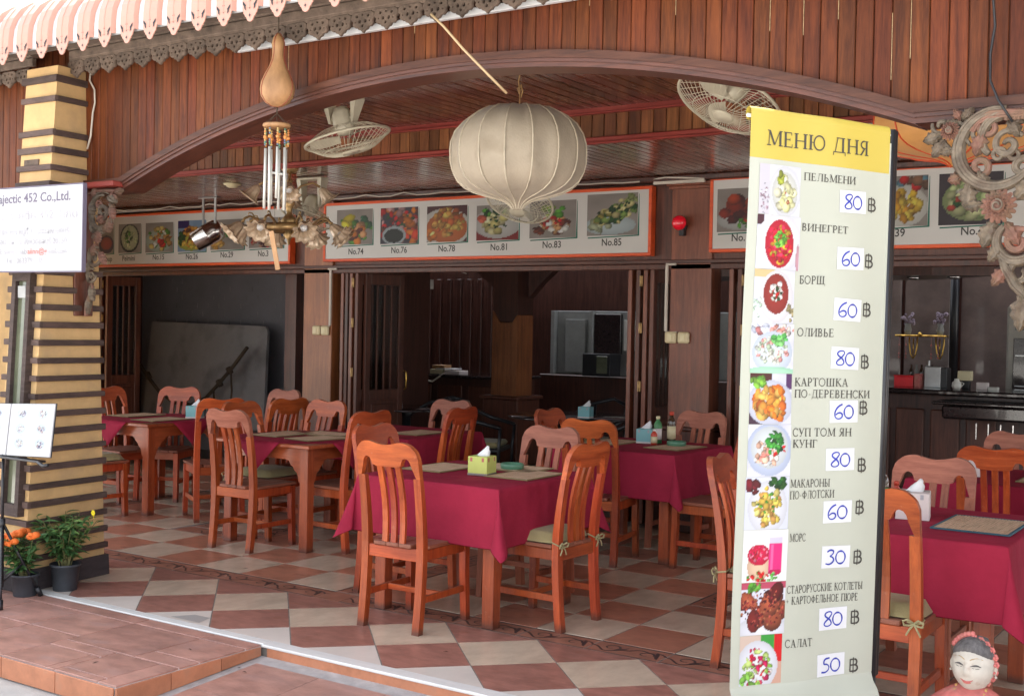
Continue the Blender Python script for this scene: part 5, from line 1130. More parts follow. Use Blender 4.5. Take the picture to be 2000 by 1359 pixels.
fan('ceiling_fan', 'cream caged fan on a forked white bracket behind the wind chime', (-5.02, 5.66, 2.74), (.22, .12, -.96), .27, 3.0)
fan('ceiling_fan', 'cream caged fan seen from below above the menu banner', (-2.56, 5.88, 2.785), (-.20, -.42, -.88), .285, 3.0, 1)
fan('ceiling_fan', 'dusty caged fan hanging just below the big beige lantern', (-4.84, 7.36, 2.50), (.06, -.50, -.86), .25, 2.8, 2.2)
fan('ceiling_fan', 'fan on a white bracket half hidden behind the chandelier', (-6.95, 7.35, 2.46), (-.1, -.3, -.9), .22, 2.8, 3)
# ---- chandelier
ch = thing('chandelier', 'aged brass chandelier with fluted shell-shaped glass shades behind the wind chime', 'chandelier', (-6.62, 6.80, 2.33)); ch.scale = (.9, .9, .90)
MB().lathe([(.001, .52), (.07, .52), (.08, .50), (.05, .47), (.001, .46)], 18).build('canopy', M['brass'], ch)
MB().lathe([(.012, .48), (.012, .42), (.030, .40), (.018, .37), (.016, .28), (.036, .25), (.050, .20), (.030, .17), (.020, .12), (.045, .09), (.075, .05), (.04, .01), (.03, -.04), (.05, -.07), (.015, -.11), (.008, -.15), (.001, -.16)], 18).build('stem', M['brass'], ch)
MB().lathe([(.20, .01), (.215, .025), (.235, .01), (.235, -.03), (.21, -.045), (.19, -.03), (.20, .01)], 28).build('ring_body', M['brass'], ch)
def shade(par, at, d, s=1.0):
    rot = Vector(d).normalized().to_track_quat('Z', 'Y').to_matrix(); fl = lambda tt, z: 1+(.035+.075*max(0, z-.06)/.06)*math.cos(9*tt)
    pr = [(.016, 0), (.026, .012), (.036, .035), (.041, .06), (.047, .082), (.060, .100), (.080, .112), (.086, .110)]
    o = MB().lathe([(a*s*1.12, b_*s*1.12) for a, b_ in pr]+[(a*s*1.09, b_*s*1.12+.0) for a, b_ in pr[-2::-1]], 54, at, rot, fl).build('shade', M['shade'], par)
    MB().lathe([(.001, .02*s), (.022*s, .03*s), (.030*s, .06*s), (.022*s, .085*s), (.001, .093*s)], 12, at, rot).build('bulb', M['bulb'], o)
for k in range(8):
    a = 2*math.pi*k/8+.25; c, s_ = math.cos(a), math.sin(a)
    ar = MB().tube([(.21*c, .21*s_, 0), (.27*c, .27*s_, .05), (.34*c, .34*s_, .075), (.385*c, .385*s_, .055), (.405*c, .405*s_, .02)], [.012, .011, .010, .010, .014], 8)
    ar.tube([(.30*c, .30*s_, .065), (.32*c, .32*s_, .10), (.35*c, .35*s_, .105), (.355*c, .355*s_, .085)], [.006, .006, .005, .004], 6); ar.build('arm', M['brass'], ch)
    shade(ch, (.41*c, .41*s_, .01), (c*.75, s_*.75, -.66), 1.12)
for k in range(4):
    a = 2*math.pi*k/4+.75; c, s_ = math.cos(a), math.sin(a)
    MB().tube([(.02*c, .02*s_, .28), (.10*c, .10*s_, .36), (.20*c, .20*s_, .39), (.26*c, .26*s_, .355)], [.010, .009, .009, .012], 8).build('arm', M['brass'], ch)
    shade(ch, (.265*c, .265*s_, .345), (c*.6, s_*.6, -.8), 1.05)
# ---- wind chime under a gourd
wc = thing('wind_chime', 'gourd wind chime with bead strings and white metal tubes hanging from the eave', 'wind chime', (-4.475, 4.495, 2.70))
GP = [(.001, .0), (.030, .004), (.062, .022), (.084, .055), (.090, .09), (.085, .125), (.068, .165), (.047, .205), (.034, .24), (.029, .27), (.030, .30), (.033, .325), (.026, .355), (.014, .372), (.006, .382)]
MB().lathe(GP, 26).build('gourd', M['gourd'], wc)
MB().tube([(0, 0, .38), (.002, 0, .43), (0, 0, .50)], .003, 5).build('cord', M['rope'], wc)
mb = MB()
for a in (0, 2.1, 4.2): mb.tube([((r_+.0015)*math.cos(a+z*2), (r_+.0015)*math.sin(a+z*2), z) for r_, z in GP], .0018, 4)
mb.build('binding_thread', M['redtrim'], wc)
RZ = -.098
MB().lathe([(.001, RZ-.008), (.066, RZ-.010), (.073, RZ), (.070, RZ+.010), (.001, RZ+.010)], 26).build('chime_disc', M['gourd'], wc)
mb = MB(); mb.tube([(0, 0, 0), (0, 0, -.035)], .004, 6)
for k in range(8): a = k*math.pi/4; mb.tube([(0, 0, -.033), (.058*math.cos(a), .058*math.sin(a), RZ+.012)], .0016, 4)
mb.build('cord', M['rope'], wc)
bm_ = [mat('bead_orange', (.65, .26, .07), .35), mat('bead_green', (.10, .26, .18), .35), mat('bead_gold', (.55, .40, .16), .35), mat('bead_blue', (.13, .18, .26), .35)]
rg = random.Random(4)
for k in range(9):
    a = 2*math.pi*k/9; x, y = .060*math.cos(a), .060*math.sin(a); mb = MB(); z = RZ-.016
    for q in range(7):
        r_ = (.005, .0065, .006, .0105, .006, .0065, .005)[q]; z -= r_; mb.use(bm_[0] if q == 3 else bm_[rg.randrange(4)]); mb.ball((x, y, z), r_, 8); z -= r_
    mb.use(M['rope']); mb.tube([(x, y, RZ), (x, y, z-.012)], .0012, 4); mb.build('bead_string', None, wc)
    if k in (0, 2, 3, 4, 5, 7, 8):
        L_ = .325-.012*((k*5) % 7)+(.035 if k in (4, 5) else 0); mb = MB(); mb.tube([(x, y, z-.008), (x*1.02+.004*math.sin(k*2.1), y, z-.008-L_)], .0078, 9); mb.build('chime_tube', M['tube'], wc)
mb = MB(); mb.tube([(-.042, 0, -.335), (.047, 0, -.350)], .006, 7); mb.build('striker', M['tube'], wc)
mb = MB(); mb.tube([(0, 0, RZ), (.0, .0, -.34), (-.004, 0, -.555), (0, 0, -.66)], .0012, 4); mb.ball((-.004, 0, -.52), .008, 8); mb.build('cord', M['rope'], wc)
pd = MB().cbox(-.013, .013, -.003, .003, -.10, .105, .002).build('wind_paddle', M['gourd'], wc, (0, 0, -.745)); pd.rotation_euler = (0, R(-11), R(30))
# ---- spotlight
sp = thing('spotlight', 'chrome cylinder spotlight on two ceiling rods at the left end of the chandelier', 'spotlight', (-9.05, 8.17, 2.44))
rot = Vector((-.66, -.55, -.52)).to_track_quat('Z', 'Y').to_matrix()
MB().lathe([(a*1.22, b_*1.22) for a, b_ in [(.001, -.13), (.05, -.125), (.078, -.10), (.086, -.06), (.087, .0), (.090, .005), (.087, .01), (.080, .12), (.074, .122), (.070, .02), (.001, .0)]], 26, (0, 0, 0), rot).build('lamp_can', M['chrome'], sp)
mb = MB()
for dx in (-.07, .10): mb.cbox(dx-.012, dx+.012, -.008, .008, .08, .362, .002)
mb.cbox(-.12, .15, -.03, .03, .355, .364, .002); mb.build('rod', M['steel'], sp)
# ---- loose stick, cables
mb = MB(); mb.tube([(-3.46, 4.47, 3.045), (-3.40, 4.49, 2.985), (-3.31, 4.53, 2.875), (-3.22, 4.60, 2.765), (-3.146, 4.656, 2.677)], .0065, 6)
tag(mb.build('dangling_stick', mat('bamboo', (.50, .36, .20), .5)), 'thin bamboo stick dangling from the eave in front of the arch', 'stick')
mb = MB(); mb.tube([(-2.75, 4.60, 3.085), (-2.45, 4.60, 3.035), (-2.15, 4.60, 3.015), (-1.95, 4.60, 3.018), (-1.75, 4.60, 3.04), (-1.5, 4.60, 3.10)], .005, 6)
tag(mb.build('green_wire', M['greenwire']), 'slack green wire across the top of the plank fascia', 'wire')
mb = MB(); mb.tube([(-.99, 4.60, 3.0), (-.985, 4.62, 2.85), (-.975, 4.63, 2.72), (-.99, 4.635, 2.62), (-.985, 4.62, 2.52), (-.95, 4.60, 2.44), (-.90, 4.6, 2.36)], .005, 6)
tag(mb.build('hanging_cable', M['black']), 'black cable hanging down the right end of the fascia', 'cable')
for (x, y, z, lab) in ((-5.16, 5.20, 2.997, 'cream round ceiling fitting behind the wind chime'), (-7.95, 7.45, 2.804, 'small round ceiling fitting left of the chandelier')):
    t = thing('ceiling_rose', lab, 'ceiling fitting', (x, y, z)); MB().lathe([(.001, -.035), (.03, -.034), (.05, -.025), (.055, -.012), (.075, -.010), (.078, .0), (.001, .0)], 20).build('rose_disc', M['cream'], t)
mb = MB(); rg = random.Random(6); pts = []
for k in range(46): pts.append((-11.2+.15*k, 8.50, 2.768+(.018 if rg.random() < .25 else 0)+rg.uniform(-.006, .006)))
mb.tube(pts, .006, 5); tag(mb.build('ceiling_cable', M['conduit']), 'loose pale cable looping along the top of the menu boards', 'cable')
rg = random.Random(12)
for k, (x, y, z) in enumerate(((-4.42, 3.93, 0), (-4.17, 4.02, -.062), (-4.13, 3.98, -.064), (-4.60, 3.50, 0), (-5.62, 5.46, 0), (-3.42, 4.66, 0))):
    mb = MB(); a = rg.uniform(0, 6); L_ = .012+.01*rg.random(); mb.add([(0, 0, .002), (L_, .004, .006), (2*L_, 0, .003), (L_, -.005, .004)], [(0, 1, 2, 3)]); tag(mb.build('dry_leaf', M['rope'], None, (x, y, z), a), ['curled dry leaf scrap on the raised platform near the step', 'dry leaf scrap against the platform face', 'second dry leaf scrap beside the platform face', 'small dark crumb on the front of the raised platform', 'dark crumb on the floor before the second table', 'dark crumb on the pale tile in front of the front chair'][k], 'leaf')
# ---- carved brackets
def spiral(cx, cz, r0, r1, a0, a1, n=22): return [(cx+(r0+(r1-r0)*(i/n)**.8)*math.cos(R(a0+(a1-a0)*i/n)), cz+(r0+(r1-r0)*(i/n)**.8)*math.sin(R(a0+(a1-a0)*i/n))) for i in range(n+1)]
def bracket(name, label, x, y, mir, extra, z0=2.42):
    t = thing(name, label, 'carved bracket', (x, y, z0)); m1, m2 = M['carve'], M['carvepink']
    def S(pts, r, nm='scroll', m=None, yo=0, taper=True):
        n = len(pts); rr = [r*(.35+.65*math.sin(math.pi*min(1, .12+.80*i/n))) if taper else r for i in range(n)]
        P_ = [(mir*p[0], yo-.004*math.sin(i*.5), p[1]) for i, p in enumerate(pts)]; mb = MB(); mb.tube(P_, rr, 8)
        for off in (-.45, .45):                    # carved grooves: raised bead lines along the scroll
            Q = []
            for i, p in enumerate(P_):
                a = P_[max(0, i-1)]; b_ = P_[min(n-1, i+1)]; dx, dz = b_[0]-a[0], b_[2]-a[2]; l = math.hypot(dx, dz) or 1
                Q.append((p[0]-dz/l*rr[i]*off, p[1]-rr[i]*.82, p[2]+dx/l*rr[i]*off))
            mb.tube(Q, [q*.28 for q in rr], 5)
        return mb.build(nm, m or m1, t)
    def leaf(cx, cz, ang, L_, wd, m=None, yo=0, nm='leaf'):
        mb = MB(); c, s_ = math.cos(R(ang)), math.sin(R(ang)); out = []
        prof_ = [(0, .12), (.15, .55), (.25, .45), (.38, .95), (.5, .7), (.62, .9), (.74, .5), (.85, .5), (1, 0)]
        vs = []
        for u, wv in prof_:
            for sd_, yv in ((-1, .004), (-.5, -.012), (0, -.004), (.5, -.012), (1, .004)):
                px_, pz = u*L_, sd_*wv*wd; vs.append((mir*(cx+px_*c-pz*s_), yo+yv-.012*math.sin(u*3), cz+px_*s_+pz*c))
        k = len(prof_); fs = [(i*5+j, i*5+j+1, (i+1)*5+j+1, (i+1)*5+j) for i in range(k-1) for j in range(4)]
        o_ = len(vs); vs += [(a, yo+.012, b_) for a, _, b_ in vs]; fs += [tuple(o_+q for q in f[::-1]) for f in fs]
        rim = [i*5 for i in range(k)]+[i*5+4 for i in range(k-1, -1, -1)]
        fs += [(rim[i], rim[(i+1) % len(rim)], rim[(i+1) % len(rim)]+o_, rim[i]+o_) for i in range(len(rim))]
        mb.add(vs, fs); return mb.build(nm, m or m1, t)
    def flower(cx, cz, r, m=None, yo=-.02, n=16):
        o = MB().ball((mir*cx, yo-.014, cz), r*.42, 12, (1, .55, 1)).build('flower', m or m2, t)
        for q in range(2):
            mb = MB()
            for i in range(n):
                a = 2*math.pi*(i+.5*q)/n; r0, r1 = r*.28, r*(1-.25*q); c, s_ = math.cos(a), math.sin(a); wd = r*.22
                pp = lambda rr, ww, yy: (mir*(cx+rr*c-ww*s_), yo+yy-.006*q, cz+rr*s_+ww*c); wd = r*.17; rm = r0+(r1-r0)*.62; vs = [pp(r0, 0, 0), pp(rm, wd, -.004), pp(r1*.97, wd*.62, .002), pp(r1*1.02, 0, .004), pp(r1*.97, -wd*.62, .002), pp(rm, -wd, -.004), pp(rm, 0, -.015)]
                mb.add(vs, [(k_, (k_+1) % 6, 6) for k_ in range(6)])
            mb.build('petal_ring', m or m2, o)
        mb = MB(); mb.tube([(mir*p[0], yo-.034, p[1]) for p in spiral(cx, cz, r*.10, r*.34, 0, 460, 20)], r*.06, 5); mb.build('flower_swirl', m1, o)
    extra(S, leaf, flower, m1, m2)
    return t
def right_b(S, leaf, flower, m1, m2):
    # coordinates: +x runs away from the opening, z downwards from the fascia
    S(spiral(.298, -.148, .150, .128, 80, 335, 34), .027); S(spiral(.315, -.120, .150, .062, 335, 580, 28), .021)
    S(spiral(.330, -.130, .060, .012, 30, 520, 26), .014); S(spiral(.235, -.205, .045, .012, 200, 640, 22), .014, m=m2); S(spiral(.385, -.215, .05, .014, -60, 330, 22), .015)
    S(spiral(.30, -.165, .030, .008, 0, 420, 18), .009); S(spiral(.355, -.165, .028, .008, 90, 500, 18), .009); S(spiral(.23, -.085, .030, .009, 60, 480, 18), .010)
    S([(.205, -.075), (.225, -.040), (.27, -.018), (.33, -.018), (.42, -.022)], .022, m=m2); S(spiral(.265, -.060, .045, .012, 90, 480, 20), .013, m=m2)
    for k in range(7): S([(.325+.014*k, -.002), (.330+.014*k, -.022), (.325+.014*k, -.044)], .009, nm='ribbed_leaf', m=m2, yo=-.012)
    S(spiral(.095, -.045, .036, .010, 160, 560, 20), .011); S(spiral(.165, -.125, .034, .008, 0, 400, 18), .011); S(spiral(.175, -.030, .026, .008, 0, 400, 18), .009); S(spiral(.20, -.012, .020, .006, 90, 430, 16), .007, m=m2)
    S([(.10, -.10), (.125, -.135), (.16, -.155), (.175, -.19)], .014)
    leaf(.10, -.075, 200, .075, .030); leaf(.11, -.095, 235, .08, .028); leaf(.17, -.03, 50, .06, .024); leaf(.16, -.06, 150, .06, .03); leaf(.14, -.13, 205, .05, .022); leaf(.175, -.235, 200, .055, .028, m2); leaf(.20, -.255, 265, .105, .036); leaf(.165, -.03, 120, .05, .02, m2)
    leaf(.245, -.07, 255, .10, .034, m2); leaf(.35, -.07, 70, .07, .03); leaf(.38, -.09, 20, .09, .03, m2); leaf(.33, -.035, 300, .08, .030); leaf(.36, -.33, 50, .11, .042); leaf(.40, -.35, 10, .10, .036, m2); leaf(.29, -.40, 250, .11, .040); leaf(.33, -.41, 300, .10, .036, m2); leaf(.265, -.28, 120, .07, .026); leaf(.25, -.34, 190, .07, .028)
    flower(.130, -.068, .036, m2); flower(.308, -.353, .064, m2)
    S(spiral(.375, -.485, .078, .064, 130, 400, 24), .022); S(spiral(.375, -.485, .055, .014, 40, 420, 22), .015, m=m2); S(spiral(.385, -.60, .050, .014, 60, 420, 20), .016); S([(.315, -.52), (.335, -.58), (.37, -.64), (.41, -.68), (.43, -.74)], .022)
    leaf(.32, -.49, 235, .08, .03); leaf(.34, -.57, 235, .09, .03, m2); leaf(.40, -.66, 265, .15, .044); leaf(.40, -.44, 10, .10, .035, m2); leaf(.42, -.57, 300, .12, .034)
bracket('carved_corner_bracket', 'large painted wood scroll bracket with a pink flower at the right end of the arch', -1.25, 4.625, 1, right_b, 2.412)
def left_b(S, leaf, flower, m1, m2):
    S(spiral(.18, -.145, .105, .092, 80, 395, 30), .014); S(spiral(.18, -.145, .125, .11, 60, 330, 26), .008); S(spiral(.185, -.14, .06, .012, 200, 640, 24), .013, m=m1); S(spiral(.15, -.10, .03, .008, 0, 420, 18), .009, m=m2)
    S([(.05, -.03), (.12, -.015), (.22, -.015), (.30, -.02)], .012, m=m2); S(spiral(.29, -.055, .03, .010, 90, 470, 18), .009, m=m2)
    leaf(.10, -.05, 60, .07, .025, m2); leaf(.24, -.05, 330, .08, .028); leaf(.27, -.10, 280, .09, .026, m2); leaf(.26, -.18, 260, .09, .026, m2); leaf(.21, -.22, 230, .08, .025); leaf(.14, -.20, 20, .08, .03, m2); leaf(.09, -.16, 90, .08, .026); leaf(.30, -.03, 10, .07, .022, m2)
    flower(.165, -.295, .040, m2); leaf(.12, -.27, 120, .07, .026); leaf(.20, -.26, 40, .07, .026, m2); leaf(.13, -.33, 250, .08, .026, m2)
    S(spiral(.12, -.41, .062, .050, 60, 360, 24), .013); S(spiral(.12, -.41, .038, .010, 0, 420, 20), .010, m=m1); leaf(.17, -.38, 300, .09, .024, m2); leaf(.08, -.44, 240, .07, .022)
    S(spiral(.09, -.525, .045, .036, 60, 370, 22), .011); S(spiral(.09, -.525, .024, .008, 0, 400, 18), .008); S([(.10, -.57), (.095, -.62), (.075, -.67), (.055, -.72), (.05, -.77)], .014, m=m2); leaf(.09, -.58, 280, .10, .024, m1); leaf(.075, -.65, 262, .11, .020, m1)
bracket('carved_corner_bracket', 'small painted wood scroll bracket on the striped pillar at the left end of the arch', -6.24, 4.635, 1, left_b, 2.37)
mb = MB(); mb.cbox(0, .045, -.07, .065, -.80, .0, .004)
tag(mb.build('bracket_post', M['door'], None, (-6.255, 4.63, 2.40)), 'dark board on the striped pillar carrying the small carved bracket', 'board')
mb = MB(); mb.cbox(-.02, .33, -.03, .07, 0, .035, .006); tag(mb.build('bracket_shelf', M['redtrim'], None, (-6.24, 4.62, 2.372)), 'red moulding resting on the small carved bracket', 'moulding')
# ================================================================== MENU BANNER
bn = thing('menu_banner', 'tall standing menu banner with a yellow header and ten priced dishes in Russian', 'banner', (-1.48765, 3.52747, .45184), kind=None)
u_ = Vector((.49305, .87, 0)); tl = R(.9432)
rz_ = math.atan2(.87, .49305); bn.rotation_mode = 'XYZ'
bn.rotation_euler = (0, tl, rz_)
BW, BH = .590, 1.815
def bulge(u, v):                                   # gentle waviness of the vinyl (towards -y local is the viewer)
    return -.006*math.sin(u/BW*math.pi)+.0035*math.sin(u*19+v*2.3)+.002*math.sin(v*7)
def vin(u0, u1, v0, v1, m, name, off, nu=14, nv=40, par=bn):
    vs = [(u0+(u1-u0)*i/nu, bulge(u0+(u1-u0)*i/nu, v0+(v1-v0)*j/nv)+off, v0+(v1-v0)*j/nv) for j in range(nv+1) for i in range(nu+1)]
    return MB().add(vs, [(j*(nu+1)+i, j*(nu+1)+i+1, (j+1)*(nu+1)+i+1, (j+1)*(nu+1)+i) for j in range(nv) for i in range(nu)], True).build(name, m, par)
def wrap(o, off):                                  # lay flat print onto the wavy vinyl
    for v in o.data.vertices: v.co.y = v.co.y+bulge(v.co.x, v.co.z)+off
    o.data.update(); return o
sheet = vin(0, BW, .0, 1.6818, M['banner'], 'vinyl_sheet', 0); vin(0, BW, 1.682, BH, M['yellowvinyl'], 'yellow_header', 0, 14, 6)
b2 = MB(); n = 14
vs = [(BW*i/n, bulge(BW*i/n, 0)+[0, -.010, -.030, -.045, -.040, .0][j], [0, -.022, -.040, -.065, -.085, -.10][j]-.02*(i/n)*(j/5)) for j in range(6) for i in range(n+1)]
b2.add(vs, [(j*(n+1)+i, j*(n+1)+i+1, (j+1)*(n+1)+i+1, (j+1)*(n+1)+i) for j in range(5) for i in range(n)], True).build('curled_hem', M['banner'], bn)
mb = MB(); vs = []                                  # loop at the top round a rod
for i in range(n+1):
    for a in range(13): t_ = R(200-a*25); vs.append((BW*i/n, bulge(BW*i/n, BH)+.013+.014*math.cos(t_), BH+.006+.022*math.sin(t_)))
mb.add(vs, [(i*13+j, i*13+j+1, (i+1)*13+j+1, (i+1)*13+j) for i in range(n) for j in range(12)], True).build('top_loop', M['yellowvinyl'], bn)
MB().tube([(-.002, .014, BH), (BW+.02, .014, BH)], .006, 10).build('top_rod', M['white'], bn)
mb = MB(); mb.tube([(BW+.022, .022, BH+.020), (BW+.024, .022, -.02)], .019, 10); mb.tube([(BW+.044, .026, BH+.018), (BW+.046, .026, -.02)], .011, 8); mb.tube([(BW+.024, .022, -.02), (BW+.028, .022, -.50)], .016, 10); mb.build('frame_pole', M['pole'], bn)
mb = MB(); mb.tube([(.05, .03, BH-.02), (.05, .03, -.50)], .009, 8); mb.build('frame_pole', M['pole'], bn)
mb = MB(); mb.cbox(-.03, BW+.05, -.14, .20, -.545, -.50, .01); mb.build('stand_base', M['pole'], bn)
mb = MB(); mb.box(BW+.001, BW+.005, .0, .02, 0, BH-.03); mb.build('vinyl_edge', M['banner'], bn)
TEXT = [('МЕНЮ ДНЯ', 0.0629, 1.7242, 0.4947, 1.7313, 0.0485), ('ПЕЛЬМЕНИ', 0.2193, 1.6273, 0.435, 1.6307, 0.0248), ('ВИНЕГРЕТ', 0.2185, 1.4645, 0.4089, 1.4659, 0.0239), ('БОРЩ', 0.2181, 1.2926, 0.3241, 1.2959, 0.0265), ('ОЛИВЬЕ', 0.217, 1.1234, 0.3686, 1.1251, 0.0265), ('КАРТОШКА', 0.2124, 0.962, 0.4361, 0.9626, 0.0266), ('ПО-ДЕРЕВЕНСКИ', 0.2125, 0.9247, 0.5365, 0.9251, 0.0257), ('СУП ТОМ ЯН', 0.2089, 0.7989, 0.4575, 0.7986, 0.0265), ('КУНГ', 0.2102, 0.7628, 0.316, 0.7617, 0.0258), ('МАКАРОНЫ', 0.205, 0.6342, 0.3749, 0.6324, 0.0258), ('ПО-ФЛОТСКИ', 0.2047, 0.5962, 0.3951, 0.5962, 0.0258), ('МОРС', 0.211, 0.4584, 0.2803, 0.457, 0.0258), ('СТАРОРУССКИЕ КОТЛЕТЫ', 0.2094, 0.2898, 0.5346, 0.2847, 0.0253), ('+ КАРТОФЕЛЬНОЕ ПЮРЕ', 0.207, 0.254, 0.5161, 0.2474, 0.025), ('САЛАТ', 0.2096, 0.1143, 0.3257, 0.1107, 0.0259)]
for s_, a, b_, c, d, h_ in TEXT: wrap(serif_text(s_, a, c, b_, d, h_, 0, M['print'], bn), -.0016)
DIG = {'8': [[(.30, .52), (.14, .66), (.10, .82), (.22, .97), (.40, .98), (.46, .84), (.38, .68), (.30, .52), (.14, .34), (.06, .16), (.16, .02), (.34, .03), (.44, .18), (.40, .36), (.30, .52)]],
       '0': [arc(.72, .46, .22, .42, 70, 430, 24)], '6': [[(.42, .98), (.24, .86), (.10, .60), (.05, .32), (.10, .08), (.24, .0), (.38, .08), (.43, .26), (.36, .42), (.22, .42), (.10, .28)]],
       '3': [[(.08, .84), (.22, .98), (.38, .92), (.38, .74), (.26, .58), (.20, .56), (.36, .48), (.42, .28), (.32, .08), (.16, .0), (.02, .08)]],
       '5': [[(.44, .96), (.18, .92), (.14, .56), (.30, .58), (.42, .42), (.40, .18), (.24, .02), (.04, .06)]]}
CARDS = [('80', 0.4263, 1.5728, 0.5129, 1.5705), ('60', 0.4263, 1.3861, 0.5095, 1.3824), ('60', 0.423, 1.2165, 0.5087, 1.2199), ('80', 0.4204, 1.0564, 0.5078, 1.0462), ('60', 0.4221, 0.8805, 0.5064, 0.8928), ('80', 0.4135, 0.7221, 0.5065, 0.7016), ('60', 0.4115, 0.5486, 0.5042, 0.5605), ('30', 0.4139, 0.3986, 0.5057, 0.3936), ('80', 0.4128, 0.1935, 0.5057, 0.1913), ('50', 0.41, 0.0407, 0.5075, 0.0302)]
rg = random.Random(2)
for s_, cu_, cv_, bu, bv in CARDS:
    w_, h_ = .118, .073; tilt = rg.uniform(-.03, .03); mb = MB(); N_ = 6
    def tp(x, y): return (cu_+x-y*tilt, cv_+y+x*tilt)
    vs = []
    for j in (0, 1):
        for i in range(N_+1): p = tp(-w_/2+w_*i/N_, -h_/2+h_*j); vs.append((p[0], bulge(*p)-.0020, p[1]))
    k = len(vs); vs += [(a, b_+.0010, c) for a, b_, c in vs]
    fs = [(i, i+1, N_+2+i, N_+1+i) for i in range(N_)]; mb.add(vs, fs+[tuple(k+q for q in f) for f in fs]+[(0, k, k+N_+1, N_+1), (N_, k+N_, k+2*N_+1, 2*N_+1)]); card = mb.build('price_card', M['paper'], bn)
    mb = MB()
    for ch_ in s_:
        for st in DIG[ch_]:
            q = list(st)
            for _k in range(2):
                q2 = [q[0]]
                for i in range(len(q)-1): q2 += [(q[i][0]*.75+q[i+1][0]*.25, q[i][1]*.75+q[i+1][1]*.25), (q[i][0]*.25+q[i+1][0]*.75, q[i][1]*.25+q[i+1][1]*.75)]
                q = q2+[q[-1]]
            pts = [tp((p[0]-.5)*.084*1.05, (p[1]-.5)*.050) for p in q]
            ribbon(mb, pts, [.0052+.0010*math.sin(i*.25) for i in range(len(pts))], -.00002*(1 if ch_ == '0' else 2))
    wrap(mb.build('handwritten_price', M['ink'], card), -.0026)
    mb = MB(); H_ = .046
    for kk, (pts, ww) in enumerate([([(-.013, -.5), (-.013, .5)], .0052), ([(.0, -.62), (.0, .62)], .0044), ([(-.013, .47), (.004, .47)], .0046), ([(-.013, .02), (.005, .02)], .0046), ([(-.013, -.47), (.005, -.47)], .0046),
                                     ([(.005+.010*math.cos(R(a)), .245+.225*math.sin(R(a))) for a in range(-90, 91, 15)], .0062), ([(.005+.013*math.cos(R(a)), -.225+.245*math.sin(R(a))) for a in range(-90, 91, 15)], .0064)]):
        ribbon(mb, [(bu+p[0], bv+p[1]*H_*.92) for p in pts], ww, -.0001*kk)
    wrap(mb.build('baht_sign', M['print'], bn), -.0014)
PX_ = [[(0.0387, 1.6658), (0.2056, 1.6691)], [(0.0371, 1.5054), (0.2122, 1.5114)], [(0.0362, 1.3324), (0.1972, 1.3375)], [(0.0333, 1.1606), (0.2028, 1.1649)], [(0.0363, 1.0012), (0.1994, 1.0)], [(0.0357, 0.8379), (0.2016, 0.8376)], [(0.033, 0.6709), (0.2003, 0.6672)], [(0.0336, 0.5011), (0.2043, 0.4966)], [(0.0346, 0.3328), (0.2037, 0.3252)], [(0.0355, 0.1628), (0.1974, 0.1594)], [(0.0359, 0.0029), (0.2012, -0.0023)]]
lb = (.88, .88, .95)
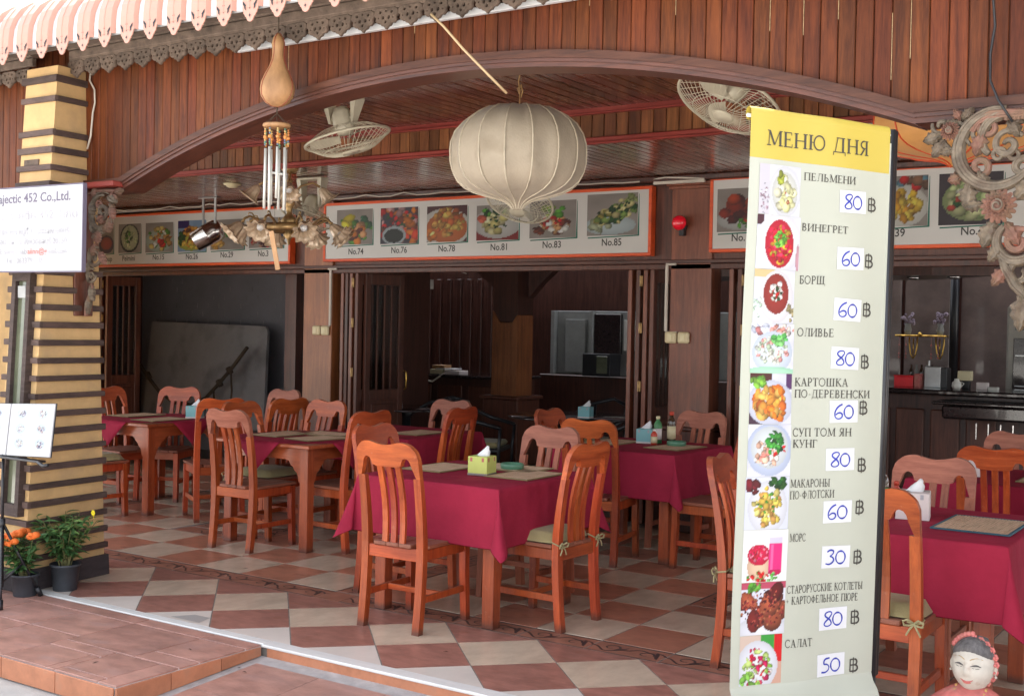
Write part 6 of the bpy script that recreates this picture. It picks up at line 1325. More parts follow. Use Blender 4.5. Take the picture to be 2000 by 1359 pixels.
FOOD = [
 [('rect', 0, 0, .25, 1, (.82, .80, .84)), ('blobs', .12, .3, .10, .3, 26, .02, .04, [(.6, .5, .55), (.85, .83, .88)]), ('ell', .62, .48, .39, .50, (.93, .93, .96)), ('ell', .62, .46, .31, .41, (.88, .88, .86)), ('blobs', .62, .42, .24, .33, 26, .07, .12, [(.93, .92, .72), (.88, .87, .62), (.95, .93, .80)]), ('blobs', .50, .75, .05, .10, 6, .05, .09, [(.62, .65, .25)]), ('blobs', .65, .3, .2, .2, 5, .02, .04, [(.7, .4, .3)])],
 [('rect', 0, .8, .15, 1, (.3, .15, .2)), ('ell', .52, .5, .52, .54, (.96, .95, .98)), ('ell', .52, .48, .33, .44, (.80, .08, .22)), ('blobs', .52, .48, .27, .36, 80, .03, .07, [(.88, .1, .25), (.75, .04, .15), (.92, .2, .35), (.9, .65, .2), (.75, .7, .2)]), ('blobs', .52, .56, .12, .14, 26, .03, .06, [G_, (.5, .75, .3)]), ('ell', .95, .2, .04, .3, (.8, .6, .65))],
 [('rect', 0, .85, .5, 1, (.85, .75, .55)), ('ell', .55, .50, .42, .48, (.96, .94, .96)), ('ell', .54, .55, .31, .37, (.62, .20, .17)), ('blobs', .56, .58, .16, .17, 24, .03, .06, [WH, (.93, .9, .9)]), ('blobs', .56, .56, .10, .12, 14, .02, .05, [(.2, .28, .14), RD]), ('blobs', .1, .3, .1, .25, 16, .02, .04, [(.75, .85, .75)]), ('blobs', .92, .2, .1, .14, 14, .04, .06, [(.6, .55, .4)])],
 [('blobs', .2, .86, .16, .10, 10, .06, .1, [(.85, .87, .95), (.8, .5, .5)]), ('blobs', .72, .86, .3, .12, 30, .04, .07, [(.92, .88, .85), (.88, .6, .55)]), ('ell', .5, .42, .46, .42, (.86, .90, .97)), ('blobs', .5, .46, .36, .28, 80, .03, .06, [(.93, .93, .88), (.88, .9, .85), (.90, .62, .6), (.75, .82, .7)]), ('blobs', .66, .72, .16, .14, 14, .04, .08, [(.35, .72, .35), (.5, .8, .45)]), ('ell', .5, .02, .6, .12, (.72, .93, .80))],
 [('rect', 0, .8, .5, 1, (.32, .16, .14)), ('rect', 0, 0, .3, .3, (.28, .18, .26)), ('rect', .85, .7, 1, 1, (.35, .2, .4)), ('ell', .5, .42, .54, .44, (.86, .87, .95)), ('blobs', .5, .42, .38, .32, 60, .06, .13, [(.95, .62, .25), (.93, .5, .15), (.9, .7, .35), (.85, .42, .15)]), ('blobs', .2, .84, .16, .12, 16, .05, .09, [(.5, .72, .25), (.35, .6, .2)])],
 [('ell', .5, .52, .52, .50, (.80, .84, .95)), ('ell', .5, .56, .42, .40, (.88, .90, .92)), ('blobs', .45, .46, .3, .25, 40, .03, .07, [(.93, .9, .88), (.95, .75, .65)]), ('blobs', .42, .36, .14, .12, 8, .05, .1, [(.93, .55, .5), (.9, .75, .65)]), ('blobs', .6, .64, .18, .22, 34, .03, .08, [(.2, .55, .2), (.3, .65, .25), DG]), ('blobs', .66, .5, .2, .2, 4, .03, .05, [RD])],
 [('rect', 0, 0, 1, 1, (.86, .87, .95)), ('ell', .52, .42, .44, .50, (.93, .93, .97)), ('blobs', .5, .42, .32, .36, 80, .04, .08, [(.88, .78, .35), (.92, .85, .5), (.75, .55, .3), (.85, .7, .3)]), ('blobs', .22, .82, .14, .12, 5, .08, .11, [(.45, .08, .15)]), ('blobs', .75, .9, .2, .1, 18, .05, .08, [(.1, .3, .12), (.2, .4, .15)]), ('blobs', .5, .42, .3, .3, 12, .02, .04, [G_])],
 [('rect', 0, 0, 1, 1, (.95, .94, .98)), ('ell', .36, .30, .24, .28, (.93, .78, .66)), ('ell', .36, .52, .24, .20, (.85, .05, .28)), ('blobs', .36, .54, .2, .16, 60, .02, .035, [(.9, .08, .35), (.75, .02, .2), (.95, .5, .6)]), ('rect', .58, .18, .86, .74, (.90, .18, .50)), ('rect', .58, .74, .86, .84, (.85, .82, .90)), ('rect', .62, .2, .68, .72, (.96, .4, .65)), ('ell', .72, .18, .14, .06, (.8, .1, .35)), ('blobs', .5, .1, .4, .1, 24, .03, .05, [RD, G_, (.5, .75, .45)])],
 [('rect', 0, .86, 1, 1, (.75, .3, .4)), ('ell', .5, .1, .6, .25, (.93, .93, .97)), ('blobs', .3, .88, .18, .08, 16, .05, .08, [G_, (.4, .65, .25)]), ('blobs', .5, .52, .5, .36, 17, .16, .23, [(.52, .16, .14), (.60, .24, .16), (.45, .12, .12), (.62, .3, .2)]), ('blobs', .5, .52, .5, .36, 130, .015, .035, [(.72, .32, .26), (.36, .08, .08), (.7, .42, .3), (.55, .15, .18)])],
 [('rect', 0, .5, .5, 1, (.86, .76, .70)), ('rect', .5, .55, .82, 1, (.25, .62, .25)), ('rect', .8, .45, 1, 1, (.85, .1, .12)), ('rect', .75, 0, 1, .45, (.85, .66, .58)), ('ell', .42, .38, .48, .50, (.95, .95, .99)), ('blobs', .4, .36, .36, .36, 90, .03, .08, [(.88, .12, .2), (.62, .82, .35), (.78, .88, .5), (.93, .92, .9), (.8, .1, .35)]), ('blobs', .2, .1, .2, .1, 6, .06, .1, [(.5, .72, .3)])],
]
for i in range(10):
    (a, zt), (b_, _) = PX_[i]; zb = PX_[i+1][0][1]; im = picture(b_-a, zt-zb, 40+i, lb, FOOD[i], 52, 52, .92)
    o = link('food_picture', pic_mesh(im, b_-a, zt-zb-.0015, 0), bn, (0, 0, 0))
    for v in o.data.vertices: v.co.x += a; v.co.z += zb+.0008
    wrap(o, -.0012)
# ================================================================== COMPANY SIGN, MUSIC STAND, POTS
sg = thing('company_sign', 'white company sign board with black lettering hung in front of the striped pillar', 'sign', (-5.66, 4.20, 1.847), 0)
mb = MB(); mb.cbox(-1.32, 0, 0, .02, 0, .483, .002); mb.build('sign_panel', M['signwhite'], sg); sg.rotation_euler = (0, R(.35), 0)
mb = MB()
for (a, b_, c, d) in ((-1.32, .004, -.006, 0), (-1.32, .004, .483, .489), (.0, .006, 0, .483)): mb.box(a, b_, -.003, .022, c, d)
mb.build('sign_rim', M['signprint'], sg)
for (s_, x0, x1, z, cap, m_) in (('Majectic 452 Co.,Ltd.', -.845, -.108, .398, .052, 'signprint'), ('บริษัท มาเจคติค 452 จำกัด', -.99, -.045, .300, .046, 'signgrey'), ('102-103-104 หมู่ที่ 12 ตำบลหนองปรือ', -.86, -.085, .212, .034, 'signgrey'), ('อำเภอบางละมุง จังหวัดชลบุรี 20150', -.86, -.135, .155, .034, 'signgrey'), ('0633791335', -.60, -.345, .045, .034, 'signgrey'), ('Tel:', -.70, -.64, .045, .034, 'signgrey'),
    ('E-mail: sanuksab', -.90, -.50, .100, .032, 'signgrey'), ('aiinn@g', -.495, -.315, .100, .032, 'signred'), ('mail.com', -.308, -.135, .100, .032, 'signgrey')):
    put_text(s_, x0, x1, z, cap, -.0012, M[m_], sg)
mb = MB(); mb.cbox(-1.2, -.3, .022, .05, .40, .43, .003); mb.tube([(-.75, .03, .2), (-.78, .22, .2)], .012, 6); mb.tube([(-.75, .03, .45), (-.78, .24, .45)], .012, 6); mb.build('sign_batten', M['weather'], sg)
ms = thing('music_stand', 'black tripod music stand holding an open laminated menu at the left edge', 'music stand', (-6.03, 3.98, 0))
mb = MB(); mb.tube([(0, 0, .08), (0, 0, .45)], .011, 8); mb.tube([(0, 0, .40), (0, 0, .82)], .008, 8); mb.tube([(0, 0, .40), (0, 0, .46)], .016, 8); mb.build('pole', M['black'], ms)
for (dx, dy) in ((.185, -.13), (.06, .20), (-.22, -.05)):
    mb = MB(); mb.tube([(.01*dx/.2, .01*dy/.2, .42), (dx*.55, dy*.55, .20), (dx, dy, .02)], .009, 6); mb.tube([(0, 0, .10), (dx*.55, dy*.55, .20)], .006, 6); lg_ = mb.build('leg', M['black'], ms)
    mb = MB(); mb.tube([(dx*.93, dy*.93, .05), (dx*1.03, dy*1.03, 0.002)], .016, 8); mb.build('rubber_foot', M['black'], lg_)
mb = MB(); mb.cbox(-.30, .36, -.03, .02, .80, .812, .003); mb.tube([(.36, -.03, .806), (.42, -.04, .79), (.47, -.05, .80)], .010, 6); mb.tube([(0, .02, .80), (0, .05, .98)], .008, 6); mb.cbox(-.25, .30, .012, .018, .83, .90, .002); mb.build('desk', M['black'], ms)
bk = thing('open_menu', 'open laminated menu with pale dish photographs on the music stand', 'menu', (-6.00, 3.975, .818)); bk.rotation_euler = (R(-8), R(-2.5), 0)
for (x0, x1, rz) in ((.004, .425, -3), (-.425, -.004, 3)):
    mb = MB(); mb.box(x0, x1, 0, .006, 0, .285); pg = mb.build('page', M['signwhite'], bk); pg.rotation_euler = (0, 0, R(rz))
    mb = MB(); mb.box(x0-.004 if x0 < 0 else x0, x1+.004 if x0 > 0 else x1, .0065, .011, -.004, .289); mb.build('cover', M['black'], pg)
    if x0 < 0: x0, x1 = x1, x0
    k = 0
    for r_ in range(3):
        for c in range(2):
            k += 1; xc = x0+(x1-x0)*(.27+.48*c); im = picture(.09, .06, 60+k, (.93, .94, .96), [('ell', .5, .5, .46, .42, (.82, .88, .92)), ('blobs', .5, .5, .3, .26, 20, .06, .12, [(.85, .85, .88), (.6, .58, .66), (.9, .88, .85)] if c == 0 else [(.45, .42, .55), (.8, .7, .7), (.9, .9, .9)])], 16, 12, .9)
            link('menu_photo', pic_mesh(im, .10, .062, -.0006), pg, (xc-.05, 0, .20-.082*r_))
            mb = MB(); mb.box(xc-.03, xc+.03, -.0008, 0, .192-.082*r_, .195-.082*r_); mb.build('caption_line', M['signgrey'], pg)
# ---- potted plants
def leaf_me(L_, wd, m, name='leaf'):
    vs = []
    for u, wv in ((0, .06), (.2, .6), (.45, 1), (.7, .75), (1, .02)):
        z = -.28*L_*u*u; vs += [(-wd*wv/2, u*L_, z+.12*wd*wv), (0, u*L_, z), (wd*wv/2, u*L_, z+.12*wd*wv)]
    me = bpy.data.meshes.new(name); me.from_pydata(vs, [], [(i*3+j, i*3+j+1, (i+1)*3+j+1, (i+1)*3+j) for i in range(4) for j in range(2)]); me.materials.append(m); return me
LM = [leaf_me(.055, .017, M['leaf']), leaf_me(.042, .013, M['leaf2']), leaf_me(.068, .020, M['leaf'])]
def pot_plant(name, label, x, y, r_, h_, stems, seed, fl=None, z0=0, spread=.10, top=.45):
    t = thing(name, label, 'potted plant', (x, y, z0)); rg = random.Random(seed)
    pt = MB().lathe([(.001, .006), (r_*.78, .0), (r_*.80, .004), (r_*.95, h_*.90), (r_*1.03, h_*.91), (r_*1.04, h_), (r_*.96, h_), (r_*.93, h_*.86), (.001, h_*.85)], 28).build('pot', M['pot'], t)
    MB().lathe([(.001, h_*.87), (r_*.92, h_*.86)], 20).build('soil', M['soil'], pt)
    tips = []; lf = MB(); 
    for k in range(stems):
        a = rg.uniform(0, 6.28); sp_ = spread*rg.uniform(.3, 1); hh = rg.uniform(.75, 1.0)*(top-h_); r0 = r_*.4*rg.random()
        pts = [(r0*math.cos(a)+sp_*math.cos(a)*(i/5)**1.3, r0*math.sin(a)+sp_*math.sin(a)*(i/5)**1.3, h_*.86+hh*i/5) for i in range(6)]
        mb = MB(); mb.tube(pts, [.0042-.0005*i for i in range(6)], 5); mb.build('stem', M['stem'], t); tips.append(pts[-1])
        nl = rg.randint(19, 26)
        for q in range(nl):
            u = .18+.82*(q+rg.random())/nl; i = min(4, int(u*5)); f = u*5-i; p = [pts[i][d]*(1-f)+pts[i+1][d]*f for d in range(3)]
            o = link('leaf', LM[rg.randrange(3)], t, p); o.rotation_euler = (rg.uniform(-.2, .75), rg.uniform(-.4, .4), rg.uniform(0, 6.28)); s_ = rg.uniform(.9, 1.6); o.scale = (s_, s_, s_)
    if fl == 'orange':
        for p in tips[:8]:
            mb = MB()
            for q in range(5): mb.ball((p[0]+rg.uniform(-.018, .018), p[1]+rg.uniform(-.018, .018), p[2]+rg.uniform(.0, .018)), rg.uniform(.015, .023), 8, (1.2, 1.2, .9))
            for q in range(16): a, b_ = rg.uniform(0, 6.28), rg.uniform(0, .02); mb.ball((p[0]+b_*math.cos(a)*1.3, p[1]+b_*math.sin(a)*1.3, p[2]+.016+rg.uniform(-.01, .008)), rg.uniform(.004, .007), 6)
            mb.build('flower_head', M['oflower'], t)
    if fl == 'yellow':
        p = max(tips, key=lambda q: q[0]*.83+q[1]*.55+q[2]*.4); mb = MB()
        for q in range(6): a = q*1.05; mb.ball((p[0]+.010*math.cos(a), p[1]-.004, p[2]+.035+.010*math.sin(a)), .008, 7, (1, .5, 1))
        mb.tube([p, (p[0], p[1], p[2]+.035)], .0018, 4); mb.build('flower_head', M['yflower'], t)
    return t
pot_plant('potted_plant', 'leafy green potted plant with one yellow flower against the pillar base', -6.00, 4.37, .085, .155, 26, 5, 'yellow', 0, .16, .47)
pot_plant('potted_plant', 'orange flowering potted plant between the music stand legs and the pillar', -6.05, 4.14, .078, .125, 15, 6, 'orange', 0, .13, .36)
pot_plant('potted_plant', 'orange flowering plant cut by the left edge behind the stand pole', -6.30, 4.02, .075, .12, 8, 9, 'orange', 0, .10, .36)
# ================================================================== STATUE OF A GIRL
st = thing('girl_statue', 'small painted statue of a smiling girl with pink flowers in her hair, bottom right', 'statue', (-.875, 4.085, -.052), R(-6)); st.scale = (.95, .95, .975)
# local: faces -y
def blobgrid(fn, nu, nv):
    vs = [fn(i/nu, j/nv) for j in range(nv+1) for i in range(nu)]; fs = [(j*nu+i, j*nu+(i+1) % nu, (j+1)*nu+(i+1) % nu, (j+1)*nu+i) for j in range(nv) for i in range(nu)]; return vs, fs
HZ = .575
def headf(u, v):
    th = 2*math.pi*u; ph = math.pi*v; x, y, z = math.sin(ph)*math.cos(th), math.sin(ph)*math.sin(th), -math.cos(ph)
    wx = .072*(1-.16*max(0, -z)**1.5); X, Y, Z = x*wx, y*.070, z*.086
    if y < 0:
        f = -y
        nose = math.exp(-((X/.011)**2+((Z+.008)/.014)**2))*.014+math.exp(-((X/.007)**2+((Z-.01)/.022)**2))*.007; Y -= nose*f
        Y += .0065*f*sum(math.exp(-(((X-s_*.028)/.017)**2+((Z-.012)/.010)**2)) for s_ in (-1, 1))
        Y -= .0055*f*sum(math.exp(-(((X-s_*.036)/.020)**2+((Z+.024)/.020)**2)) for s_ in (-1, 1))
        Y -= .006*f*math.exp(-((X/.020)**2+((Z+.040)/.008)**2)); Y -= .005*f*math.exp(-((X/.018)**2+((Z+.070)/.013)**2))
    return (X, Y, Z+HZ)
vs, fs = blobgrid(headf, 48, 40)
mb = MB(); mb.add(vs, fs, True); mb.lathe([(.033, .46), (.030, .49), (.030, .53)], 18)
# torso, shoulders, arms and skirt as one body surface
def body(u, v):
    th = 2*math.pi*u
    prof_ = [(0, .115, .10), (.10, .120, .105), (.20, .105, .09), (.30, .080, .065), (.36, .080, .058), (.42, .092, .055), (.45, .085, .048), (.47, .05, .038), (.485, .032, .030)]
    k = v*(len(prof_)-1); i = min(len(prof_)-2, int(k)); f = k-i; z, a, b_ = [prof_[i][q]*(1-f)+prof_[i+1][q]*f for q in range(3)]
    return (a*math.cos(th), b_*math.sin(th), z)
vs2, fs2 = blobgrid(body, 32, 32); mb.add(vs2, fs2, True)
bd = mb.build('figure_body', M['skin'], st)
def near_face(x, z, off):                                  # point on the face surface at (x, z)
    best = min(((abs(p[0]-x)**2+abs(p[2]-z)**2, p) for p in vs if p[1] < .01), key=lambda q: q[0])[1]; return (x, best[1]-off, z)
mb = MB().use(M['hair'])
for s_ in (-1, 1):
    mb.tube([near_face(s_*.028+.016*(k/6-.5)*2, HZ+.011+.0040*math.sin(math.pi*k/6), .0012) for k in range(7)], [.0010, .0020, .0030, .0034, .0030, .0020, .0010], 5)
    mb.tube([near_face(s_*.028+.011*(k/6-.5)*2, HZ+.0065-.0020*math.sin(math.pi*k/6), .0008) for k in range(7)], .0009, 5)
mb.use(M['brass'])
for s_ in (-1, 1): mb.tube([near_face(s_*.030+.021*(k/6-.5)*2, HZ+.031+.007*math.sin(math.pi*k/6), .0006) for k in range(7)], .0015, 5)
mb.build('eyes_and_brows', None, bd)
mb = MB(); mb.tube([near_face(.021*(k/8-.5)*2, HZ-.041+.007*((k/8-.5)*2)**2, .0015) for k in range(9)], [.0008, .0018, .0026, .0030, .0026, .0030, .0026, .0018, .0008], 6); mb.tube([near_face(.013*(k/6-.5)*2, HZ-.0465+.003*((k/6-.5)*2)**2, .0010) for k in range(7)], .0022, 6); mb.build('lips', M['statuepink'], bd)
mb = MB()
for s_ in (-1, 1): mb.ball((s_*.073, .004, HZ-.004), .017, 10, (.45, .7, 1.15)); mb.ball((s_*.076, -.002, HZ-.026), .005, 6)
mb.build('ear', M['skin'], bd)
def hairf(u, v):
    th = 2*math.pi*u; ph = math.pi*(.30+.70*v) if False else math.pi*v; x, y, z = math.sin(ph)*math.cos(th), math.sin(ph)*math.sin(th), -math.cos(ph)
    line = .030+.028*(1-(x)**2)                        # hairline height at the front
    k = 1.0
    f_ = max(0, min(1, (line-z*.086)/.012))*max(0, min(1, (.25-y)/.35)); k = 1-.24*f_
    if z < -.35: k = min(k, .82)
    wv = 1+.010*math.sin(th*22)
    return (x*.0775*k*wv, y*.076*k*wv+.006*(y > 0), z*.094*k+HZ+.002)
v3, f3 = blobgrid(hairf, 64, 32); mb = MB(); mb.add(v3, f3, True); mb.lathe([(.001, .66), (.030, .665), (.038, .69), (.030, .712), (.001, .72)], 18, (0, .055, -.055)); hr = mb.build('hair', M['hair'], st)
rg = random.Random(9); 
for k in range(13):
    a = R(-50+k*17.5); x, y, z = .074*math.cos(a)*1, .012, HZ+.010+.080*math.sin(a)
    if k > 8: continue
    mb = MB()
    for q in range(6): b_ = q*1.05; mb.ball((x+.007*math.cos(b_), y-.008, z+.007*math.sin(b_)), .0062, 7)
    mb.ball((x, y-.018, z), .006, 7); mb.build('hair_flower', M['statuepink'], hr)
mb = MB()
for k in range(7): a = R(150-k*9); mb.ball((.079*math.cos(a), .008, HZ+.02+.082*math.sin(a)), .011, 7)
mb.build('hair_flower', M['statuepink'], hr)
def shawl(u, v):
    th = 2*math.pi*u; r_ = .040+.118*v; dz = .510-.075*v**1.4; n_ = 1+.05*math.sin(th*15)*v
    return (r_*1.05*math.cos(th)*n_, r_*.62*math.sin(th)*n_, dz-.015*math.cos(th)**2*v)
v4, f4 = blobgrid(shawl, 60, 8); MB().add(v4, f4, True).build('ruffled_collar', M['statuepink'], bd)
mb = MB()
for s_ in (-1, 1):
    mb.tube([(s_*.085, .0, .43), (s_*.115, -.005, .37), (s_*.110, -.03, .31), (s_*.07, -.07, .335), (s_*.022, -.090, .375)], [.026, .025, .022, .018, .014], 12)
mb.build('arm', M['skin'], bd)
mb = MB()
for s_ in (-1, 1):
    for q in range(4): mb.tube([(s_*.020, -.090, .375), (s_*(.012-.001*q), -.095+.004*q, .395), (s_*.004, -.097+.005*q, .413+.003*(q % 2)-.002*q)], [.0055, .0045, .003], 6)
    mb.tube([(s_*.020, -.088, .378), (s_*.016, -.078, .392), (s_*.008, -.076, .402)], [.006, .005, .0035], 6)
mb.build('hand', M['skin'], bd)
mb = MB()
for k in range(26): a = 2*math.pi*k/26; mb.ball((.050*math.cos(a), -.020+.054*math.sin(a), .503 if math.sin(a) > 0 else .503+.045*math.sin(a)), .0056, 8)
mb.build('bead_necklace', M['statuegold'], bd)
mb = MB(); rg = random.Random(1)
for k in range(50): a = rg.uniform(0, 6.28); q = rg.random()**.5; mb.ball((.034*q*math.cos(a), -.105-.014*(1-q*q), .425+.022*q*math.sin(a)), rg.uniform(.005, .008), 7)
mb.build('flower_garland', M['statuewhite'], bd)
mb = MB(); mb.lathe([(.001, 0), (.125, 0), (.128, .012), (.13, .10), (.112, .20), (.086, .30), (.088, .36), (.094, .41), (.090, .44)], 36, (0, 0, .001), None, lambda tt, z: 1+.02*math.sin(tt*12)); mb.xf(Matrix.Diagonal((1.0, .86, 1, 1))); mb.build('dress', M['statuepink'], bd)
# ================================================================== INTERIOR
inn = struct('interior_room', 'dark wooden dining room behind the open shopfront', 'room')
mb = MB(); mb.box(-12.5, 3.5, 15.0, 15.1, 0, 7.5); mb.build('back_wall', M['interior'], inn)  # upper part added, raised past the roof to block direct sun
mb = MB(); mb.box(-12.6, -12.5, 8.8, 15, 0, 3.3); mb.box(-12.5, 3.5, 8.8, 12.9, 3.0, 3.1); mb.build('interior_shell', M['interior'], inn)  # ceiling stops short: added open strip lets skylight into the room
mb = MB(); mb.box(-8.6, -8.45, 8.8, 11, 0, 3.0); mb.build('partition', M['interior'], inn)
gw_ = struct('grey_back_wall', 'dull grey block wall behind the left opening with short pale mortar marks', 'wall')
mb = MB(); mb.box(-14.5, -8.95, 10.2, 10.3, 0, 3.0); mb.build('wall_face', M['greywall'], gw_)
mb = MB(); rg = random.Random(3)
for r_ in range(12):
    for c in range(20):
        if rg.random() < .72: x = -12.6+.19*c+(.095 if r_ % 2 else 0); z = 1.15+.10*r_; mb.box(x-.003, x+.003, 10.196, 10.1995, z, z+.06)
tag(mb.build('mortar_line', M['mortar'], gw_), kind='stuff')
lp = thing('leaning_panel', 'big grey panel with a painted tree leaning against the grey wall, rope draped across', 'panel', (-10.52, 9.75, 0)); lp.rotation_euler = (R(-6), 0, 0)
mb = MB(); mb.prism([(-1.42, .35), (.66, .35), (.58, 1.50), (.54, 1.55), (-1.42, 1.58)], -.02, .02); mb.build('panel_sheet', M['greyboard'], lp)
mb = MB()
rp = [(-1.34, 1.12), (-1.15, .93), (-.92, .74), (-.66, .62), (-.36, .60), (-.10, .70), (.12, .88), (.32, 1.06), (.56, 1.30)]
mb.tube([(a, -.06, b_) for a, b_ in rp], .022, 7)
for a, b_ in ((.12, .88), (-1.12, .92), (.28, 1.03)): mb.tube([(a-.02, -.06, b_+.03), (a+.02, -.06, b_-.03)], .036, 7)
for a, b_, c in ((.30, 1.03, .45), (.02, .80, .40), (-.14, .70, .3)): mb.tube([(a, -.06, b_), (a+.02, -.06, b_-c*.5), (a, -.06, b_-c)], .012, 5)
tag(mb.build('rope', M['rope'], None, (-10.52, 9.66, 0)), 'knotted dark rope draped across the leaning grey panel', 'rope')
cb = thing('low_cabinet', 'low wooden cabinet at the right end of the left opening', 'cabinet', (-8.42, 8.85, 0)); mb = MB(); mb.cbox(-.22, .18, 0, .3, 0, .80, .006); mb.build('carcass', M['door'], cb); mb = MB(); mb.cbox(-.25, .21, -.03, .3, .80, .84, .006); mb.build('cabinet_top', M['wallo'], cb)
# interior column with flared head
cl = thing('interior_column', 'orange-brown wooden column with a notched head in the middle of the dark room', 'column', (-7.69, 11.6, 0))
mb = MB(); mb.prism([(-.17, .80), (.17, .80), (.17, 1.73), (.10, 1.64), (-.06, 1.64), (-.17, 1.78)], -.17, .17); mb.build('column_shaft', M['wallo'], cl)
mb = MB(); mb.cbox(-.24, .24, -.24, .24, 0, .76, .01); mb.cbox(-.27, .27, -.27, .27, .76, .80, .01); mb.build('column_plinth', M['door'], cl)
mb = MB(); mb.prism([(-.17, 1.79), (-.06, 1.65), (.10, 1.65), (.17, 1.74), (.17, 3.0), (-.17, 3.0)], -.165, .165); mb.build('column_head', M['darkwood'], cl)
for (x0, x1, lab) in ((-11.6, -7.80, 'dark arched beam left of the interior column'), (-7.44, -4.2, 'dark arched beam right of the interior column')):
    n = 20; xs = [x0+(x1-x0)*i/n for i in range(n+1)]; bt = [(x, 2.55-.62*abs(2*(x-x0)/(x1-x0)-1)**3) for x in xs]
    mb = MB(); mb.strip(bt, [(x, 3.0) for x in xs], -.06, .06); tag(mb.build('arched_beam', M['interior'], None, (0, 11.6, 0)), lab, 'beam')
cn = thing('bar_counter', 'dark wood bar counter with a black top left of the interior column', 'counter', (-9.4, 12.6, 0))
mb = MB(); mb.cbox(-1.2, .95, 0, .7, 0, .92, .01); mb.build('counter_front', M['darkwood'], cn)
for k in range(4): mb = MB(); mb.cbox(-1.12+.5*k, -.72+.5*k, -.02, 0, .12, .82, .008); mb.build('counter_panel', M['door'], cn)
mb = MB(); mb.cbox(-1.3, 1.02, -.12, .75, .92, .96, .01); mb.build('counter_top', M['granite'], cn)
def simple(name, label, cat, at, parts):
    t = thing(name, label, cat, at)
    for nm, m_, bx in parts: mb = MB(); [mb.cbox(*b_, .004) for b_ in bx]; mb.build(nm, M[m_], t)
    return t
simple('paper_stack', 'stack of boxes and papers on the bar counter', 'papers', (-9.40, 12.65, .96), [('carton', 'cream', [(-.22, -.02, -.1, .1, 0, .06)]), ('carton', 'whitebox', [(.02, .26, -.1, .1, 0, .05)]), ('paper', 'paper', [(-.14, .16, -.08, .1, .061, .075)]), ('carton', 'gourd', [(-.2, .0, -.08, .08, .0765, .115)])])
simple('card_reader', 'white upright machine at the left end of the bar counter', 'machine', (-10.19, 12.55, .96), [('housing', 'white', [(-.08, .08, -.05, .1, 0, .23)]), ('screen', 'black', [(-.06, .06, -.056, -.049, .10, .20)])])
simple('small_white_box', 'small white box beside the upright machine on the counter', 'box', (-9.82, 12.6, .96), [('housing', 'white', [(-.08, .08, -.05, .05, 0, .07)]), ('lid', 'whitebox', [(-.085, .085, -.055, .055, .071, .08)])])
simple('digital_clock', 'small white clock box with glowing orange digits high in the dark room', 'clock', (-9.29, 12.0, 2.05), [('housing', 'white', [(-.09, .09, -.03, .05, 0, .12)])])
mb = MB(); mb.box(.01, .055, -.033, -.031, .035, .075); mb.box(.065, .085, -.033, -.031, .035, .075); mb.build('led_digits', M['led'], bpy.data.objects['digital_clock'])
t = thing('emergency_lamp', 'white round-headed lamp above the digital clock', 'lamp', (-9.38, 12.0, 2.27)); MB().ball((0, 0, 0), .07, 12, (1.2, .8, .8)).build('lamp_head', M['white'], t); MB().tube([(.04, 0, .04), (.25, 0, .06), (.55, 0, .03), (.72, 0, -.03)], [.02, .022, .018, .006], 6).build('arm', M['white'], t)
mb = MB(); mb.tube([(-9.66, 12.2, 2.5), (-9.70, 12.2, 1.2), (-9.66, 12.35, .90), (-9.50, 12.45, .86), (-9.35, 12.5, .97)], .012, 5); tag(mb.build('dangling_cable', M['conduit']), 'pale cord hanging down to the bar counter', 'cord')
t = thing('slatted_screen', 'vertical wooden slats behind the bar counter', 'screen', (-10.9, 14.6, 0))
for k in range(9): mb = MB(); mb.cbox(-.7+.19*k-.04, -.7+.19*k+.04, -.03, .03, .9, 2.3, .006); mb.build('slat', M['darkwood'], t)
t = thing('kitchen_cupboard', 'grey glazed kitchen cupboards at the right of the dark room', 'cupboard', (-7.7, 14.2, 0))
mb = MB(); mb.cbox(-1.25, 1.6, 0, .5, 0, .95, .01); mb.build('base_unit', M['darkwood'], t)
mb = MB(); mb.cbox(-1.25, 1.6, .3, .5, .95, 1.84, .01); mb.build('back_panel', M['greycab'], t)
for k in range(5): mb = MB(); x = -1.2+.62*k; mb.cbox(x, x+.06, .2, .29, .95, 1.84, .005); mb.build('door_frame', M['greycab'], t)
for (x0, x1, z0, z1, m_) in ((-.98, -.66, .98, 1.72, 'greycab'), (-.52, -.10, 1.25, 1.80, 'granite'), (-.05, .20, 1.30, 1.72, 'white'), (.26, .54, 1.30, 1.72, 'white'), (.70, .95, 1.2, 1.75, 'greycab')): mb = MB(); mb.cbox(x0, x1, .235, .298, z0, z1, .006); mb.build('door_panel', M[m_], t)
simple('computer_monitor', 'bulky black monitor on the kitchen counter', 'monitor', (-7.85, 13.98, .96), [('housing', 'black', [(-.22, .20, -.1, .2, 0, .30)]), ('screen', 'glassdim', [(.0, .16, -.108, -.101, .04, .27)])])
t = thing('wicker_table', 'dark glass-topped table with the white napkin box inside the dark room', 'table', (-5.85, 9.9, 0)); MB().lathe([(.001, .73), (.62, .73), (.63, .74), (.62, .75), (.001, .75)], 32).build('table_top', M['granite'], t); MB().lathe([(.30, 0), (.28, .02), (.06, .10), (.05, .65), (.12, .729)], 16).build('pedestal', M['black'], t)
tissue_box(-5.62, 9.75, 10, M['teal'], 'grey-white tissue box on the dark table inside the room', z=.751)
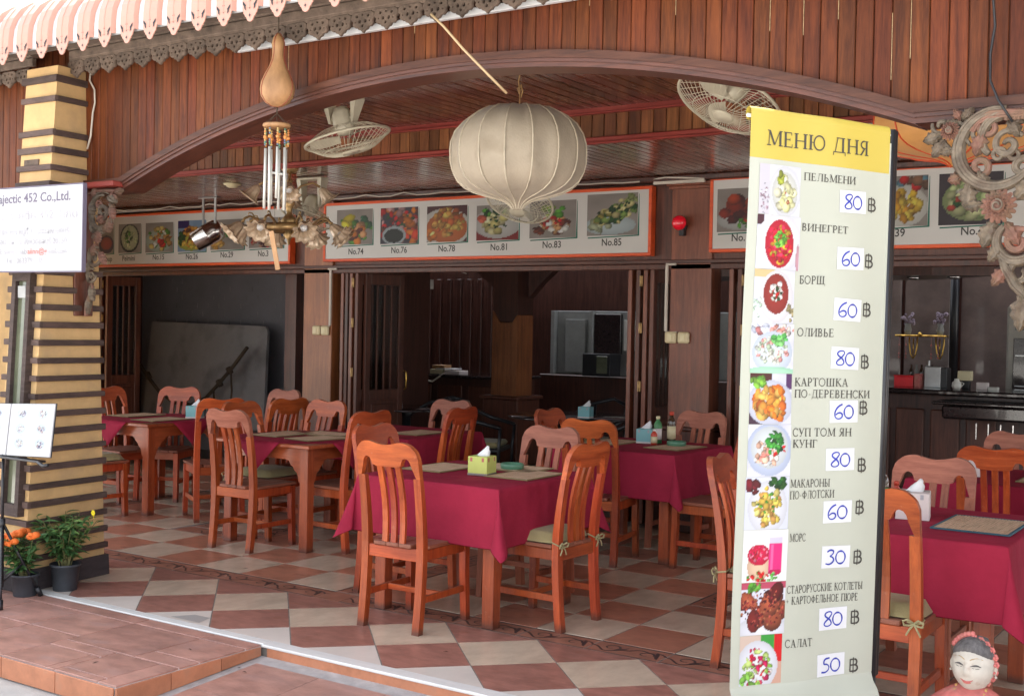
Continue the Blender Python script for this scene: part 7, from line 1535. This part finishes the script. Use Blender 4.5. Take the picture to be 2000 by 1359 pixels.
def arm_chair(x, y, rz, label):
    t = thing('black_armchair', label, 'armchair', (x, y, 0), R(rz), 'black curved armchairs inside'); mb = MB()
    mb.tube([(-.30, .30, .62), (-.31, .05, .68), (-.22, -.20, .80), (0, -.30, .86), (.22, -.20, .80), (.31, .05, .68), (.30, .30, .62)], .020, 8); mb.build('back_rail', M['black'], t)
    for s_ in (-1, 1):
        mb = MB(); mb.tube([(s_*.30, .30, .62), (s_*.27, .28, .40), (s_*.29, .28, 0)], .016, 7); mb.build('leg', M['black'], t)
        mb = MB(); mb.tube([(s_*.18, -.22, .80), (s_*.19, -.18, .42), (s_*.22, -.24, 0)], .016, 7); mb.build('leg', M['black'], t)
    mb = MB(); mb.cbox(-.26, .26, -.22, .28, .38, .42, .01); mb.build('seat', M['black'], t); mb = MB(); mb.cbox(-.23, .23, -.18, .25, .422, .475, .02); mb.build('seat_pad', M['cushion'], t)
arm_chair(-6.75, 9.6, -70, 'black curved armchair with olive pad left of the dark inner table'); arm_chair(-5.1, 9.9, 85, 'black curved armchair at the right of the dark inner table'); arm_chair(-7.5, 10.0, 60, 'black curved armchair near the open door leaf'); arm_chair(-6.0, 10.7, 180, 'black curved armchair behind the dark inner table')
t = thing('menu_card', 'white folded card standing on the far inner table left of the column', 'card', (-7.62, 9.4, .751)); mb = MB(); mb.prism([(-.05, 0), (.05, 0), (.0, .17)], -.05, .05, 'x'); mb.xf(Matrix.Rotation(R(20), 4, 'Z')); mb.build('card_fold', M['signgrey'], t)
t = thing('wicker_table', 'dark round table behind the open door leaf', 'table', (-7.62, 9.55, 0)); MB().lathe([(.001, .73), (.45, .73), (.46, .74), (.45, .75), (.001, .75)], 32).build('table_top', M['granite'], t); MB().lathe([(.26, 0), (.24, .02), (.06, .10), (.05, .65), (.12, .729)], 16).build('pedestal', M['black'], t)
# ---- bar at the right bay
rb_ = thing('curved_bar', 'long polished dark bar with rails at the right', 'bar', (-2.6, 11.2, 0))
mb = MB(); mb.cbox(-2.0, 4.8, .3, 1.0, 0, 1.04, .01); mb.build('bar_front', M['darkwood'], rb_)
mb = MB(); mb.cbox(-2.1, 4.8, .15, 1.1, 1.04, 1.09, .015); mb.build('bar_top', M['granite'], rb_)
mb = MB(); mb.cbox(-.05, 4.8, -.35, .3, .86, .985, .02); mb.cbox(-.12, 4.8, -.42, .3, .985, 1.015, .01); mb.build('lower_counter', M['granite'], rb_)
for k in range(9): mb = MB(); mb.cbox(.25+.10*k, .26+.10*k, -.40, -.37, .70, .84, .002); mb.build('rail_post', M['chrome'], rb_)
for k in range(7): mb = MB(); mb.cbox(-1.9+.32*k, -1.64+.32*k, .27, .30, .15, .9, .01); mb.build('bar_panel', M['door'], rb_)
ip_ = struct('bar_back_panel', 'dim glossy panels behind the right-hand bar', 'wall panel')
for k, (x0, x1) in enumerate(((-5.6, -3.98), (-3.94, -3.42), (-3.30, .9))): mb = MB(); mb.cbox(x0, x1, 14.3, 14.34, 1.0, 2.7, .01); mb.build('panel', M['intpanel'], ip_)
mb = MB(); mb.tube([(-3.35, 14.2, .9), (-3.35, 14.2, 2.7)], .05, 8); mb.build('downpipe', M['black'], ip_)
cp = struct('bar_canopy', 'lowered dark canopy over the bar', 'canopy'); mb = MB(); mb.prism([(-5.6, 11.4), (-2.9, 11.4), (-2.38, 11.65), (-3.2, 12.4), (-5.6, 12.4)], 2.15, 2.28, 'z'); mb.build('canopy_box', M['darkwood'], cp)
for (x, y, w__) in ((-3.15, 11.7, 'left downlight under the dark canopy'), (-2.75, 11.6, 'right downlight under the dark canopy'), (-1.0, 11.0, 'leftmost of three ceiling downlights right of the canopy'), (-.6, 10.4, 'nearest of three ceiling downlights right of the canopy'), (-.75, 10.9, 'middle of three ceiling downlights right of the canopy')): t = thing('downlight', w__, 'downlight', (x, y, 2.148 if x < -1.5 else 2.99), group='downlights over the bar'); MB().lathe([(.06, 0), (.055, -.02), (.03, -.03), (.001, -.03)], 12).build('lamp_ring', M['chrome'], t)
t = thing('gold_wall_shelf', 'ornate gold shelf on two scrolled supports with hanging pink tassels', 'shelf', (-3.64, 13.9, 1.575)); t.scale = (.46, .6, .50)
mb = MB(); mb.cbox(-.62, .62, -.05, .15, .0, .04, .01)
for k in range(30): mb.ball((-.60+.0414*k, -.055, .02+.006*math.sin(k)), .020, 7)
mb.ball((0, -.07, .06), .05, 9); mb.build('shelf_board', M['gold'], t)
for x in (-.18, .46):
    mb = MB()
    for s_ in (-1, 1): mb.tube([(x+s_*.10, 0, -.02), (x+s_*.09, 0, -.22), (x+s_*.06, 0, -.40), (x, 0, -.50)], .018, 7)
    mb.tube([(x, 0, -.05), (x, 0, -.42)], .015, 6); mb.build('shelf_support', M['gold'], t)
for x in (-.50, -.33, .28, .44):
    mb = MB(); mb.tube([(x, -.08, 0), (x, -.08, -.52)], .004, 4)
    for q in (-.20, -.40, -.48): mb.lathe([(.001, q+.04), (.03, q), (.001, q-.01)], 8, (x, -.08, 0))
    mb.build('tassel', M['statuepink'], t)
for (x, lab) in ((-3.80, 'left vase of pale flowers on the gold shelf'), (-3.44, 'right vase of pale flowers on the gold shelf')):
    t = thing('flower_vase', lab, 'vase', (x, 13.95, 1.60)); t.scale = (.62, .62, .62); MB().lathe([(.001, 0), (.05, 0), (.07, .08), (.05, .16), (.06, .2), (.001, .2)], 14).build('vase', M['greycab'], t); mb = MB(); rg = random.Random(int(-x*10))
    for k in range(24): mb.ball((rg.uniform(-.11, .11), rg.uniform(-.06, .06), .25+rg.uniform(-.06, .14)), rg.uniform(.02, .04), 7)
    mb.build('blossom', mat('lilac_blossom', (.30, .24, .30), .8), t)
simple('red_plastic_case', 'bright red plastic case on the bar', 'case', (-3.20, 11.75, 1.09), [('case_body', 'redplastic', [(-.10, .08, -.08, .08, 0, .10)]), ('case_lid', 'redplastic', [(-.105, .085, -.085, .085, .101, .112)]), ('side_block', 'statuepink', [(.09, .14, -.08, .08, 0, .13)])])
simple('steel_box', 'stainless box on the bar right of the red case', 'box', (-2.98, 11.85, 1.09), [('housing', 'steel', [(-.06, .09, -.08, .08, 0, .20)]), ('side_panel', 'black', [(.091, .15, -.08, .08, 0, .19)]), ('tap', 'steel', [(-.05, -.03, -.01, .01, .201, .26)])])
for k in range(5): t = thing('glass_bottle', ['leftmost', 'second', 'middle', 'fourth', 'rightmost'][k]+' of five dark bottles behind the red case', 'bottle', (-3.24+.05*k, 12.05, 1.09), group='bottles on the bar'); MB().lathe([(.001, 0), (.022, 0), (.022, .15), (.010, .18), (.010, .21), (.001, .21)], 10).build('bottle_body', M['greycab'] if k % 2 else M['glassdark'], t)
simple('till', 'small cream machine on the bar', 'machine', (-2.66, 11.8, 1.09), [('housing', 'cream', [(-.07, .05, -.05, .05, .08, .17)]), ('stand', 'black', [(-.035, .035, -.03, .03, 0, .079)])]); simple('white_carton', 'low white carton at the right of the cream machine', 'carton', (-2.50, 11.75, 1.09), [('box', 'whitebox', [(-.05, .05, -.04, .04, 0, .07)]), ('tray', 'white', [(.055, .14, -.04, .04, 0, .03)])])
t = thing('white_jug', 'round white jug in front of the cream machine', 'jug', (-2.70, 11.6, 1.09)); t.scale = (.6, .6, .6); MB().lathe([(.001, 0), (.05, .0), (.075, .05), (.07, .11), (.035, .14), (.04, .17), (.001, .17)], 16).build('jug_body', M['white'], t); MB().tube([(.06, 0, .12), (.11, 0, .10), (.07, 0, .04)], .008, 6).build('handle', M['white'], t)
fg = thing('drinks_fridge', 'upright glass-door drinks fridge with a blue pictured header', 'fridge', (-2.47, 12.6, 0)); mb = MB(); mb.cbox(0, .7, 0, .6, 0, 1.90, .02); mb.build('cabinet', M['fridge'], fg)
mb = MB(); mb.cbox(.07, .63, -.012, -.001, .3, 1.58, .005); mb.build('glass_door', M['granite'], fg)
for z in (.8, 1.2, 1.5): mb = MB(); mb.cbox(.09, .61, -.022, -.013, z-.1, z-.085, .002); mb.build('shelf', M['steel'], fg)
im = picture(.7, .3, 77, (.55, .62, .62), [('blobs', .4, .4, .4, .3, 24, .08, .14, [(.2, .45, .55), (.3, .6, .65), (.15, .35, .5)])], 24, 16, .5); link('header_picture', pic_mesh(im, .54, .17, -.004), fg, (.08, 0, 1.66))
# right end wall left out, an added opening that brings fill light inside
bpy.context.view_layer.update()
